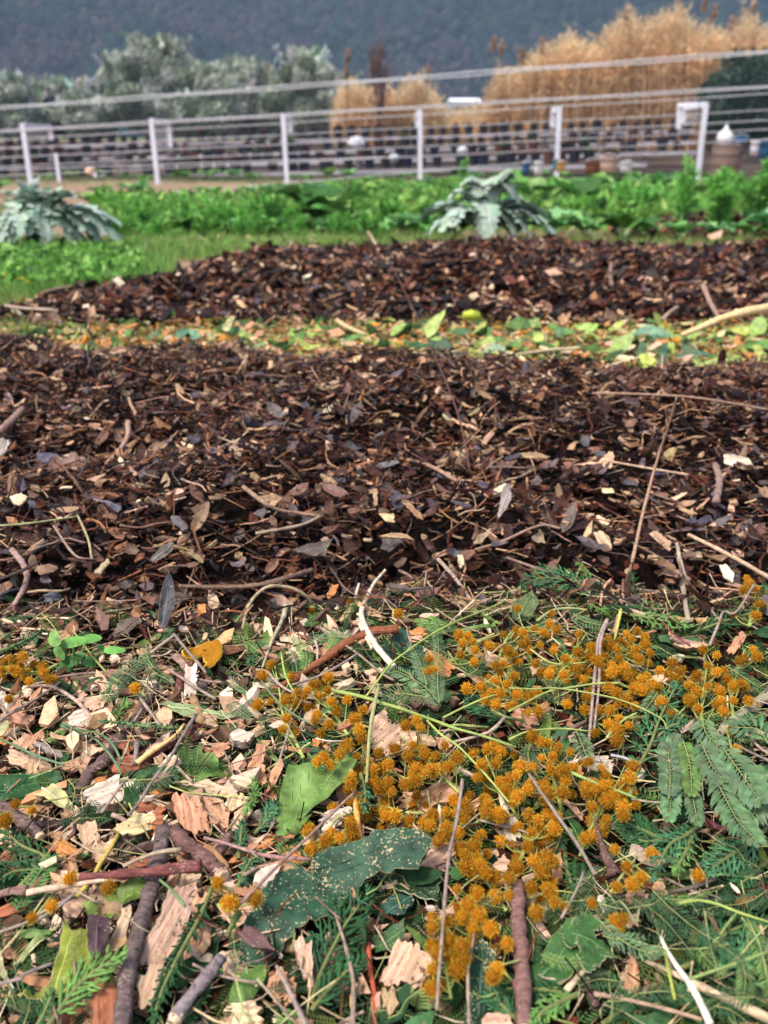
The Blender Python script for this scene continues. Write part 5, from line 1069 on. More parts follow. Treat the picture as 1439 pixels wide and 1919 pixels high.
 ('U', [(730,505),(790,485),(845,515),(780,530)], (.08,.15,.03), 'leaf', .03, .2, 'olive', None, 'dark olive curled leaf in the middle of the litter strip', None, 0),
 ('U', [(360,520),(400,490),(455,495),(460,520),(400,535)], (.24,.34,.20), 'leaf', .03, .2, 'grey-green', None, None, None, 10),
 ('U', [(350,490),(400,450),(418,480),(390,500)], (.36,.46,.12), 'leaf', .035, .2, 'light green', None, None, None, 30),
 ('U', [(545,475),(575,445),(600,455),(595,475)], (.38,.48,.12), 'leaf', .035, .3, 'lime green', None, None, None, 30),
 ('U', [(655,580),(710,550),(765,580),(730,605),(680,603)], (.34,.46,.16), 'leaf', .025, .1, 'light green', None, None, None, 0),
 ('U', [(540,400),(585,392),(585,425),(550,432)], (.22,.32,.09), 'leaf', .035, .1, 'rounded green', None, None, None, 0),
 ('U', [(240,440),(300,428),(335,445),(280,462)], (.05,.12,.04), 'leaf', .03, .1, 'dark green', None, None, None, 0),
 ('U', [(165,480),(230,468),(262,510),(200,522)], (.04,.10,.04), 'leaf', .03, .1, 'dark green', None, None, None, 0),
 ('U', [(950,430),(990,415),(1040,430),(1085,460),(1000,475)], (.14,.26,.15), 'leaf', .035, .1, 'grey-green', None, None, None, 0),
 ('U', [(1110,480),(1140,470),(1180,540),(1165,560),(1120,530)], (.05,.11,.04), 'leaf', .03, .1, 'dark green', None, None, None, -50),
 ('U', [(930,560),(960,480),(985,500),(960,565)], (.06,.14,.06), 'leaf', .03, .1, 'dark green', None, None, None, 60),
 ('U', [(200,545),(270,525),(280,555),(220,562)], (.30,.38,.22), 'leaf', .025, .1, 'pale grey-green', None, None, None, 0),
 ('U', [(450,420),(500,385),(530,400),(500,440)], (.12,.22,.06), 'leaf', .04, .2, 'mid green', None, None, None, 0),
 ('S', [(705,440),(740,430),(755,465),(720,478)], (.20,.36,.20), 'leaf', .03, .1, 'mint green', None, 'mint green leaf scrap in the left half of the litter strip', None, 0),
 ('S', [(830,440),(865,385),(880,390),(860,445)], (.55,.55,.26), 'leaf', .05, .1, 'pale', None, 'pale upright stalk scrap behind the left half of the litter strip', None, 60),
 ('S', [(300,525),(320,490),(330,500),(318,528)], (.30,.46,.12), 'leaf', .03, .1, 'small green', None, None, None, 60),
 ('S', [(640,500),(690,490),(740,480),(760,495),(700,505)], (.05,.12,.04), 'leaf', .03, .1, 'dark green', None, None, None, 0),
 ('S', [(870,505),(960,490),(1000,470),(980,500),(900,515)], (.24,.36,.16), 'leaf', .03, .1, 'pale green', None, None, None, 10),
 ('S', [(890,455),(900,425),(925,445),(905,465)], (.40,.50,.15), 'leaf', .035, .1, 'lime', None, None, None, 0),
 ('S', [(90,450),(140,430),(180,432),(140,455)], (.06,.12,.03), 'leaf', .03, .1, 'dark green', None, None, None, 0),
 ('S', [(330,490),(350,470),(372,490),(345,500)], (.05,.10,.03), 'leaf', .03, .1, 'dark green', None, None, None, 0),
 ('S', [(1330,530),(1390,510),(1439,505),(1400,530)], (.10,.20,.06), 'leaf', .03, .1, 'green', None, None, None, 10),
]
for (rg, pts, col, mt_, lift, curl, look, land, lab, rim, gr) in LEAVES:
    far = rg in 'SU'
    nm = 'leaf' if 'pod' not in look and look != 'orange' else ('seed_pod' if 'pod' in look else 'orange_scrap')
    o, c, mt, ext, disp = traced(nm, rg, pts, jc(col, .05), lift=lift*.8 if not far else lift*.6, tilt=.42 if not far else .5, thick=.0005 if nm == 'leaf' else .003, jag=.0005 if not far else .001, step=.0035 if not far else .012, curl=curl*.5, cup=.12, rough=.0014 if not far else .002, m=mt_, grain=gr, rim=rim)
    if nm == 'leaf' and ext[0] > .008 and not far:      # midrib as a part
        x = np.linspace(-ext[0]*.72, ext[0]*.72, 14); y = .04*ext[1]*np.sin(x/ext[0]*2); mb = MB()
        mb.add(*tube(np.column_stack([x, y, disp(x, y)+.0003]), np.linspace(.00055, .00022, 14), 5, .6), tuple(min(.6, v*1.7+.03) for v in col))
        obj('midrib', mb.mesh('midrib', M['green']), o)
        PL = [tuple(q) for q in OUT[0]]
        if mt_ != 'mulch' and ext[0] > .011:
            mb = MB(); nv_ = 0
            for q in np.linspace(-.62, .66, 8):
                for sd in (-1, 1):
                    t = np.linspace(0, 1, 9); vx = q*ext[0]+t*ext[1]*.75; vy = .04*ext[1]*math.sin(q*2)+sd*t*ext[1]*.95*(1-.15*t); k = 0
                    while k < 9 and inpoly(vx[k], vy[k], PL): k += 1
                    if k > 3: mb.add(*tube(np.column_stack([vx[:k], vy[:k], disp(vx[:k], vy[:k])+.00026]), np.linspace(.00026, .00010, k), 4, .6), tuple(min(.6, v*1.35+.015) for v in col)); nv_ += 1
            if nv_: obj('side_veins', mb.mesh('side_veins', M['green']), o)
    kind = 'leaf' if nm == 'leaf' else ('dry pod' if 'pod' in look else 'orange scrap')
    register(o, c[0], c[1], look, kind, 'leaf' if nm == 'leaf' else 'plant scrap', ('leaves on the litter strip' if far else 'leaves on the mulch' if rg in 'MN' else 'leaves in the shredded pile') if nm == 'leaf' else None, land, lab)

for k in range(34):      # smaller leaves heaped on the strip
    x = random.uniform(735, 1450) if k < 26 else random.uniform(0, 700); yy = random.uniform(612, 684) if x > 700 else random.uniform(618, 648); s_ = random.uniform(14, 34); th = random.uniform(-.5, 3.2); t = np.linspace(0, 2*np.pi, 10, endpoint=False)
    O = np.column_stack([np.cos(t), np.sin(t)*random.uniform(.3, .5)*(1+rng.normal(0, .12, 10))])*s_; pts = [(x+a*math.cos(th)-b_*math.sin(th), yy+(a*math.sin(th)+b_*math.cos(th))*.6) for a, b_ in O]
    cn, col = random.choice([('light green', (.30, .42, .10)), ('dark green', (.05, .13, .05)), ('mid green', (.14, .27, .07)), ('blue-green', (.09, .19, .12)), ('yellow-green', (.40, .46, .10))])
    o, c, mt, ext, disp = traced('leaf', 'W', pts, jc(col, .12), lift=random.uniform(.012, .03), tilt=random.uniform(.3, .6), thick=.0006, jag=.001, step=.010, curl=random.uniform(-.3, .5), cup=.2, rough=.002, m='leaf')
    register(o, x, yy, cn+(' small' if s_ < 22 else ' broad'), 'leaf', 'leaf', 'leaves on the litter strip')
# sticks and stems: region, points, r0, r1 (px in the full picture), colour, material, lift0, lift1, name, look, landmark, label, cut end
BK = (.13, .095, .09); RB = (.20, .09, .06); ST = (.40, .28, .19); DK = (.06, .035, .03); PK = (.33, .20, .16)
STICKS = [
 ('D', [(925,310),(860,600),(790,850),(720,1120),(680,1440)], 15, 17, BK, 'bark', .020, .022, 'stick', 'long grey', 'long grey stick', 'long straight grey stick running down to the bottom edge', 0),
 ('D', [(975,320),(1040,390),(1110,430),(1180,500),(1240,560)], 14, 16, (.17,.09,.08), 'bark', .019, .018, 'stick', 'knobbly bark', 'forked bark stick', 'thick knobbly bark stick with a stub, below the grooved square chip', 1),
 ('D', [(1290,345),(1240,430),(1190,490)], 11, 12, (.17,.09,.08), 'bark', .017, .016, 'stick', 'short stubby', None, None, 1),
 ('D', [(1130,515),(1000,530),(900,545),(700,565),(450,580)], 13, 8, (.20,.07,.06), 'bark', .031, .028, 'stick', 'reddish split', 'reddish split stick', 'reddish stick with a pale split end crossing the long grey stick', 1),
 ('D', [(690,592),(550,600),(400,628),(250,650),(150,670)], 4, 7, (.55,.40,.27), 'straw', .027, .024, 'splinter', 'pale stripped', None, 'pale stripped splinter running left from the reddish split stick', 0),
 ('D', [(150,655),(60,660),(-40,690)], 9, 8, (.33,.20,.15), 'bark', .023, .022, 'stick', 'flaking', None, None, 0),
 ('D', [(1245,1030),(1170,1130),(1080,1240),(990,1370)], 12, 14, (.20,.16,.17), 'bark', .024, .024, 'stick', 'short grey cut', 'short cut stick', 'short grey stick with pale cut ends at the bottom', 2),
 ('F', [(235,530),(235,700),(250,900),(268,1250)], 13, 17, (.20,.10,.085), 'bark', .028, .022, 'stick', 'thick red-brown', 'upright red-brown stick', 'thick red-brown stick rising from the bottom edge into the blossoms', 1),
 ('B', [(-60,470),(0,450),(150,400),(300,310),(400,240),(500,170),(640,105),(800,85)], 5, 10, (.28,.10,.045), 'bark', .016, .028, 'stick', 'curving red-brown', 'curving red-brown stick', 'long curving red-brown stick with a frayed end by the mulch edge', 0),
 ('A', [(870,410),(830,480),(760,600),(680,690),(590,820),(500,900),(450,1000)], 10, 12, (.13,.08,.07), 'bark', .016, .014, 'stick', 'scaly dark', 'scaly dark twig', 'scaly dark bark twig sloping through the left chips', 0),
 ('A', [(400,350),(450,375),(490,390),(530,415)], 8, 9, (.14,.08,.06), 'bark', .017, .018, 'stick', 'short thick', None, None, 1),
 ('A', [(665,435),(740,440),(900,445),(960,450)], 8, 6, (.25,.14,.09), 'bark', .015, .014, 'stick', 'short cut brown', None, None, 1),
 ('A', [(1012,335),(1010,400),(1000,500)], 7, 8, (.16,.06,.045), 'bark', .022, .014, 'stick', 'short upright red', None, None, 0),
 ('A', [(980,235),(1020,270),(1050,310)], 7, 8, (.33,.20,.16), 'bark', .024, .020, 'stick', 'short pinkish', None, None, 1),
 ('D', [(-40,170),(40,200),(120,260),(220,345)], 10, 12, (.17,.11,.10), 'bark', .018, .020, 'stick', 'stout bark', None, 'stout bark stick with a pale broken end at the left edge', 1),
 ('D', [(190,290),(280,285),(400,290)], 8, 8, (.07,.045,.04), 'bark', .017, .016, 'stick', 'rough dark', None, None, 1),
 ('D', [(690,480),(760,430),(850,400)], 10, 9, (.11,.07,.06), 'bark', .013, .013, 'stick', 'short rough', None, None, 0),
 ('F', [(602,215),(625,300),(650,380),(680,440),(700,490)], 2, 14, (.15,.08,.07), 'bark', .034, .018, 'stick', 'pointed dark', 'pointed dark stake', 'pointed dark splintered stake standing right of the blossoms', 0),
 ('F', [(700,490),(720,570),(730,640)], 13, 12, (.05,.03,.03), 'bark', .012, .010, 'stick', 'dark short', None, None, 0),
 ('F', [(922,785),(950,850),(1000,930),(1060,1010),(1110,1100),(1160,1210)], 3, 8, (.72,.66,.52), 'straw', .026, .020, 'splinter', 'bone-white peeled', 'bone-white splinter', 'bone-white peeled splinter at the bottom right', 0),
 ('F', [(850,905),(960,950),(1100,1020),(1250,1090),(1460,1190)], 4, 11, (.66,.50,.30), 'straw', .019, .016, 'splinter', 'pale split', None, 'thick pale split stick running under the bone-white splinter', 0),
 ('W', [(722,1068),(700,1095),(688,1120),(677,1150),(690,1185),(708,1215),(738,1250)], 3, 7, (.70,.60,.45), 'straw', .050, .018, 'root', 'forked cream', 'cream root', 'peeled cream root curling up over the mulch edge', 0),
 ('W', [(673,1093),(667,1115),(666,1145),(680,1180),(700,1215)], 2, 6, (.66,.56,.42), 'straw', .045, .018, 'root', 'thin cream', None, 'thinner cream root beside the curling peeled one', 0),
 ('W', [(455,1178),(462,1145),(480,1115),(510,1098),(560,1108),(597,1145),(607,1170),(640,1190),(662,1205)], 3, 5, (.36,.29,.17), 'straw', .022, .022, 'twig', 'looping', 'looping twig', 'olive-tan twig looping over the front of the mulch', 0),
 ('W', [(545,1170),(590,1172),(625,1195),(650,1215)], 5, 5, (.32,.23,.16), 'straw', .016, .016, 'twig', 'smooth tan', None, None, 0),
 ('W', [(536,1133),(530,1160),(510,1200),(492,1250)], 6, 2, (.42,.36,.25), 'straw', .030, .018, 'twig', 'flared pale', None, 'flared pale dry bract on a stalk left of the looping twig', 0),
 ('W', [(540,1192),(600,1198),(650,1200)], 5, 5, (.10,.065,.06), 'bark', .014, .014, 'twig', 'dark', None, None, 0),
 ('W', [(1268,745),(1252,800),(1232,860),(1205,960),(1185,1050),(1168,1115),(1152,1185)], 2, 4.2, (.36,.22,.15), 'straw', .115, .018, 'dry_stem', 'tall', 'tall dry stem', 'tall dry brown stem leaning up across the near mulch', 0),
 ('W', [(735,500),(765,560),(800,635),(835,715),(862,790),(880,880)], .9, 1.9, (.12,.06,.045), 'straw', .10, .02, 'dry_stem', 'thin dark', 'thin dark stem', 'thin dark stem rising from the near mulch over the litter strip', 0),
 ('W', [(665,403),(690,435),(722,492)], 3, 2, (.50,.36,.24), 'straw', .12, .02, 'dry_stem', 'short pale', None, 'short pale straw sticking up from the far mound', 0),
 ('W', [(450,908),(490,938),(520,955),(560,962),(600,968)], 5, 3.5, (.34,.21,.14), 'straw', .022, .02, 'twig', 'tan', 'tan mulch twig', 'bent tan twig on the near mulch left of centre', 0),
 ('W', [(335,1098),(400,1100),(470,1098),(530,1085),(585,1068)], 4, 6, (.20,.12,.08), 'bark', .022, .022, 'twig', 'brown', None, 'brown twig right of the upright grey leaf', 0),
 ('W', [(22,1030),(45,1060),(50,1085),(35,1120),(5,1160)], 6, 5, (.33,.22,.18), 'bark', .024, .02, 'twig', 'curved', None, 'curved pinkish twig on the mulch at the left edge', 0),
 ('W', [(0,1085),(35,1072),(75,1052)], 4, 3, (.08,.05,.05), 'bark', .026, .028, 'twig', 'dark', None, 'dark twig crossing the curved pinkish twig', 0),
 ('W', [(1268,1018),(1274,1050),(1280,1100),(1290,1165)], 3, 5, (.42,.32,.24), 'straw', .040, .02, 'dry_stem', 'pale', None, 'pale dry stem right of the tall dry stem foot', 0),
 ('W', [(1270,1020),(1285,1080),(1310,1115),(1346,1160)], 2, 2.5, (.35,.25,.19), 'straw', .040, .02, 'dry_stem', 'thin pale', None, 'thin stem forking from the pale one and bending right', 0),
 ('W', [(1290,1002),(1343,1028),(1390,1053),(1450,1088)], 4, 5, (.50,.34,.22), 'straw', .03, .024, 'twig', 'split tan', None, 'split tan twig on the mulch by the right edge', 0),
 ('W', [(763,862),(790,868),(820,880),(857,902)], 4, 4.5, (.36,.22,.15), 'straw', .024, .022, 'twig', 'light brown', None, 'light brown twig in the upper middle of the near mulch', 0),
 ('W', [(1110,737),(1180,738),(1300,745),(1440,768)], 2.4, 2.8, (.34,.21,.14), 'straw', .03, .03, 'dry_stem', 'long thin', None, 'long thin straw behind the top of the tall dry stem', 0),
 ('W', [(1340,870),(1348,900),(1342,940)], 6, 7, (.30,.20,.16), 'bark', .024, .022, 'twig', 'stubby', None, 'stubby twig on the mulch below the torn white chip', 0),
 ('W', [(1145,865),(1230,880),(1290,890)], 2.4, 3, (.40,.27,.18), 'straw', .03, .03, 'twig', 'thin', None, None, 0),
 ('W', [(950,1045),(1080,1090),(1165,1100),(1300,1120)], 3, 3.5, (.26,.17,.13), 'straw', .022, .03, 'dry_stem', 'long thin', None, None, 0),
 ('W', [(820,1047),(850,1080),(890,1135)], 4, 3.5, (.38,.27,.21), 'straw', .025, .02, 'twig', 'pinkish', None, None, 0),
 ('W', [(890,1030),(940,1015),(1010,985),(1050,990)], 3, 3, (.28,.18,.13), 'straw', .022, .03, 'twig', 'thin', None, None, 0),
 ('W', [(480,1000),(560,985),(600,968)], 4, 3, (.33,.23,.17), 'straw', .022, .022, 'twig', 'greyish', None, None, 0),
 ('W', [(100,985),(140,1040),(175,1048)], 2.5, 2.2, (.34,.22,.18), 'straw', .028, .026, 'twig', 'thin reddish', None, None, 0),
 ('W', [(145,965),(165,1010),(172,1048)], 2.2, 2.2, (.34,.28,.16), 'straw', .028, .026, 'twig', 'thin olive', None, None, 0),
 ('W', [(0,985),(60,980),(145,968)], 2.2, 2.0, (.30,.30,.14), 'straw', .026, .026, 'twig', 'thin green-brown', None, None, 0),
 ('W', [(190,880),(215,855),(238,820),(240,790)], 4, 5, (.34,.22,.16), 'straw', .026, .026, 'twig', 'tan', None, None, 0),
 ('W', [(0,808),(30,780),(42,765)], 8, 6, (.30,.18,.14), 'bark', .026, .028, 'twig', 'stout', None, None, 0),
 ('U', [(1115,455),(1180,430),(1250,400),(1340,372),(1470,350)], 5, 11, (.60,.44,.22), 'straw', .05, .09, 'reed_stalk', 'wide pale', 'pale reed stalk', 'wide pale reed stalk entering over the strip from the right', 0),
 ('U', [(450,535),(560,520),(640,510),(735,505)], 3, 4, (.60,.46,.26), 'straw', .03, .03, 'reed_stalk', 'pale', None, 'pale thin reed stalk lying in the middle of the litter strip', 0),
 ('U', [(760,600),(820,580),(890,558)], 3, 4, (.62,.50,.30), 'straw', .03, .03, 'reed_stalk', 'pale', None, 'short pale reed stalk below the pale green strip leaf', 0),
 ('U', [(1195,270),(1220,330),(1250,385)], 5, 4, (.32,.20,.15), 'straw', .04, .03, 'twig', 'brown', None, 'brown twig on the far mound above the pale reed stalk', 0),
 ('U', [(850,185),(848,230),(852,270)], 3, 4, (.26,.16,.13), 'straw', .05, .02, 'twig', 'upright', None, 'upright twig in the middle of the far mound', 0),
 ('U', [(1040,400),(1070,370),(1100,350)], 4, 3, (.36,.24,.18), 'straw', .03, .03, 'twig', 'tan', None, None, 0),
 ('U', [(690,85),(720,40),(760,-10)], 2, 1.5, (.45,.36,.22), 'straw', .02, .10, 'dry_stem', 'dry', None, 'dry curved stem standing right of the right cardoon', 0),
 ('S', [(1262,400),(1300,425),(1370,455)], 5, 4, (.60,.44,.24), 'straw', .04, .03, 'reed_stalk', 'short tan', None, 'short tan stalk on the front foot of the far mound', 0),
 ('S', [(1375,80),(1380,110),(1368,155)], 4, 6, (.05,.03,.025), 'bark', .05, .01, 'stick', 'dark', None, 'short dark stump-like stick standing behind the far mound', 0),
 ('S', [(20,345),(80,355),(210,362)], 3, 3, (.42,.32,.24), 'straw', .035, .03, 'twig', 'pale', None, 'pale twig across the left tip of the far mound', 0),
 ('S', [(150,300),(230,280),(330,268)], 3, 3, (.30,.20,.14), 'straw', .035, .03, 'twig', 'thin', None, 'thin twig along the left crest of the far mound', 0),
 ('E', [(-40,760),(20,740),(150,610),(280,480),(420,350),(560,210),(680,100)], 3.5, 3, (.30,.20,.15), 'straw', .034, .030, 'dry_stem', 'long straight', 'long diagonal stem', 'long straight brown stem running diagonally past the big dark leaf', 0),
 ('E', [(1280,30),(1262,170),(1240,300),(1205,450),(1185,650),(1170,850),(1150,1100),(1135,1330)], 3.4, 3.4, (.26,.19,.16), 'straw', .044, .034, 'dry_stem', 'long upright', 'long upright stem', 'long thin grey-brown stem crossing the blossoms to the bottom', 0),
 ('E', [(560,780),(595,880),(620,960),(650,1080),(668,1200),(660,1440)], 2.4, 5, (.30,.22,.16), 'straw', .020, .026, 'dry_stem', 'fork-ended', None, 'dry stem in front of the cypress fan below the dark leaf', 0),
 ('E', [(235,1080),(280,1170),(330,1270),(410,1440)], 3.5, 5, (.30,.22,.19), 'straw', .026, .024, 'dry_stem', 'greyish', None, None, 0),
 ('E', [(-10,400),(60,430),(130,450),(250,470),(430,480)], 3, 4, (.36,.20,.18), 'straw', .024, .026, 'dry_stem', 'pinkish', None, 'pinkish stem reaching the notch of the big dark leaf', 0),
 ('E', [(50,570),(150,520),(240,480),(310,440)], 4, 3, (.24,.17,.13), 'straw', .020, .018, 'dry_stem', 'greyish', None, None, 0),
 ('E', [(380,385),(450,360),(530,335)], 4, 3, (.45,.32,.22), 'straw', .018, .018, 'dry_stem', 'tan', None, None, 0),
 ('E', [(1350,880),(1320,1050),(1310,1150),(1318,1440)], 2.6, 3.2, (.34,.25,.18), 'straw', .030, .026, 'dry_stem', 'thin', None, None, 0),
 ('E', [(655,-20),(672,100),(685,220),(700,360)], 4, 6, (.60,.30,.08), 'straw', .030, .024, 'splinter', 'orange', None, 'orange upright splinter behind the big dark leaf', 0),
 ('E', [(1150,180),(1155,280),(1150,390)], 3, 2.5, (.66,.60,.42), 'straw', .026, .022, 'splinter', 'whitish', None, None, 0),
 ('E', [(1075,390),(1150,395),(1280,392)], 2.4, 2.8, (.33,.18,.15), 'straw', .026, .026, 'twig', 'thin reddish', None, None, 0),
 ('E', [(745,950),(760,1100),(780,1240),(785,1440)], 6, 5, (.40,.09,.045), 'straw', .014, .012, 'twig', 'bright red', None, 'bright red-brown stalk under the cypress fan, running to the bottom', 0),
 ('W', [(1137,1160),(1122,1195),(1118,1230),(1112,1290),(1104,1388)], 2.6, 3.2, (.36,.26,.22), 'straw', .046, .026, 'dry_stem', 'double', 'doubled dry stem', 'left strand of the doubled dry stem among the right blossoms', 0),
 ('W', [(1139,1160),(1126,1200),(1124,1240),(1122,1290),(1113,1370)], 2.4, 2.6, (.36,.26,.22), 'straw', .046, .026, 'dry_stem', 'double', None, 'right strand of the doubled dry stem among the right blossoms', 0),
 ('F', [(285,0),(360,110),(450,240),(520,340),(605,485)], 3, 4, (.24,.19,.15), 'straw', .040, .030, 'dry_stem', 'grey', None, 'grey straight stem from the blossoms down to the pointed stake', 0),
 ('F', [(550,470),(530,530),(490,610),(440,700)], 2.4, 2.8, (.27,.22,.17), 'straw', .034, .028, 'dry_stem', 'thin grey', None, None, 0),
 ('F', [(600,1065),(680,1075),(850,1110),(1000,1150),(1120,1185)], 4, 4, (.33,.22,.15), 'straw', .022, .020, 'dry_stem', 'tan', None, 'tan stem along the bottom, left of the bone-white splinter', 0),
 ('F', [(555,945),(520,985),(465,1045)], 5, 6, (.50,.40,.24), 'straw', .020, .018, 'twig', 'pale blunt', None, None, 0),
 ('F', [(545,970),(575,1040),(610,1120)], 8, 8, (.13,.07,.06), 'bark', .014, .014, 'stick', 'dark', None, None, 0),
 ('F', [(960,575),(1080,545),(1190,505)], 4, 4, (.16,.12,.10), 'bark', .022, .022, 'twig', 'grey-brown', None, None, 0),
 ('F', [(940,500),(1040,550),(1150,600)], 3, 3, (.24,.18,.14), 'straw', .022, .020, 'twig', 'thin', None, None, 0),
 ('F', [(1100,200),(1160,240),(1240,280)], 9, 6, (.16,.05,.06), 'bark', .016, .014, 'twig', 'dark red curled', None, None, 0),
 ('F', [(780,120),(860,135),(960,142)], 2.5, 2.5, (.33,.25,.19), 'straw', .024, .022, 'twig', 'thin', None, None, 0),
 ('A', [(0,600),(60,560),(200,480),(360,370)], 3.4, 3, (.30,.21,.16), 'straw', .026, .022, 'dry_stem', 'long', 'long left stem', 'long straight dry stem over the left chips', 0),
 ('A', [(140,412),(250,405),(330,425),(440,500),(510,590),(560,700)], 3.4, 4, (.36,.26,.20), 'straw', .024, .022, 'dry_stem', 'bent', None, 'bent tan stem arching over the left chips', 0),
 ('A', [(720,1135),(790,1050),(850,950),(950,820),(1020,700),(1100,570)], 3, 3.6, (.24,.18,.15), 'straw', .032, .028, 'dry_stem', 'thin grey', 'thin grey slanting stem', 'thin grey stem slanting past the dark comb-like frond', 0),
 ('A', [(945,312),(1020,360),(1110,420),(1215,482)], 3, 3, (.32,.24,.19), 'straw', .028, .026, 'dry_stem', 'straight', None, None, 0),
 ('A', [(975,112),(1030,180),(1090,250),(1160,335)], 3, 3, (.30,.23,.17), 'straw', .040, .020, 'dry_stem', 'slanting', None, None, 0),
 ('A', [(975,125),(900,180),(840,230)], 3, 4, (.36,.28,.20), 'straw', .040, .024, 'dry_stem', 'short bent', None, None, 0),
 ('A', [(752,405),(800,490),(850,560),(900,632)], 3.4, 2.6, (.35,.27,.21), 'straw', .026, .022, 'dry_stem', 'short grey', None, None, 0),
 ('A', [(870,755),(950,820),(1080,945)], 3, 3, (.34,.24,.17), 'straw', .020, .020, 'dry_stem', 'short', None, None, 0),
 ('A', [(570,1120),(620,1050),(690,950)], 3, 2.4, (.38,.26,.20), 'straw', .028, .028, 'dry_stem', 'short pinkish', None, None, 0),
 ('A', [(770,720),(765,790),(755,850)], 5, 5, (.24,.19,.17), 'bark', .022, .018, 'twig', 'short grey', None, None, 0),
 ('A', [(1085,470),(1110,540),(1140,620)], 8, 9, (.33,.20,.10), 'straw', .024, .016, 'twig', 'tan flattened', None, None, 0),
 ('A', [(340,625),(420,665),(520,695),(600,770),(650,840),(682,905)], 3.4, 3.2, (.12,.20,.10), 'green', .024, .022, 'green_stem', 'dusty green', None, 'front one of two dusty green stems over the left chips', 0),
 ('A', [(350,612),(430,650),(540,668),(610,710),(650,760),(680,830)], 3.4, 3.2, (.12,.20,.10), 'green', .027, .024, 'green_stem', 'dusty green', None, 'rear one of two dusty green stems over the left chips', 0),
 ('A', [(-20,700),(60,730),(150,775),(250,815),(360,850)], 3.4, 3, (.12,.20,.10), 'green', .028, .022, 'green_stem', 'dusty green', None, 'dusty green stem crossing the brown-striped chip', 0),
 ('A', [(1115,622),(1040,690),(950,745),(870,790),(780,835)], 6, 6, (.15,.05,.04), 'bark', .022, .018, 'twig', 'dark red', None, 'dark red twig beside the yellow peeled one', 0),
 ('A', [(1035,622),(980,690),(900,745),(830,790),(770,840)], 3, 6, (.62,.42,.17), 'straw', .026, .022, 'twig', 'yellow peeled', None, 'yellow peeled twig slanting above the comb-like frond', 0),
 ('A', [(405,90),(460,160),(520,240),(600,330),(700,400)], 2, 3, (.34,.36,.10), 'green', .030, .020, 'green_stem', 'yellow-green', None, 'yellow-green bare mimosa stalk crossing the seedling', 0),
 ('A', [(0,490),(20,540),(40,590)], 3, 2.5, (.34,.24,.18), 'straw', .022, .020, 'dry_stem', 'short', None, None, 0),
 ('D', [(-20,895),(60,870),(160,830),(290,745),(430,690)], 3.5, 3, (.32,.24,.19), 'straw', .022, .022, 'dry_stem', 'long thin', None, None, 0),
 ('D', [(170,845),(250,800),(340,740),(440,655)], 3.5, 3, (.24,.19,.17), 'straw', .024, .024, 'dry_stem', 'grey', None, None, 0),
 ('D', [(110,1140),(200,1100),(300,1065)], 4, 3, (.22,.18,.16), 'straw', .024, .02, 'dry_stem', 'short grey', None, None, 0),
 ('D', [(-20,1185),(60,1165),(130,1150)], 4, 3, (.22,.18,.16), 'straw', .024, .024, 'dry_stem', 'short grey', None, None, 0),
 ('D', [(690,520),(790,475),(900,440),(1020,425)], 4, 4.5, (.34,.25,.17), 'straw', .028, .030, 'dry_stem', 'straight tan', None, None, 0),
 ('D', [(1145,360),(1250,385),(1340,415),(1440,445)], 3.4, 3, (.30,.19,.17), 'straw', .024, .026, 'dry_stem', 'pinkish', None, None, 0),
 ('D', [(895,595),(960,650),(1040,745)], 3, 4, (.14,.22,.09), 'green', .036, .034, 'green_stem', 'grass-like', None, 'green grass-like blade across the long salmon chip', 0),
 ('D', [(665,335),(620,420),(560,510),(510,600),(430,690)], 4, 5, (.50,.36,.08), 'straw', .026, .024, 'leaf_stalk', 'ochre', None, 'ochre withered leaf stalk crossing the reddish split stick', 0),
 ('D', [(630,230),(680,250),(740,290)], 5, 4, (.36,.24,.19), 'straw', .024, .020, 'dry_stem', 'short thick', None, None, 0),
 ('B', [(435,432),(600,468),(700,500),(800,530),(900,565),(1000,600),(1120,645),(1250,680),(1460,750)], 5.5, 3.5, (.26,.34,.09), 'green', .034, .028, 'green_stem', 'thick green', 'thick green stem', 'thick green mimosa stem crossing the middle of the pile', 0),
 ('B', [(690,405),(672,480),(650,590),(635,700),(628,820),(620,950)], 5, 4, (.27,.29,.12), 'green', .042, .034, 'green_stem', 'upright olive', None, 'upright olive stem crossing the thick green one', 0),
 ('B', [(622,460),(680,380),(760,280),(850,210),(980,120),(1100,55),(1260,-10),(1400,-70)], 2.8, 2.4, (.33,.38,.10), 'green', .036, .040, 'green_stem', 'long thin yellow-green', None, 'long thin yellow-green stem rising to the right over the blue-green leaf', 0),
 ('B', [(30,380),(100,470),(200,560),(350,640)], 2.8, 2.8, (.16,.24,.11), 'green', .028, .024, 'green_stem', 'slim green', None, None, 0),
 ('B', [(960,600),(1040,680),(1130,740),(1220,830),(1320,940),(1420,1060)], 3, 2.4, (.33,.38,.10), 'green', .034, .036, 'green_stem', 'thin yellow-green', None, None, 0),
 ('B', [(1050,585),(1180,520),(1300,470),(1439,430)], 2.8, 2.4, (.32,.37,.10), 'green', .034, .034, 'green_stem', 'thin yellow-green', None, None, 0),
 ('B', [(140,215),(160,330),(200,420),(240,460)], 2.4, 2.4, (.34,.38,.10), 'green', .034, .026, 'green_stem', 'short yellow-green', None, None, 0),
 ('B', [(0,315),(60,325),(120,390),(200,440),(330,480),(450,470)], 2.6, 2.6, (.36,.28,.21), 'straw', .026, .024, 'dry_stem', 'curved grey', None, None, 0),
 ('B', [(200,400),(330,360),(450,300),(570,225)], 2.6, 2.6, (.30,.22,.18), 'straw', .026, .026, 'dry_stem', 'thin', None, None, 0),
 ('B', [(1090,725),(1200,700),(1320,660),(1400,580)], 3.4, 3.4, (.40,.29,.22), 'straw', .026, .026, 'dry_stem', 'curved tan', None, None, 0),
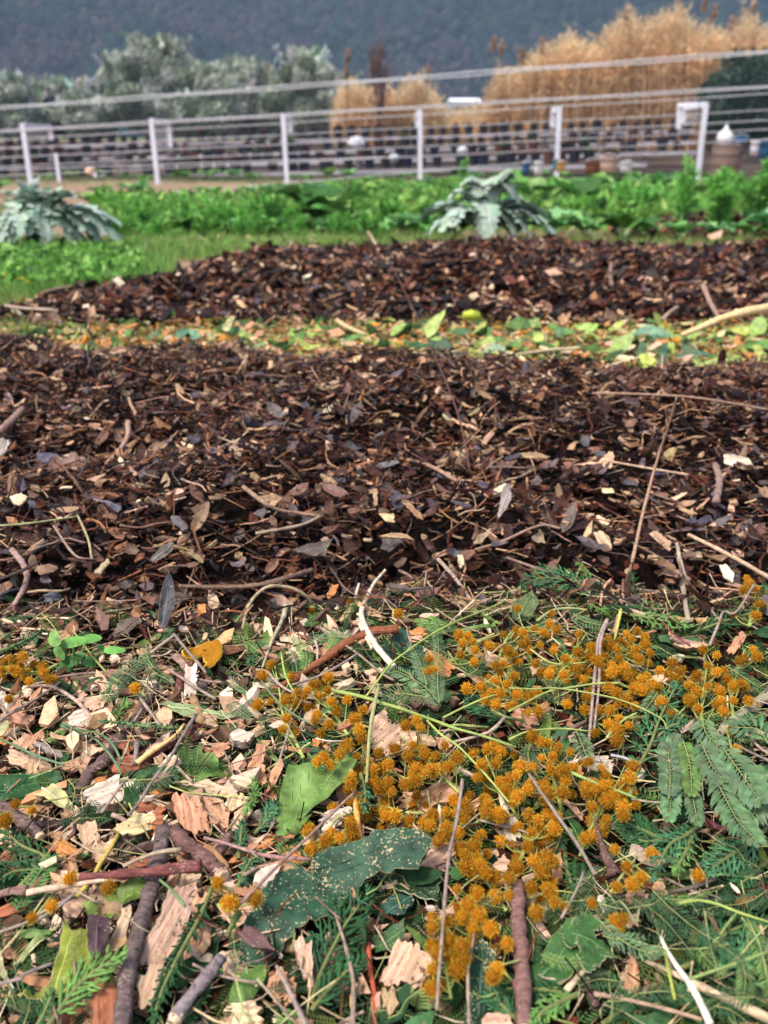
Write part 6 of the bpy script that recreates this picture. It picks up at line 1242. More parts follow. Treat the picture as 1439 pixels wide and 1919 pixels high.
 ('B', [(200,590),(170,700),(120,860)], 2.6, 2.6, (.27,.2,.16), 'straw', .024, .02, 'dry_stem', 'thin', None, None, 0),
 ('B', [(335,700),(400,715),(480,715),(520,710)], 1.4, 1.2, (.6,.5,.4), 'straw', .034, .034, 'fibre', 'pale', None, 'thin pale fibre curling over the left blossoms', 0),
 ('B', [(340,290),(345,200),(330,150)], 2.6, 2.2, (.36,.26,.2), 'straw', .02, .03, 'dry_stem', 'short', None, None, 0),
 ('B', [(880,500),(960,500),(1030,540)], 12, 7, (.26,.16,.11), 'bark', .014, .012, 'stick', 'stubby tan', None, None, 0),
 ('C', [(-20,700),(60,660),(200,590),(330,565),(480,543),(610,540)], 3, 2.6, (.36,.40,.12), 'green', .036, .034, 'green_stem', 'thin yellow-green', None, None, 0),
 ('C', [(-20,570),(120,575),(250,570),(480,605),(650,650),(830,735),(870,800)], 3, 1.6, (.36,.40,.12), 'green', .036, .036, 'green_stem', 'long thin yellow-green', None, None, 0),
 ('C', [(-20,860),(80,815),(200,800),(300,798),(430,812)], 3, 2.6, (.34,.40,.12), 'green', .034, .034, 'green_stem', 'thin yellow-green', None, None, 0),
 ('C', [(530,850),(580,790),(640,740),(700,710)], 3, 2.6, (.36,.42,.12), 'green', .034, .034, 'green_stem', 'short yellow-green', None, None, 0),
 ('C', [(335,1045),(460,1100),(600,1150),(700,1190)], 4.5, 3, (.26,.36,.10), 'green', .034, .030, 'green_stem', 'green', None, None, 0),
 ('C', [(140,190),(230,130),(340,120),(420,130)], 4, 3, (.36,.38,.14), 'green', .034, .030, 'green_stem', 'short olive', None, None, 0),
 ('C', [(575,300),(595,210),(612,125)], 3, 4, (.45,.46,.10), 'green', .020, .040, 'green_stem', 'short yellow upright', None, 'short yellow stalk pointing up at the foot of the tall dry stem', 0),
 ('C', [(100,350),(230,430),(420,425)], 2.4, 2.2, (.38,.4,.12), 'green', .030, .030, 'green_stem', 'thin yellow', None, None, 0),
 ('C', [(720,20),(800,120),(880,240),(1000,330)], 1.6, 2.2, (.22,.05,.05), 'straw', .03, .024, 'twig', 'dark red thin', None, 'thin dark red twig behind the right blossoms', 0),
 ('C', [(630,120),(740,155),(880,180),(980,200)], 5, 5, (.36,.26,.16), 'bark', .018, .016, 'twig', 'tan', None, None, 0),
 ('C', [(890,180),(1000,190),(1180,188)], 7, 6, (.42,.24,.10), 'bark', .018, .016, 'stick', 'orange-tan', None, None, 0),
 ('C', [(890,280),(950,310),(1060,330)], 4, 10, (.30,.20,.17), 'bark', .018, .016, 'stick', 'pinkish bark', None, None, 1),
 ('C', [(1110,330),(1160,210),(1190,140),(1260,140),(1365,-20)], 2.8, 2, (.38,.3,.23), 'straw', .022, .034, 'dry_stem', 'kinked', None, 'kinked dry stem near the right blossoms at the mulch edge', 0),
 ('C', [(1439,610),(1340,680),(1240,760),(1160,830)], 11, 9, (.34,.30,.20), 'bark', .018, .018, 'stick', 'lichen-grey', None, 'lichen-grey thick stem entering from the right edge', 0),
 ('C', [(250,870),(330,800),(430,750),(530,710)], 4, 4, (.22,.15,.12), 'bark', .016, .018, 'twig', 'brown', None, None, 0),
 ('C', [(180,635),(205,720),(215,790)], 4, 3, (.26,.22,.10), 'straw', .018, .016, 'twig', 'olive', None, None, 0),
 ('C', [(555,945),(640,965),(705,995)], 3, 3.5, (.36,.35,.36), 'straw', .026, .026, 'splinter', 'silver-grey', None, None, 0),
 ('C', [(1330,1130),(1439,1060),(1480,1040)], 4, 4, (.36,.26,.2), 'straw', .026, .026, 'dry_stem', 'tan', None, None, 0),
 ('C', [(1340,850),(1400,910),(1460,950)], 3, 3, (.38,.30,.24), 'straw', .026, .026, 'dry_stem', 'pale', None, None, 0),
 ('C', [(1250,880),(1340,930),(1460,985)], 3, 3, (.22,.17,.14), 'straw', .024, .024, 'dry_stem', 'grey', None, None, 0),
 ('F', [(1010,625),(1100,610),(1200,630),(1300,670),(1460,720)], 4.5, 3, (.28,.34,.09), 'green', .034, .030, 'green_stem', 'green', 'green right stem', 'green stem sweeping to the right edge over the fronds', 0),
 ('F', [(1060,990),(1180,950),(1300,910),(1460,850)], 4, 4, (.26,.34,.11), 'green', .034, .032, 'green_stem', 'straight green', None, 'straight green stem rising to the right edge at lower right', 0),
 ('F', [(940,850),(960,950),(990,1090)], 4, 4, (.36,.42,.08), 'green', .028, .024, 'green_stem', 'flat yellow-green', None, 'flat yellow-green blade behind the bone-white splinter', 0),
 ('F', [(820,640),(800,720),(760,650),(720,610)], 3, 3, (.22,.22,.12), 'green', .026, .026, 'green_stem', 'olive kinked', None, None, 0),
 ('F', [(1340,700),(1400,830),(1439,1000)], 2.2, 2.2, (.30,.36,.12), 'green', .034, .030, 'green_stem', 'thin', None, None, 0),
 ('F', [(1439,730),(1370,800),(1300,880)], 2, 2, (.34,.38,.14), 'green', .034, .032, 'green_stem', 'thin', None, None, 0),
]
for (rg, pts, r0, r1, col, mm, l0, l1, nm, look, land, lab, cut) in STICKS:
    P = fp(rg, pts); n = len(P); far = l1 > .045 and rg == 'U'
    lf = np.linspace(l0, l1, n)*.85; Q = np.array([onray(a, b, l) for (a, b), l in zip(P, lf)])
    nn = max(8, int(np.linalg.norm(np.diff(Q, axis=0), axis=1).sum()/(.0022 if mm == 'bark' else .004)))
    nn = min(nn, 90); S = smoothpts(Q, nn); s = np.array([1/pxm(p) for p in S]); rr = (r0+(r1-r0)*np.linspace(0, 1, nn))*s*(.78 if mm == 'green' else 1)
    if mm == 'bark': rr = rr*(1+.16*(rng.random(nn)-.5)+.10*np.sin(np.arange(nn)*.9+rng.random()*6)); 
    else: rr = rr*(1+.10*(rng.random(nn)-.5)+.22*(np.arange(nn) % 13 == 6))
    c = S.mean(0); mb = MB(); mb.add(*tube(S-c, rr, 10 if mm == 'bark' else 7, .85, rough=.10 if mm == 'bark' else .05), jc(col, .06))
    o = obj(nm, mb.mesh(nm, M[mm]), None, c)
    for k in range(cut):
        i, j = (nn-1, nn-3) if k == 0 else (0, 2); d = nrm(S[i]-S[j]); a = S[i]-c
        mb = MB(); mb.add(*tube(np.array([a-d*rr[i]*.4, a+d*rr[i]*.25, a+d*rr[i]*.8]), [rr[i]*.9, rr[i]*.86, rr[i]*.7], 10, .85, rough=.1), jc((.66, .46, .32), .1)); obj('cut_end', mb.mesh('cut_end', M['chip'], False), o)
    if mm == 'bark' and r0 > 7:      # side stubs as knots
        for k in range(3):
            mb = MB(); i = int(rng.integers(2, nn-3)); d = nrm(rng.normal(0, 1, 3)+[0, 0, 1.0]); mb.add(*tube(np.array([S[i]-c, S[i]-c+d*rr[i]*1.15]), [rr[i]*.45, rr[i]*.28], 7), jc(tuple(v*.9 for v in col)))
            obj('knot', mb.mesh('knot', M['bark']), o)
    cc = P[n//2]; kd = nm.replace('_', ' ')
    lens = 'on the mulch' if (rg in 'MN' or (rg == 'W' and cc[1] < 1150)) else ''
    register(o, cc[0], cc[1], look, kd, kd, {'stick': 'bark-covered sticks in the pile', 'dry_stem': 'dry stems lying over the pile', 'green_stem': 'green stems in the pile', 'twig': 'twigs on mulch and pile', 'splinter': 'peeled splinters', 'reed_stalk': 'reed stalks on the litter strip', 'root': 'peeled roots'}.get(nm), land, lab)
# lime ball-like scrap on the strip
p = onray(883, 592, .02); s = 1/pxm(p); mb = MB(); V, T = tube(np.array([(-17*s, 0, 0), (-14*s, 0, 0), (0, 0, 2*s), (14*s, 0, 0), (18*s, 0, 0)]), np.array([2, 9, 11, 9, 2])*s, 12, .9, rough=.08); mb.add(V, T, (.45, .55, .05))
o = obj('bud', mb.mesh('bud', M['leaf']), None, p); register(o, 883, 592, 'lime-green', 'bud', 'plant scrap', None, None, 'rounded lime-green bud-like scrap on the far side of the strip')

# ------------------------------------------------------------------ mimosa blossom
def bloom(seed):
    r_ = np.random.default_rng(seed); mb = MB(); n = 12; th = np.linspace(0, np.pi, 8)[:, None]; ph = np.linspace(0, 2*np.pi, n, endpoint=False)[None]
    V = np.stack([np.sin(th)*np.cos(ph), np.sin(th)*np.sin(ph), np.cos(th)+0*ph], -1).reshape(-1, 3)*.70*(1+.22*(r_.random((96, 1))-.5)); T = []
    for i in range(7):
        for j in range(n): k = (j+1) % n; T += [(i*n+j, i*n+n+j, i*n+n+k), (i*n+j, i*n+n+k, i*n+k)]
    mb.add(V, T, (.42, .15, .008)); m_ = 620; d = r_.normal(0, 1, (m_, 3)); d /= np.linalg.norm(d, axis=1)[:, None]; L = (.84+.16*r_.random(m_))*(1+.10*np.sin(d[:, 0]*5+seed)*np.sin(d[:, 1]*4+d[:, 2]*3)); L[r_.random(m_) < .04] *= 1.1
    j = nrm([1, 0, 0]); d2 = d+r_.normal(0, .16, (m_, 3)); s = np.cross(d, r_.normal(0, 1, (m_, 3))); s /= np.linalg.norm(s, axis=1)[:, None]; A = d*.62; B = d2*L[:, None]; wv = .030
    V = np.stack([A-s*wv*.5, A+s*wv*.5, B+s*wv, B-s*wv], 1).reshape(-1, 3); i = (np.arange(m_)*4)[:, None]; T = np.vstack([i+[[0, 1, 2]], i+[[0, 2, 3]]])
    c = np.array([(.58, .26, .012), (.68, .39, .025), (.40, .15, .008), (.76, .52, .07)])[r_.integers(0, 4, m_)]; c = np.repeat(c*(.8+.4*r_.random((m_, 1))), 4, 0).reshape(m_, 4, 3); c[:, :2] *= [.85, .8, .8]; mb.add(V, T, c.reshape(-1, 3))
    return mb.mesh('flower_head', M['bloom'], False)
BM = [bloom(k) for k in range(6)]
BALLS = {
 'C': [(30,120),(60,75),(375,265),(675,290),(745,280),(640,265),(700,245),(750,325),(775,370),(715,405),(590,350),(520,330),(445,340),(370,365),(440,395),(300,405),(155,325),(95,355),(160,480),(205,490),(225,465),(290,495),(405,520),(345,465),(370,460),(25,605),(95,620),(135,590),(10,660),(310,660),(85,705),(145,700),(425,615),(585,590),(540,565),(590,665),(550,695),(600,740),(545,775),(590,805),(585,865),(655,780),(690,670),(640,640),(405,690),(490,695),(630,455),(560,440),(600,400),(560,480),(500,440),(520,390),(650,500),(690,350),(730,520),(760,500),(790,550),(830,570),(730,580),(690,570),(830,470),(880,490),(910,510),(950,475),(900,430),(1075,355),(1150,385),(1270,420),(1100,445),(1150,480),(1190,470),(1040,495),(1285,540),(1330,640),(1245,640),(1180,640),(1150,660),(1170,590),(1100,560),(1010,570),(1040,590),(990,550),(1045,685),(985,630),(890,720),(840,650),(1000,640),(1190,700),(1240,805),(1260,915),(1305,15),(1375,15),(1345,55),(1395,100),(1245,155),(1370,160),(1335,-20),(1320,-50),(1355,350),(1380,390),(1300,410),(465,820),(110,840),(160,870),(200,880),(260,900),(325,930),(225,950),(165,960),(215,1030),(260,1050),(300,1090),(290,1030),(345,1020),(430,985),(655,1075),(680,1010),(45,1010),(25,1060),(85,1140),(200,1160),(285,1160),(30,1180),(420,1130),(470,1140),(550,1110),(560,1170),(510,1160),(20,240),(60,260),(50,320),(80,300),(125,240),(175,255),(210,210),(250,240),(220,150),(475,560),(520,500),(610,300),(640,320),(560,330),(480,410),(1250,560),(1300,560),(1210,520)],
 'B': [(80,285),(200,350),(35,345),(405,360),(230,440),(290,430),(340,400),(400,430),(270,460),(350,460),(310,400),(425,495),(510,485),(80,495),(10,510),(170,485),(200,480),(455,550),(340,570),(330,600),(410,625),(360,670),(555,590),(580,650),(590,690),(600,540),(510,740),(470,790),(345,830),(380,810),(420,850),(690,780),(565,800),(150,650),(170,590),(840,630),(900,600),(925,640),(880,740),(860,800),(740,850),(700,870),(650,880),(950,790),(1010,800),(1060,740),(1130,810),(1080,860),(900,870),(970,870),(880,910),(540,910),(530,950),(690,980),(740,950),(760,1000),(840,960),(900,940),(950,900),(1000,880),(720,1110),(780,1140),(530,1180),(600,1080),(860,1160),(940,1180),(1000,1140),(1070,1110),(1130,1120),(1160,165),(1190,130),(1140,120),(1230,205),(1150,230),(1225,270),(1220,160),(1310,180),(1350,290),(1390,280),(1370,330),(1420,210),(1185,420),(1265,410),(1320,440),(1370,450),(1290,480),(1350,380),(1410,400),(1350,510),(1420,520),(970,265),(1000,320),(970,330),(1300,760),(1370,775),(1350,840),(1270,850),(1240,920),(1290,920),(1370,950),(1400,1000),(1430,930),(1360,1130),(1300,1050),(1280,1100)],
 'N': [(305,1030),(345,1075),(530,985),(795,1050)],
 'E': [(420,320),(430,420),(510,380),(590,360),(650,290),(540,330),(850,240),(900,240),(660,340),(1110,230),(1190,230),(1100,290),(1190,300),(1260,330),(1290,260),(1370,350),(1400,150),(1410,220),(1330,400),(1290,450),(1270,420),(1350,480),(1300,520),(1350,560),(1250,650),(1370,670),(1310,740),(1280,810),(1370,790),(1110,865),(1190,830),(1110,970),(1205,940),(1280,970),(1340,880),(1230,1050),(1250,1100),(1290,1040),(1110,1100),(1110,1210),(1140,1010),(115,705),(-5,735),(1140,380),(1170,350)],
 'D': [(1225,615),(1285,730),(610,640),(290,745),(180,810),(180,205),(30,260),(85,170),(390,590)],
 'F': [(45,20),(150,40),(180,80),(225,100),(210,140),(145,195),(90,140),(75,180),(300,55),(385,95),(450,90),(285,200),(330,220),(420,210),(410,265),(300,280),(60,290),(20,350),(280,350),(380,410),(230,450),(310,420),(350,470),(190,500),(120,500),(30,420),(60,440),(80,480),(20,440),(370,550),(300,550),(390,580),(35,590),(125,590),(190,590),(460,645),(320,670),(590,625),(705,720),(740,700),(710,545),(785,535),(830,500),(760,450),(700,365),(880,385),(660,220),(740,200),(590,160),(570,90),(650,60),(690,110),(770,20),(800,150),(560,60),(610,80),(740,160),(410,620),(50,680),(100,750),(20,740),(20,660),(130,940),(110,980),(180,820),(600,90),(660,130),(560,310),(600,300),(640,270),(1100,490)],
 'A': [(125,245),(190,285),(240,300),(245,330),(110,295),(65,310),(25,270),(10,315),(165,380),(90,325),(300,365),(270,370),(50,480),(760,420)]}
HB = []
for rg, L in BALLS.items(): HB += [(x, y, 1) for x, y in fp(rg, L)]
# fill the heap under the picked heads
DENS = [([(960,1180),(1200,1180),(1240,1260),(1400,1270),(1420,1330),(1250,1330),(1120,1300),(980,1270),(880,1300),(870,1200)], 80), ([(650,1400),(860,1390),(980,1400),(1200,1440),(1220,1520),(1060,1560),(1060,1680),(950,1700),(950,1850),(800,1850),(800,1700),(900,1650),(860,1560),(680,1560),(620,1520)], 120),
        ([(510,1290),(640,1290),(650,1380),(520,1370)], 14), ([(0,1230),(100,1240),(100,1280),(0,1280)], 8)]
for P, n in DENS:
    xs = [p[0] for p in P]; ys = [p[1] for p in P]; k = 0
    while k < n:
        x, y = random.uniform(min(xs), max(xs)), random.uniform(min(ys), max(ys))
        if inpoly(x, y, P): HB.append((x, y, 0)); k += 1
HB = np.array(HB)
# one blossom sprig per cluster of heads
K = 24; cen = HB[np.random.default_rng(3).choice(len(HB), K, replace=False), :2].copy()
for _ in range(30):
    d = np.linalg.norm(HB[:, None, :2]-cen[None], axis=2); a = d.argmin(1)
    for k in range(K):
        if (a == k).any(): cen[k] = HB[a == k, :2].mean(0)
for _ in range(14):      # split straggling clusters so that every sprig stays short
    for k in range(len(cen)):
        q = HB[a == k, :2]
        if len(q) < 2: continue
        dd = np.linalg.norm(q-cen[k], axis=1); j = int(dd.argmax())
        if dd[j] > (62 if len(q) < 12 else 95): cen = np.vstack([cen, q[j]])
    a = np.linalg.norm(HB[:, None, :2]-cen[None], axis=2).argmin(1)
    for k in range(len(cen)):
        if (a == k).any(): cen[k] = HB[a == k, :2].mean(0)
a = np.linalg.norm(HB[:, None, :2]-cen[None], axis=2).argmin(1)
order = np.lexsort((cen[:, 0], cen[:, 1]))
for k in order:
    ix = np.where(a == k)[0]
    if not len(ix): continue
    pts = HB[ix, :2]; c = pts.mean(0); base = onray(c[0], c[1], .006); e = empty('mimosa_sprig', base)
    if len(pts) > 2:
        u, s_, vt = np.linalg.svd(pts-c); ax = vt[0]; ext = np.abs((pts-c) @ ax).max()
    else: ax = np.array([.8, .6]); ext = 20
    if ax[1] > 0: ax = -ax
    sp2 = [c-ax*ext*1.25+rng.normal(0, 8, 2), c-ax*ext*.4+rng.normal(0, 8, 2), c+ax*ext*.3+rng.normal(0, 8, 2), c+ax*ext*.95]
    sp = smoothpts([onray(q[0], q[1], .017) for q in sp2], 26); s0 = 1/pxm(base); st = MB(); st.add(*tube(sp-base, np.linspace(3.2, 1.3, 26)*s0, 6), jc((.32, .36, .10)))
    for i in ix:
        x, y, top = HB[i]; big = (11.5+6.5*(y-1180)/600)/pxm(onray(x, y, .02))*random.uniform(.60, .98)*(1 if top else .9); p = onray(x, y, random.uniform(.022, .031) if top else random.uniform(.012, .018))
        h = obj('flower_head', BM[random.randrange(6)], e, p-base); sc_ = big*random.uniform(.94, 1.05); h.scale = (sc_, sc_*random.uniform(.88, 1.05), sc_*random.uniform(.88, 1.05)); h.rotation_euler = (random.random()*6, random.random()*6, random.random()*6)
        j = int(np.argmin(np.linalg.norm(sp-p, axis=1))); q = sp[max(0, j-2)]
        st.add(*tube(smoothpts([q-base, (q+p)/2-base+[0, 0, -.002], p-base], 7), np.linspace(1.1, .7, 7)*s0, 5), jc((.34, .38, .11)))
    obj('stem', st.mesh('stem', M['green']), e)
    register(e, c[0], c[1], 'dense orange' if len(ix) > 22 else 'sparse orange' if len(ix) < 10 else 'fluffy orange', 'mimosa sprig', 'blossom sprig', 'orange mimosa sprigs in the pile')

# ------------------------------------------------------------------ cypress sprays and comb-like fronds
def cord(P, r, col, mb):
    n = max(6, int(np.linalg.norm(np.diff(P, axis=0), axis=1).sum()/.0007)); n = min(n, 60); S = smoothpts(P, n); t = np.linspace(0, 1, n)
    ph = (np.arange(n) % 3)/3.; rr = r*(.72+.55*ph)*(1-.55*t**3); mb.add(*tube(S, rr, 5, .75), col)
def cypress(reg, pts, wpx, col, lift, nb=9, ang=38, r=.00085, one=0):
    P = fp(reg, pts); Q = np.array([onray(x, y, lift*(.7+.5*i/len(P))) for i, (x, y) in enumerate(P)]); S = smoothpts(Q, 30); base = S[0]; e = empty('cypress_sprig', base)
    mid = S[15]; n = nrm(gnormal(mid)*.6+nrm(CAM-mid)*.5+rng.normal(0, .1, 3)); s = 1/pxm(mid); W = wpx*s; Lt = np.linalg.norm(np.diff(S, axis=0), axis=1).sum()
    mb = MB(); cord(S[8:]-base, r*1.25, jc(col), mb); st = MB(); st.add(*tube(S[:26]-base, np.linspace(r*1.5, r*.8, 26), 6), (.16, .18, .06))
    for k in range(nb*2):
        t = .10+.86*(k+.5)/(nb*2); i = t*29; i0 = int(i); p = S[i0]*(1-i+i0)+S[min(29, i0+1)]*(i-i0); T = nrm(S[min(29, i0+2)]-S[max(0, i0-1)]); sd = 1 if k % 2 else -1
        if one and sd != one: continue
        side = nrm(np.cross(n, T))*sd; a = R(ang+random.uniform(-7, 7)); d = T*math.cos(a)+side*math.sin(a); L = W*(.35+.75*math.sin(min(1, t*1.1)*math.pi)**.8)*(1-.35*t)*random.uniform(.8, 1.1)
        d2 = nrm(d+T*.35); q = [p, p+d*L*.5+n*random.uniform(-.0015, .002), p+d*L*.5+d2*L*.5+n*random.uniform(-.004, .003)]; c = jc(col, .22); cord(np.array(q)-base, r, c, mb)
        nsb = max(2, int(L/.0042))
        for j in range(nsb):
            u = .18+.7*(j+.5)/nsb; pp = p+d*L*u if u < .5 else p+d*L*.5+d2*L*(u-.5); ss_ = 1 if j % 2 else -1; tt = d if u < .5 else d2; s2 = nrm(np.cross(n, tt))*ss_; dd = nrm(tt*.82+s2*.62); l = L*.34*(1.15-u)*random.uniform(.8, 1.2)+.002
            cord(np.array([pp, pp+dd*l*.5, pp+nrm(dd+tt*.4)*l])-base, r*.85, c, mb)
    obj('foliage', mb.mesh('foliage', M['needle']), e); obj('stem', st.mesh('stem', M['green']), e); return e, P[len(P)//2]
def frond(reg, pts, lpx, col, lift, step_px=5.5, wpx=2.0, ang=62, sides=(1, -1), droop=.15, twist=0):
    P = fp(reg, pts); Q = np.array([onray(x, y, lift) for x, y in P]); S0 = smoothpts(Q, 40); Ltot = np.linalg.norm(np.diff(S0, axis=0), axis=1).sum(); mid = S0[20]; s = 1/pxm(mid); n_ = max(8, int(Ltot/(step_px*s))); S = smoothpts(Q, n_); base = S[0]
    e = empty('feathery_frond', base); nv = nrm(gnormal(mid)*.5+nrm(CAM-mid)*.6+rng.normal(0, .12, 3)); st = MB(); st.add(*tube(S-base, np.linspace(1.5, .7, n_)*s, 5), (.24, .28, .10)); mb = MB()
    for i in range(1, n_):
        t = i/(n_-1); T = nrm(S[min(n_-1, i+1)]-S[i-1])
        for sd in sides:
            L = lpx*s*(math.sin((.10+.86*t)*math.pi)**.5)*random.uniform(.85, 1.08); a = R(ang*(1-.25*t)+random.uniform(-6, 6)); side = nrm(np.cross(nv, T))*sd; d = T*math.cos(a)+side*math.sin(a); w = wpx*s*.5*1.05
            pp = S[i]-base; up = nv*w*.5; tip = pp+d*L+T*L*.10-nv*L*droop*random.uniform(.2, 1.6); m1 = pp+d*L*.45+nv*L*.05; cr = nrm(np.cross(nv, d))
            m2 = pp+d*L*.8+nv*L*(.03-droop*.5)
            mb.add([pp, m1+cr*w, m1+up*.0, m1-cr*w, m2+cr*w*.8, m2, m2-cr*w*.8, tip], [(0, 2, 1), (0, 3, 2), (1, 2, 5), (1, 5, 4), (2, 3, 6), (2, 6, 5), (4, 5, 7), (5, 6, 7)], jc(col, .25))
    obj('leaflets', mb.mesh('leaflets', M['needle'], False), e); obj('stem', st.mesh('stem', M['green']), e); return e, P[len(P)//2]
TG, DG, LG = (.065, .175, .075), (.035, .100, .036), (.14, .27, .07)
CY = [('W', [(548,1385),(575,1410),(608,1448)], 46, TG, .018, 8), ('W', [(676,1450),(684,1485),(682,1525)], 22, TG, .034, 4),
      ('O', [(620,985),(480,920),(320,870),(180,850),(40,895)], 60, TG, .040, 9), ('O', [(690,1015),(690,930),(680,815)], 30, TG, .040, 5), ('O', [(520,960),(440,870),(360,760)], 26, LG, .034, 5),
      ('C', [(660,1180),(720,1000),(780,880),(830,740),(900,600),(935,545)], 55, TG, .032, 9), ('C', [(780,880),(880,790),(980,760)], 26, TG, .032, 5),
      ('D', [(330,520),(220,450),(100,390),(0,270)], 42, DG, .026, 8), ('D', [(320,540),(180,540),(60,560),(-60,640)], 46, DG, .024, 9), ('D', [(270,1420),(400,1240),(520,1120),(720,1000)], 60, LG, .030, 9),
      ('D', [(200,1440),(250,1340),(300,1220)], 22, DG, .024, 5), ('D', [(1190,640),(1110,830),(990,1050),(900,1250),(850,1440)], 34, DG, .024, 12), ('D', [(960,1440),(1040,1380),(1180,1200)], 26, DG, .02, 8),
      ('E', [(430,1280),(480,1130),(560,960),(640,820),(780,640)], 95, DG, .019, 11), ('E', [(430,1330),(520,1220),(620,1120),(740,1030)], 50, DG, .022, 9), ('E', [(380,1340),(300,1400),(250,1440)], 30, LG, .018, 5),
      ('E', [(0,680),(50,560),(100,480),(180,460)], 24, TG, .022, 6), ('E', [(110,340),(180,260),(220,180)], 22, TG, .022, 6), ('E', [(20,480),(30,380),(45,260)], 22, TG, .026, 5), ('E', [(-40,900),(0,820),(25,780)], 14, LG, .026, 3),
      ('E', [(90,190),(110,110),(115,20)], 14, LG, .024, 4), ('F', [(1110,250),(1040,300),(960,350),(870,530)], 52, TG, .030, 9), ('F', [(1080,290),(1040,380),(980,490)], 30, LG, .030, 6), ('F', [(960,330),(850,280),(700,210)], 52, DG, .022, 9),
      ('F', [(980,300),(860,330),(740,290)], 40, DG, .022, 7), ('F', [(1439,260),(1330,350),(1220,420),(1140,480)], 60, TG, .024, 10), ('F', [(1439,420),(1350,500),(1270,560)], 50, DG, .020, 8), ('F', [(460,380),(470,460),(500,560)], 12, DG, .024, 6),
      ('F', [(530,1060),(440,1100),(350,1150),(290,1230)], 34, LG, .022, 8), ('F', [(500,1070),(330,1040),(110,1040)], 40, DG, .018, 10), ('F', [(250,1210),(160,1120),(90,1060)], 40, TG, .018, 8),
      ('F', [(1000,950),(1120,880),(1260,760),(1439,700)], 70, DG, .014, 12), ('F', [(700,1210),(850,1130),(1000,1080),(1100,1050)], 44, TG, .014, 10), ('F', [(1180,1000),(1280,900),(1400,800)], 60, TG, .014, 9), ('F', [(640,1210),(720,1150),(800,1080)], 30, DG, .016, 6),
      ('B', [(1439,630),(1340,560),(1270,520),(1170,500)], 40, TG, .020, 9), ('A', [(1060,640),(900,640),(720,620),(550,600)], 8, TG, .032, 14), ('B', [(180,250),(60,240),(-60,280)], 26, TG, .018, 8), ('B', [(330,620),(380,570),(420,530)], 14, TG, .022, 4),
      ('B', [(900,640),(880,620),(960,590)], 12, DG, .02, 3), ('W', [(1170,1150),(1230,1160),(1300,1175)], 36, LG, .020, 8), ('W', [(1300,1185),(1370,1160),(1460,1135)], 44, DG, .020, 10), ('W', [(1080,1120),(1110,1135),(1140,1150)], 24, LG, .020, 5),
      ('A', [(640,640),(680,540),(720,500)], 22, LG, .018, 5), ('A', [(0,210),(120,160),(250,90)], 12, DG, .022, 8), ('A', [(240,720),(300,700),(360,670)], 12, LG, .018, 5), ('A', [(1439,1000),(1410,1060),(1370,1130)], 16, LG, .022, 4),
      ('C', [(1439,700),(1360,740),(1290,760)], 26, TG, .020, 6), ('B', [(40,1180),(60,1120),(110,1060)], 20, DG, .020, 5), ('W', [(1439,1720),(1380,1760),(1300,1800)], 60, DG, .012, 9), ('W', [(60,1919),(40,1880),(0,1850)], 50, DG, .012, 7)]
for (rg, pts, wpx, col, lift, nb) in CY:
    e, c = cypress(rg, pts, wpx*1.0, jc(col, .1), lift*.85, nb)
    register(e, c[0], c[1], {TG: 'blue-green', DG: 'dark green', LG: 'yellowish green'}[col], 'cypress sprig', 'cypress sprig', 'scaly cypress sprigs in the pile')
FG, FD, FO = (.11, .18, .085), (.042, .095, .038), (.13, .22, .06)
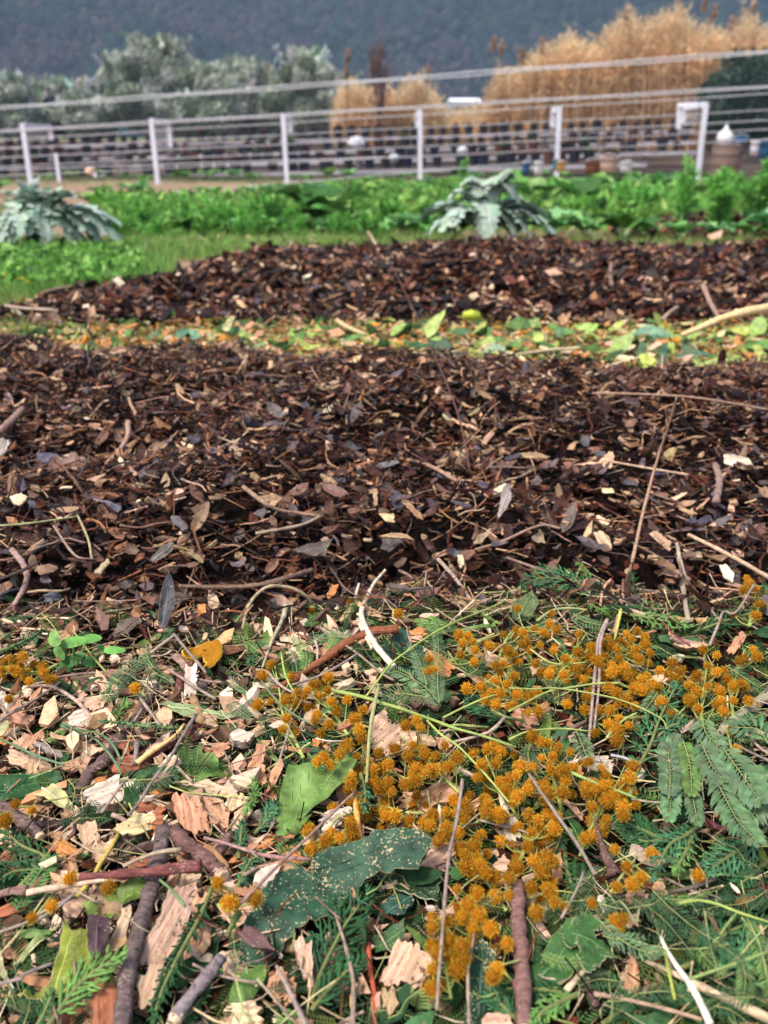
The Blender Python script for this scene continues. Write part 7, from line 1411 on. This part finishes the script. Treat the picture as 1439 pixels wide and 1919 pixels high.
FR = [('A', [(590,500),(650,400),(720,320),(830,240)], 24, FG, .026, 4.5, 2), ('A', [(665,930),(780,935),(880,925),(990,905)], 34, FD, .028, 5, 3), ('A', [(700,1130),(600,1130),(450,1190)], 24, FD, .018, 5, 2), ('A', [(800,240),(870,330),(960,380)], 20, FG, .022, 5, 2), ('A', [(1280,480),(1340,540),(1400,580)], 20, FG, .022, 5, 2),
      ('A', [(860,300),(830,250),(820,180)], 16, FG, .028, 5, 2), ('B', [(1030,500),(1020,380),(1025,200),(1010,40)], 20, FG, .036, 6, 2), ('B', [(1040,520),(960,420),(850,350),(730,300)], 24, FG, .032, 5, 2.4), ('B', [(960,400),(930,300),(880,180)], 22, FG, .034, 5, 2.4),
      ('B', [(1000,480),(900,460),(800,450),(710,470)], 22, FG, .030, 5, 2.2), ('B', [(190,200),(220,270),(230,330)], 16, FD, .024, 5, 2), ('B', [(0,610),(60,600),(160,560)], 16, FD, .018, 5, 2), ('B', [(430,640),(480,620),(540,700)], 16, FD, .018, 5, 2),
      ('B', [(120,640),(60,660),(-30,700)], 22, FD, .016, 5, 2), ('C', [(360,810),(390,880),(420,960)], 26, FG, .026, 6, 3), ('C', [(100,880),(90,960),(150,1080)], 22, FD, .020, 6, 2.4), ('C', [(820,590),(780,650),(740,700)], 22, FG, .028, 5, 2.4), ('C', [(340,150),(400,190),(520,220)], 18, FG, .026, 5, 2),
      ('C', [(1200,440),(1290,500),(1400,570)], 18, FD, .026, 6, 2), ('C', [(800,330),(860,360),(920,400)], 18, FD, .020, 5, 2), ('C', [(880,1190),(890,1060),(880,940),(920,840)], 36, FG, .040, 8, 8), ('C', [(1060,860),(1110,980),(1180,1080)], 44, FG, .046, 9, 9), ('C', [(1180,900),(1260,1010),(1330,1110),(1390,1200)], 50, FG, .048, 9, 9),
      ('C', [(960,860),(1000,1000),(1010,1160)], 34, FO, .040, 8, 7), ('C', [(1439,880),(1380,800),(1250,790)], 40, FG, .034, 9, 7), ('C', [(1070,720),(1090,820),(1170,900)], 40, FG, .040, 9, 7), ('F', [(1170,-10),(1230,110),(1290,220),(1390,330)], 46, FG, .044, 8, 7), ('F', [(960,0),(970,90),(965,220)], 32, FG, .036, 7, 6),
      ('F', [(1060,20),(1080,130),(1100,240)], 28, FG, .036, 7, 5), ('F', [(1439,0),(1400,120),(1340,260)], 40, FG, .040, 8, 7), ('F', [(880,560),(960,640),(1080,740),(1190,810),(1310,900)], 26, FD, .036, 6, 2.4), ('F', [(1100,840),(1150,900),(1220,970)], 22, FO, .032, 6, 2), ('F', [(1310,900),(1330,980),(1320,1100)], 26, FO, .032, 6, 2.4),
      ('F', [(1340,700),(1390,810),(1430,930),(1439,1060)], 26, FO, .032, 6, 2.4), ('F', [(1439,560),(1340,620),(1200,640),(1080,660)], 24, FD, .024, 6, 2.4), ('F', [(300,740),(310,820),(300,900)], 22, FD, .020, 6, 2.6), ('F', [(450,250),(430,330),(400,400)], 22, FD, .020, 6, 2.6), ('F', [(500,560),(560,520),(620,450)], 22, FG, .024, 6, 2),
      ('F', [(620,700),(700,780),(820,850),(920,860)], 26, FG, .034, 9, 5), ('F', [(640,780),(720,800),(830,790)], 24, FG, .034, 9, 5), ('F', [(820,1060),(950,1050),(1060,1090)], 22, FD, .022, 6, 2), ('F', [(1180,1120),(1260,1140),(1350,1207)], 22, FD, .022, 6, 2), ('F', [(840,640),(900,620),(960,560)], 20, FD, .026, 6, 2),
      ('E', [(780,1340),(880,1330),(1000,1370)], 20, FD, .016, 5, 2.4), ('E', [(20,1100),(0,1000),(-10,900)], 16, FD, .018, 5, 2), ('D', [(380,30),(420,90),(400,200)], 24, FD, .016, 5, 2.4), ('D', [(0,1300),(60,1250),(90,1320)], 24, FD, .018, 5, 2.6), ('D', [(130,1420),(160,1330),(170,1260)], 24, FD, .018, 5, 2.6),
      ('W', [(1439,1640),(1360,1660),(1280,1700)], 40, FD, .016, 7, 3), ('W', [(1439,1880),(1380,1860),(1300,1890)], 30, FD, .018, 6, 2.4), ('W', [(1180,1680),(1240,1720),(1300,1790)], 26, FD, .020, 6, 2.4)]
for k in range(34):
    x = random.uniform(1000, 1440) if k < 18 else random.uniform(450, 1300); y = random.uniform(1560, 1930) if k < 18 else random.uniform(1180, 1330); L_ = random.uniform(60, 110); th = random.uniform(-.5, 3.6)
    FR.append(('W', [(x, y), (x+math.cos(th)*L_*.5, y-math.sin(th)*L_*.35), (x+math.cos(th+.3)*L_, y-math.sin(th+.3)*L_*.7)], random.uniform(16, 26)*(.7+(y-1180)/1600), random.choice([FG, FO, FO, FD]), random.uniform(.016, .026), 5.5, 2.4))
for (rg, pts, lp, col, lift, stp, wp) in FR:
    e, c = frond(rg, pts, lp, jc(col, .1), lift*.85, stp, wp, 62 if wp < 5 else 48)
    register(e, c[0], c[1], ('broad-leafleted ' if wp >= 5 else 'fine ')+{FG: 'grey-green', FD: 'dark', FO: 'light green'}[col], 'frond', 'frond', 'feathery mimosa fronds in the pile')

# ------------------------------------------------------------------ seedling at the left
b = onray(140, 1265, .004); e = empty('seedling', b); register(e, 150, 1215, 'bright green', 'seedling', 'seedling', None, 'bright green seedling', 'bright green seedling with rounded leaves at the left mulch edge')
for (px, py, L, W, ang, lift, cc) in [(102, 1197, 30, 13, 100, .045, (.20,.36,.09)), (140, 1203, 42, 14, 10, .040, (.12,.32,.05)), (172, 1197, 30, 12, 5, .036, (.10,.28,.05)), (215, 1219, 32, 10, 0, .034, (.14,.36,.07)), (137, 1237, 40, 14, 30, .024, (.05,.17,.03)), (167, 1242, 26, 12, -30, .022, (.05,.17,.04)), (112, 1225, 26, 10, -60, .028, (.16,.34,.08)), (190, 1215, 18, 6, -40, .026, (.10,.28,.06)), (120, 1250, 30, 12, 170, .016, (.05,.15,.03))]:
    c = onray(px, py, lift*.8); s = 1/pxm(c); n = nrm(gnormal(c)*.5+nrm(CAM-c)*.6); g = to_plane([(px, py), (px+10*math.cos(R(ang)), py-10*math.sin(R(ang)))], c, n); mt = frame(c, g[1]-g[0], n); t = np.linspace(0, 2*np.pi, 20, endpoint=False)
    P2 = np.column_stack([np.cos(t)*L*s*.62, np.sin(t)*W*s*.85*(1-.25*np.cos(t))]); mb = MB(); plate(P2, .0005, lambda u, v: 6*v*v+3*u*u+.0006*vn(u, v, .006, 3), .002, cc, mb)
    mt2 = mt.copy(); mt2.translation = Vector(c-b); obj('leaf', mb.mesh('leaf', M['leaf']), e, None, mt2)
    mb = MB(); q = c-b; mb.add(*tube(smoothpts([(0, 0, 0), q*[.6, .6, .75], q], 8), .0009, 5), (.16, .30, .08)); obj('stalk', mb.mesh('stalk', M['green']), e)

# ------------------------------------------------------------------ more chips, straws and dry leaves between the traced ones
def outline(n, ar, jag):
    t = np.linspace(0, 2*np.pi, n, endpoint=False)+rng.normal(0, .15, n); r = 1/np.maximum(np.abs(np.cos(t)), np.abs(np.sin(t)))**.75; return np.column_stack([np.cos(t)*r*(1+rng.normal(0, jag, n)), np.sin(t)*r*ar*(1+rng.normal(0, jag, n))])
used = [(t['px'], t['py']) for t in THINGS]
cnt = 0; tries = 0
while cnt < 150 and tries < 5000:
    tries += 1; x = random.uniform(-60, 1500); y = random.uniform(1200, 1990)
    if x > 640 and random.random() < .88: continue
    if min((x-a)**2+((y-b_)*1.2)**2 for a, b_ in used) < (16 if x < 640 else 26)**2: continue
    s = random.uniform(12, 32)*(1+(y-1200)/1400); s = min(s, 20) if x > 640 else s; th = random.uniform(0, 3.14); O = outline(8, random.uniform(.3, .8), .12)*s; c_, s_ = math.cos(th), math.sin(th)
    pts = [(x+a*c_-b_*s_, y+(a*s_+b_*c_)*.75) for a, b_ in O]; cn = random.choice(['pink', 'pink', 'salmon', 'cream', 'tan', 'white', 'salmon', 'redbrown', 'orange'])
    o, c, mt, ext, _ = traced('wood_chip', 'W', pts, jc(CN[cn], .12), lift=random.uniform(.006, .012), tilt=random.uniform(.2, .6), thick=random.uniform(.0012, .0035), jag=.0007, grain=random.uniform(0, 180), cup=random.uniform(-.15, .15), smooth=False)
    cnt += 1; used.append((x, y)); register(o, x, y, ({'pink': 'pale pink', 'redbrown': 'red-brown'}).get(cn, cn)+(' small' if s < 18 else ''), 'wood chip', 'wood chip', 'wood chips in the shredded pile')
for k in range(70):
    x = random.uniform(-60, 1500); y = random.uniform(1190, 1960); L = random.uniform(40, 150); th = random.uniform(0, 3.14); r_ = random.uniform(1.2, 2.8)
    P = [(x+math.cos(th)*L*q+random.uniform(-5, 5), y+math.sin(th)*L*.7*q+random.uniform(-5, 5)) for q in (-.5, -.15, .2, .5)]; grn = x > 500 and random.random() < .35
    Q = np.array([onray(a, b_, random.uniform(.012, .022)) for a, b_ in P]); S = smoothpts(Q, 16); c = S.mean(0); mb = MB(); mb.add(*tube(S-c, np.array([1/pxm(q) for q in S])*r_, 6), jc((.26, .32, .10) if grn else random.choice([(.36, .26, .19), (.26, .18, .14), (.45, .34, .22)])))
    nm = 'green_stem' if grn else 'dry_stem'; o = obj(nm, mb.mesh(nm, M['green' if grn else 'straw']), None, c); register(o, x, y, ('short ' if L < 90 else 'slim ')+('green' if grn else 'brown'), nm.replace('_', ' '), nm.replace('_', ' '), 'green stems in the pile' if grn else 'dry stems lying over the pile')
MUL = [((.11, .085, .085), 'grey'), ((.13, .07, .045), 'brown'), ((.15, .08, .05), 'brown'), ((.06, .052, .062), 'slate'), ((.29, .18, .11), 'tan'), ((.05, .022, .015), 'dark brown')]
for k in range(110):
    x = random.uniform(-40, 1480); y = 700+440*random.random()**.8; s = random.uniform(14, 26)*(.55+(y-650)/700); th = random.uniform(0, 3.14); ar = random.uniform(.28, .5); t = np.linspace(0, 2*np.pi, 11, endpoint=False); O = np.column_stack([np.cos(t)*(1+rng.normal(0, .16, 11)), np.sin(t)*ar*(1+rng.normal(0, .28, 11))])*s; cut = random.random() < .7
    if cut: O[:, 0] = np.clip(O[:, 0], -s, s*random.uniform(.1, .6))
    c_, s_ = math.cos(th), math.sin(th); pts = [(x+a*c_-b_*s_, y+(a*s_+b_*c_)*.7) for a, b_ in O]; col, nm = random.choice(MUL)
    o, c, mt, ext, _ = traced('fallen_leaf', 'W', pts, jc(col, .2), lift=random.uniform(.014, .024), tilt=random.uniform(.1, .6), thick=.0005, jag=.0006, curl=random.uniform(-.4, .6), cup=random.uniform(-.2, .5), m='mulch', step=.004)
    register(o, x, y, nm+(' broken' if cut else ' whole')+(' small' if s < 15 else ''), 'fallen leaf', 'fallen leaf', 'dead leaves on the near mulch')
for k in range(46):
    x = random.uniform(-40, 1480); y = random.uniform(700, 1150); L = random.uniform(40, 130)*(.4+(y-650)/800); th = random.gauss(.1, .6); r_ = random.uniform(1.3, 3.4)*(.5+(y-650)/900)
    P = [(x+math.cos(th)*L*q+random.uniform(-6, 6), y+math.sin(th)*L*.6*q+random.uniform(-4, 4)) for q in (-.5, -.15, .2, .5)]; Q = np.array([onray(a, b_, random.uniform(.016, .024)) for a, b_ in P]); S = smoothpts(Q, 16); c = S.mean(0)
    mb = MB(); mb.add(*tube(S-c, np.array([1/pxm(q) for q in S])*r_*np.linspace(1, .7, 16), 6, rough=.12), jc(random.choice([(.36, .24, .17), (.22, .13, .10), (.12, .07, .055)]), .15)); o = obj('twig', mb.mesh('twig', M['bark']), None, c); register(o, x, y, ('short' if L < 50 else 'long')+' brown', 'twig', 'twig', 'twigs on mulch and pile')
for k in range(60):      # pieces on the strip between the mounds
    x = random.uniform(-30, 1480); yy = (628 if x < 500 else 650)+random.uniform(-18, 26)+(8 if x > 700 else 0); s = random.uniform(8, 18); th = random.uniform(0, 3.14); O = outline(7, random.uniform(.35, .7), .12)*s; c_, s_ = math.cos(th), math.sin(th)
    pts = [(x+a*c_-b_*s_, yy+(a*s_+b_*c_)*.5) for a, b_ in O]; cn = random.choice(['orange', 'salmon', 'yellow', 'cream', 'orange', 'pink']); o, c, mt, ext, _ = traced('wood_chip', 'W', pts, jc(CN[cn], .12), lift=.014, tilt=.35, thick=.003, step=.01, jag=.001)
    register(o, x, yy, ({'pink': 'pale pink'}).get(cn, cn)+(' small' if s < 12 else ''), 'wood chip', 'wood chip', 'wood chips on the litter strip')

# ------------------------------------------------------------------ labels for the pieces that have none of their own
LAND = [(t['px'], t['py'], t['land']) for t in THINGS if t['land']]
ORD = ['', 'second', 'third', 'fourth', 'fifth', 'sixth', 'seventh', 'eighth', 'ninth', 'tenth', 'eleventh', 'twelfth']
groups = {}
for t in THINGS:
    if t['label']: continue
    bx, by, ln = min(LAND, key=lambda q: (q[0]-t['px'])**2+((q[1]-t['py'])*1.3)**2)
    dx, dy = t['px']-bx, (t['py']-by)*1.3; rel = ('left of' if dx < 0 else 'right of') if abs(dx) > abs(dy) else ('behind' if dy < 0 else 'in front of')
    groups.setdefault((t['look'], t['kind'], rel, ln), []).append((dx*dx+dy*dy, t))
for (look, kind, rel, ln), L in groups.items():
    L.sort(key=lambda q: q[0])
    for i, (_, t) in enumerate(L):
        lab = f'{look} {kind} {rel} the {ln}'
        if len(L) > 1: lab += ', closest to it' if i == 0 else f', {ORD[min(i, 11)]} closest to it'
        t['o']['label'] = lab
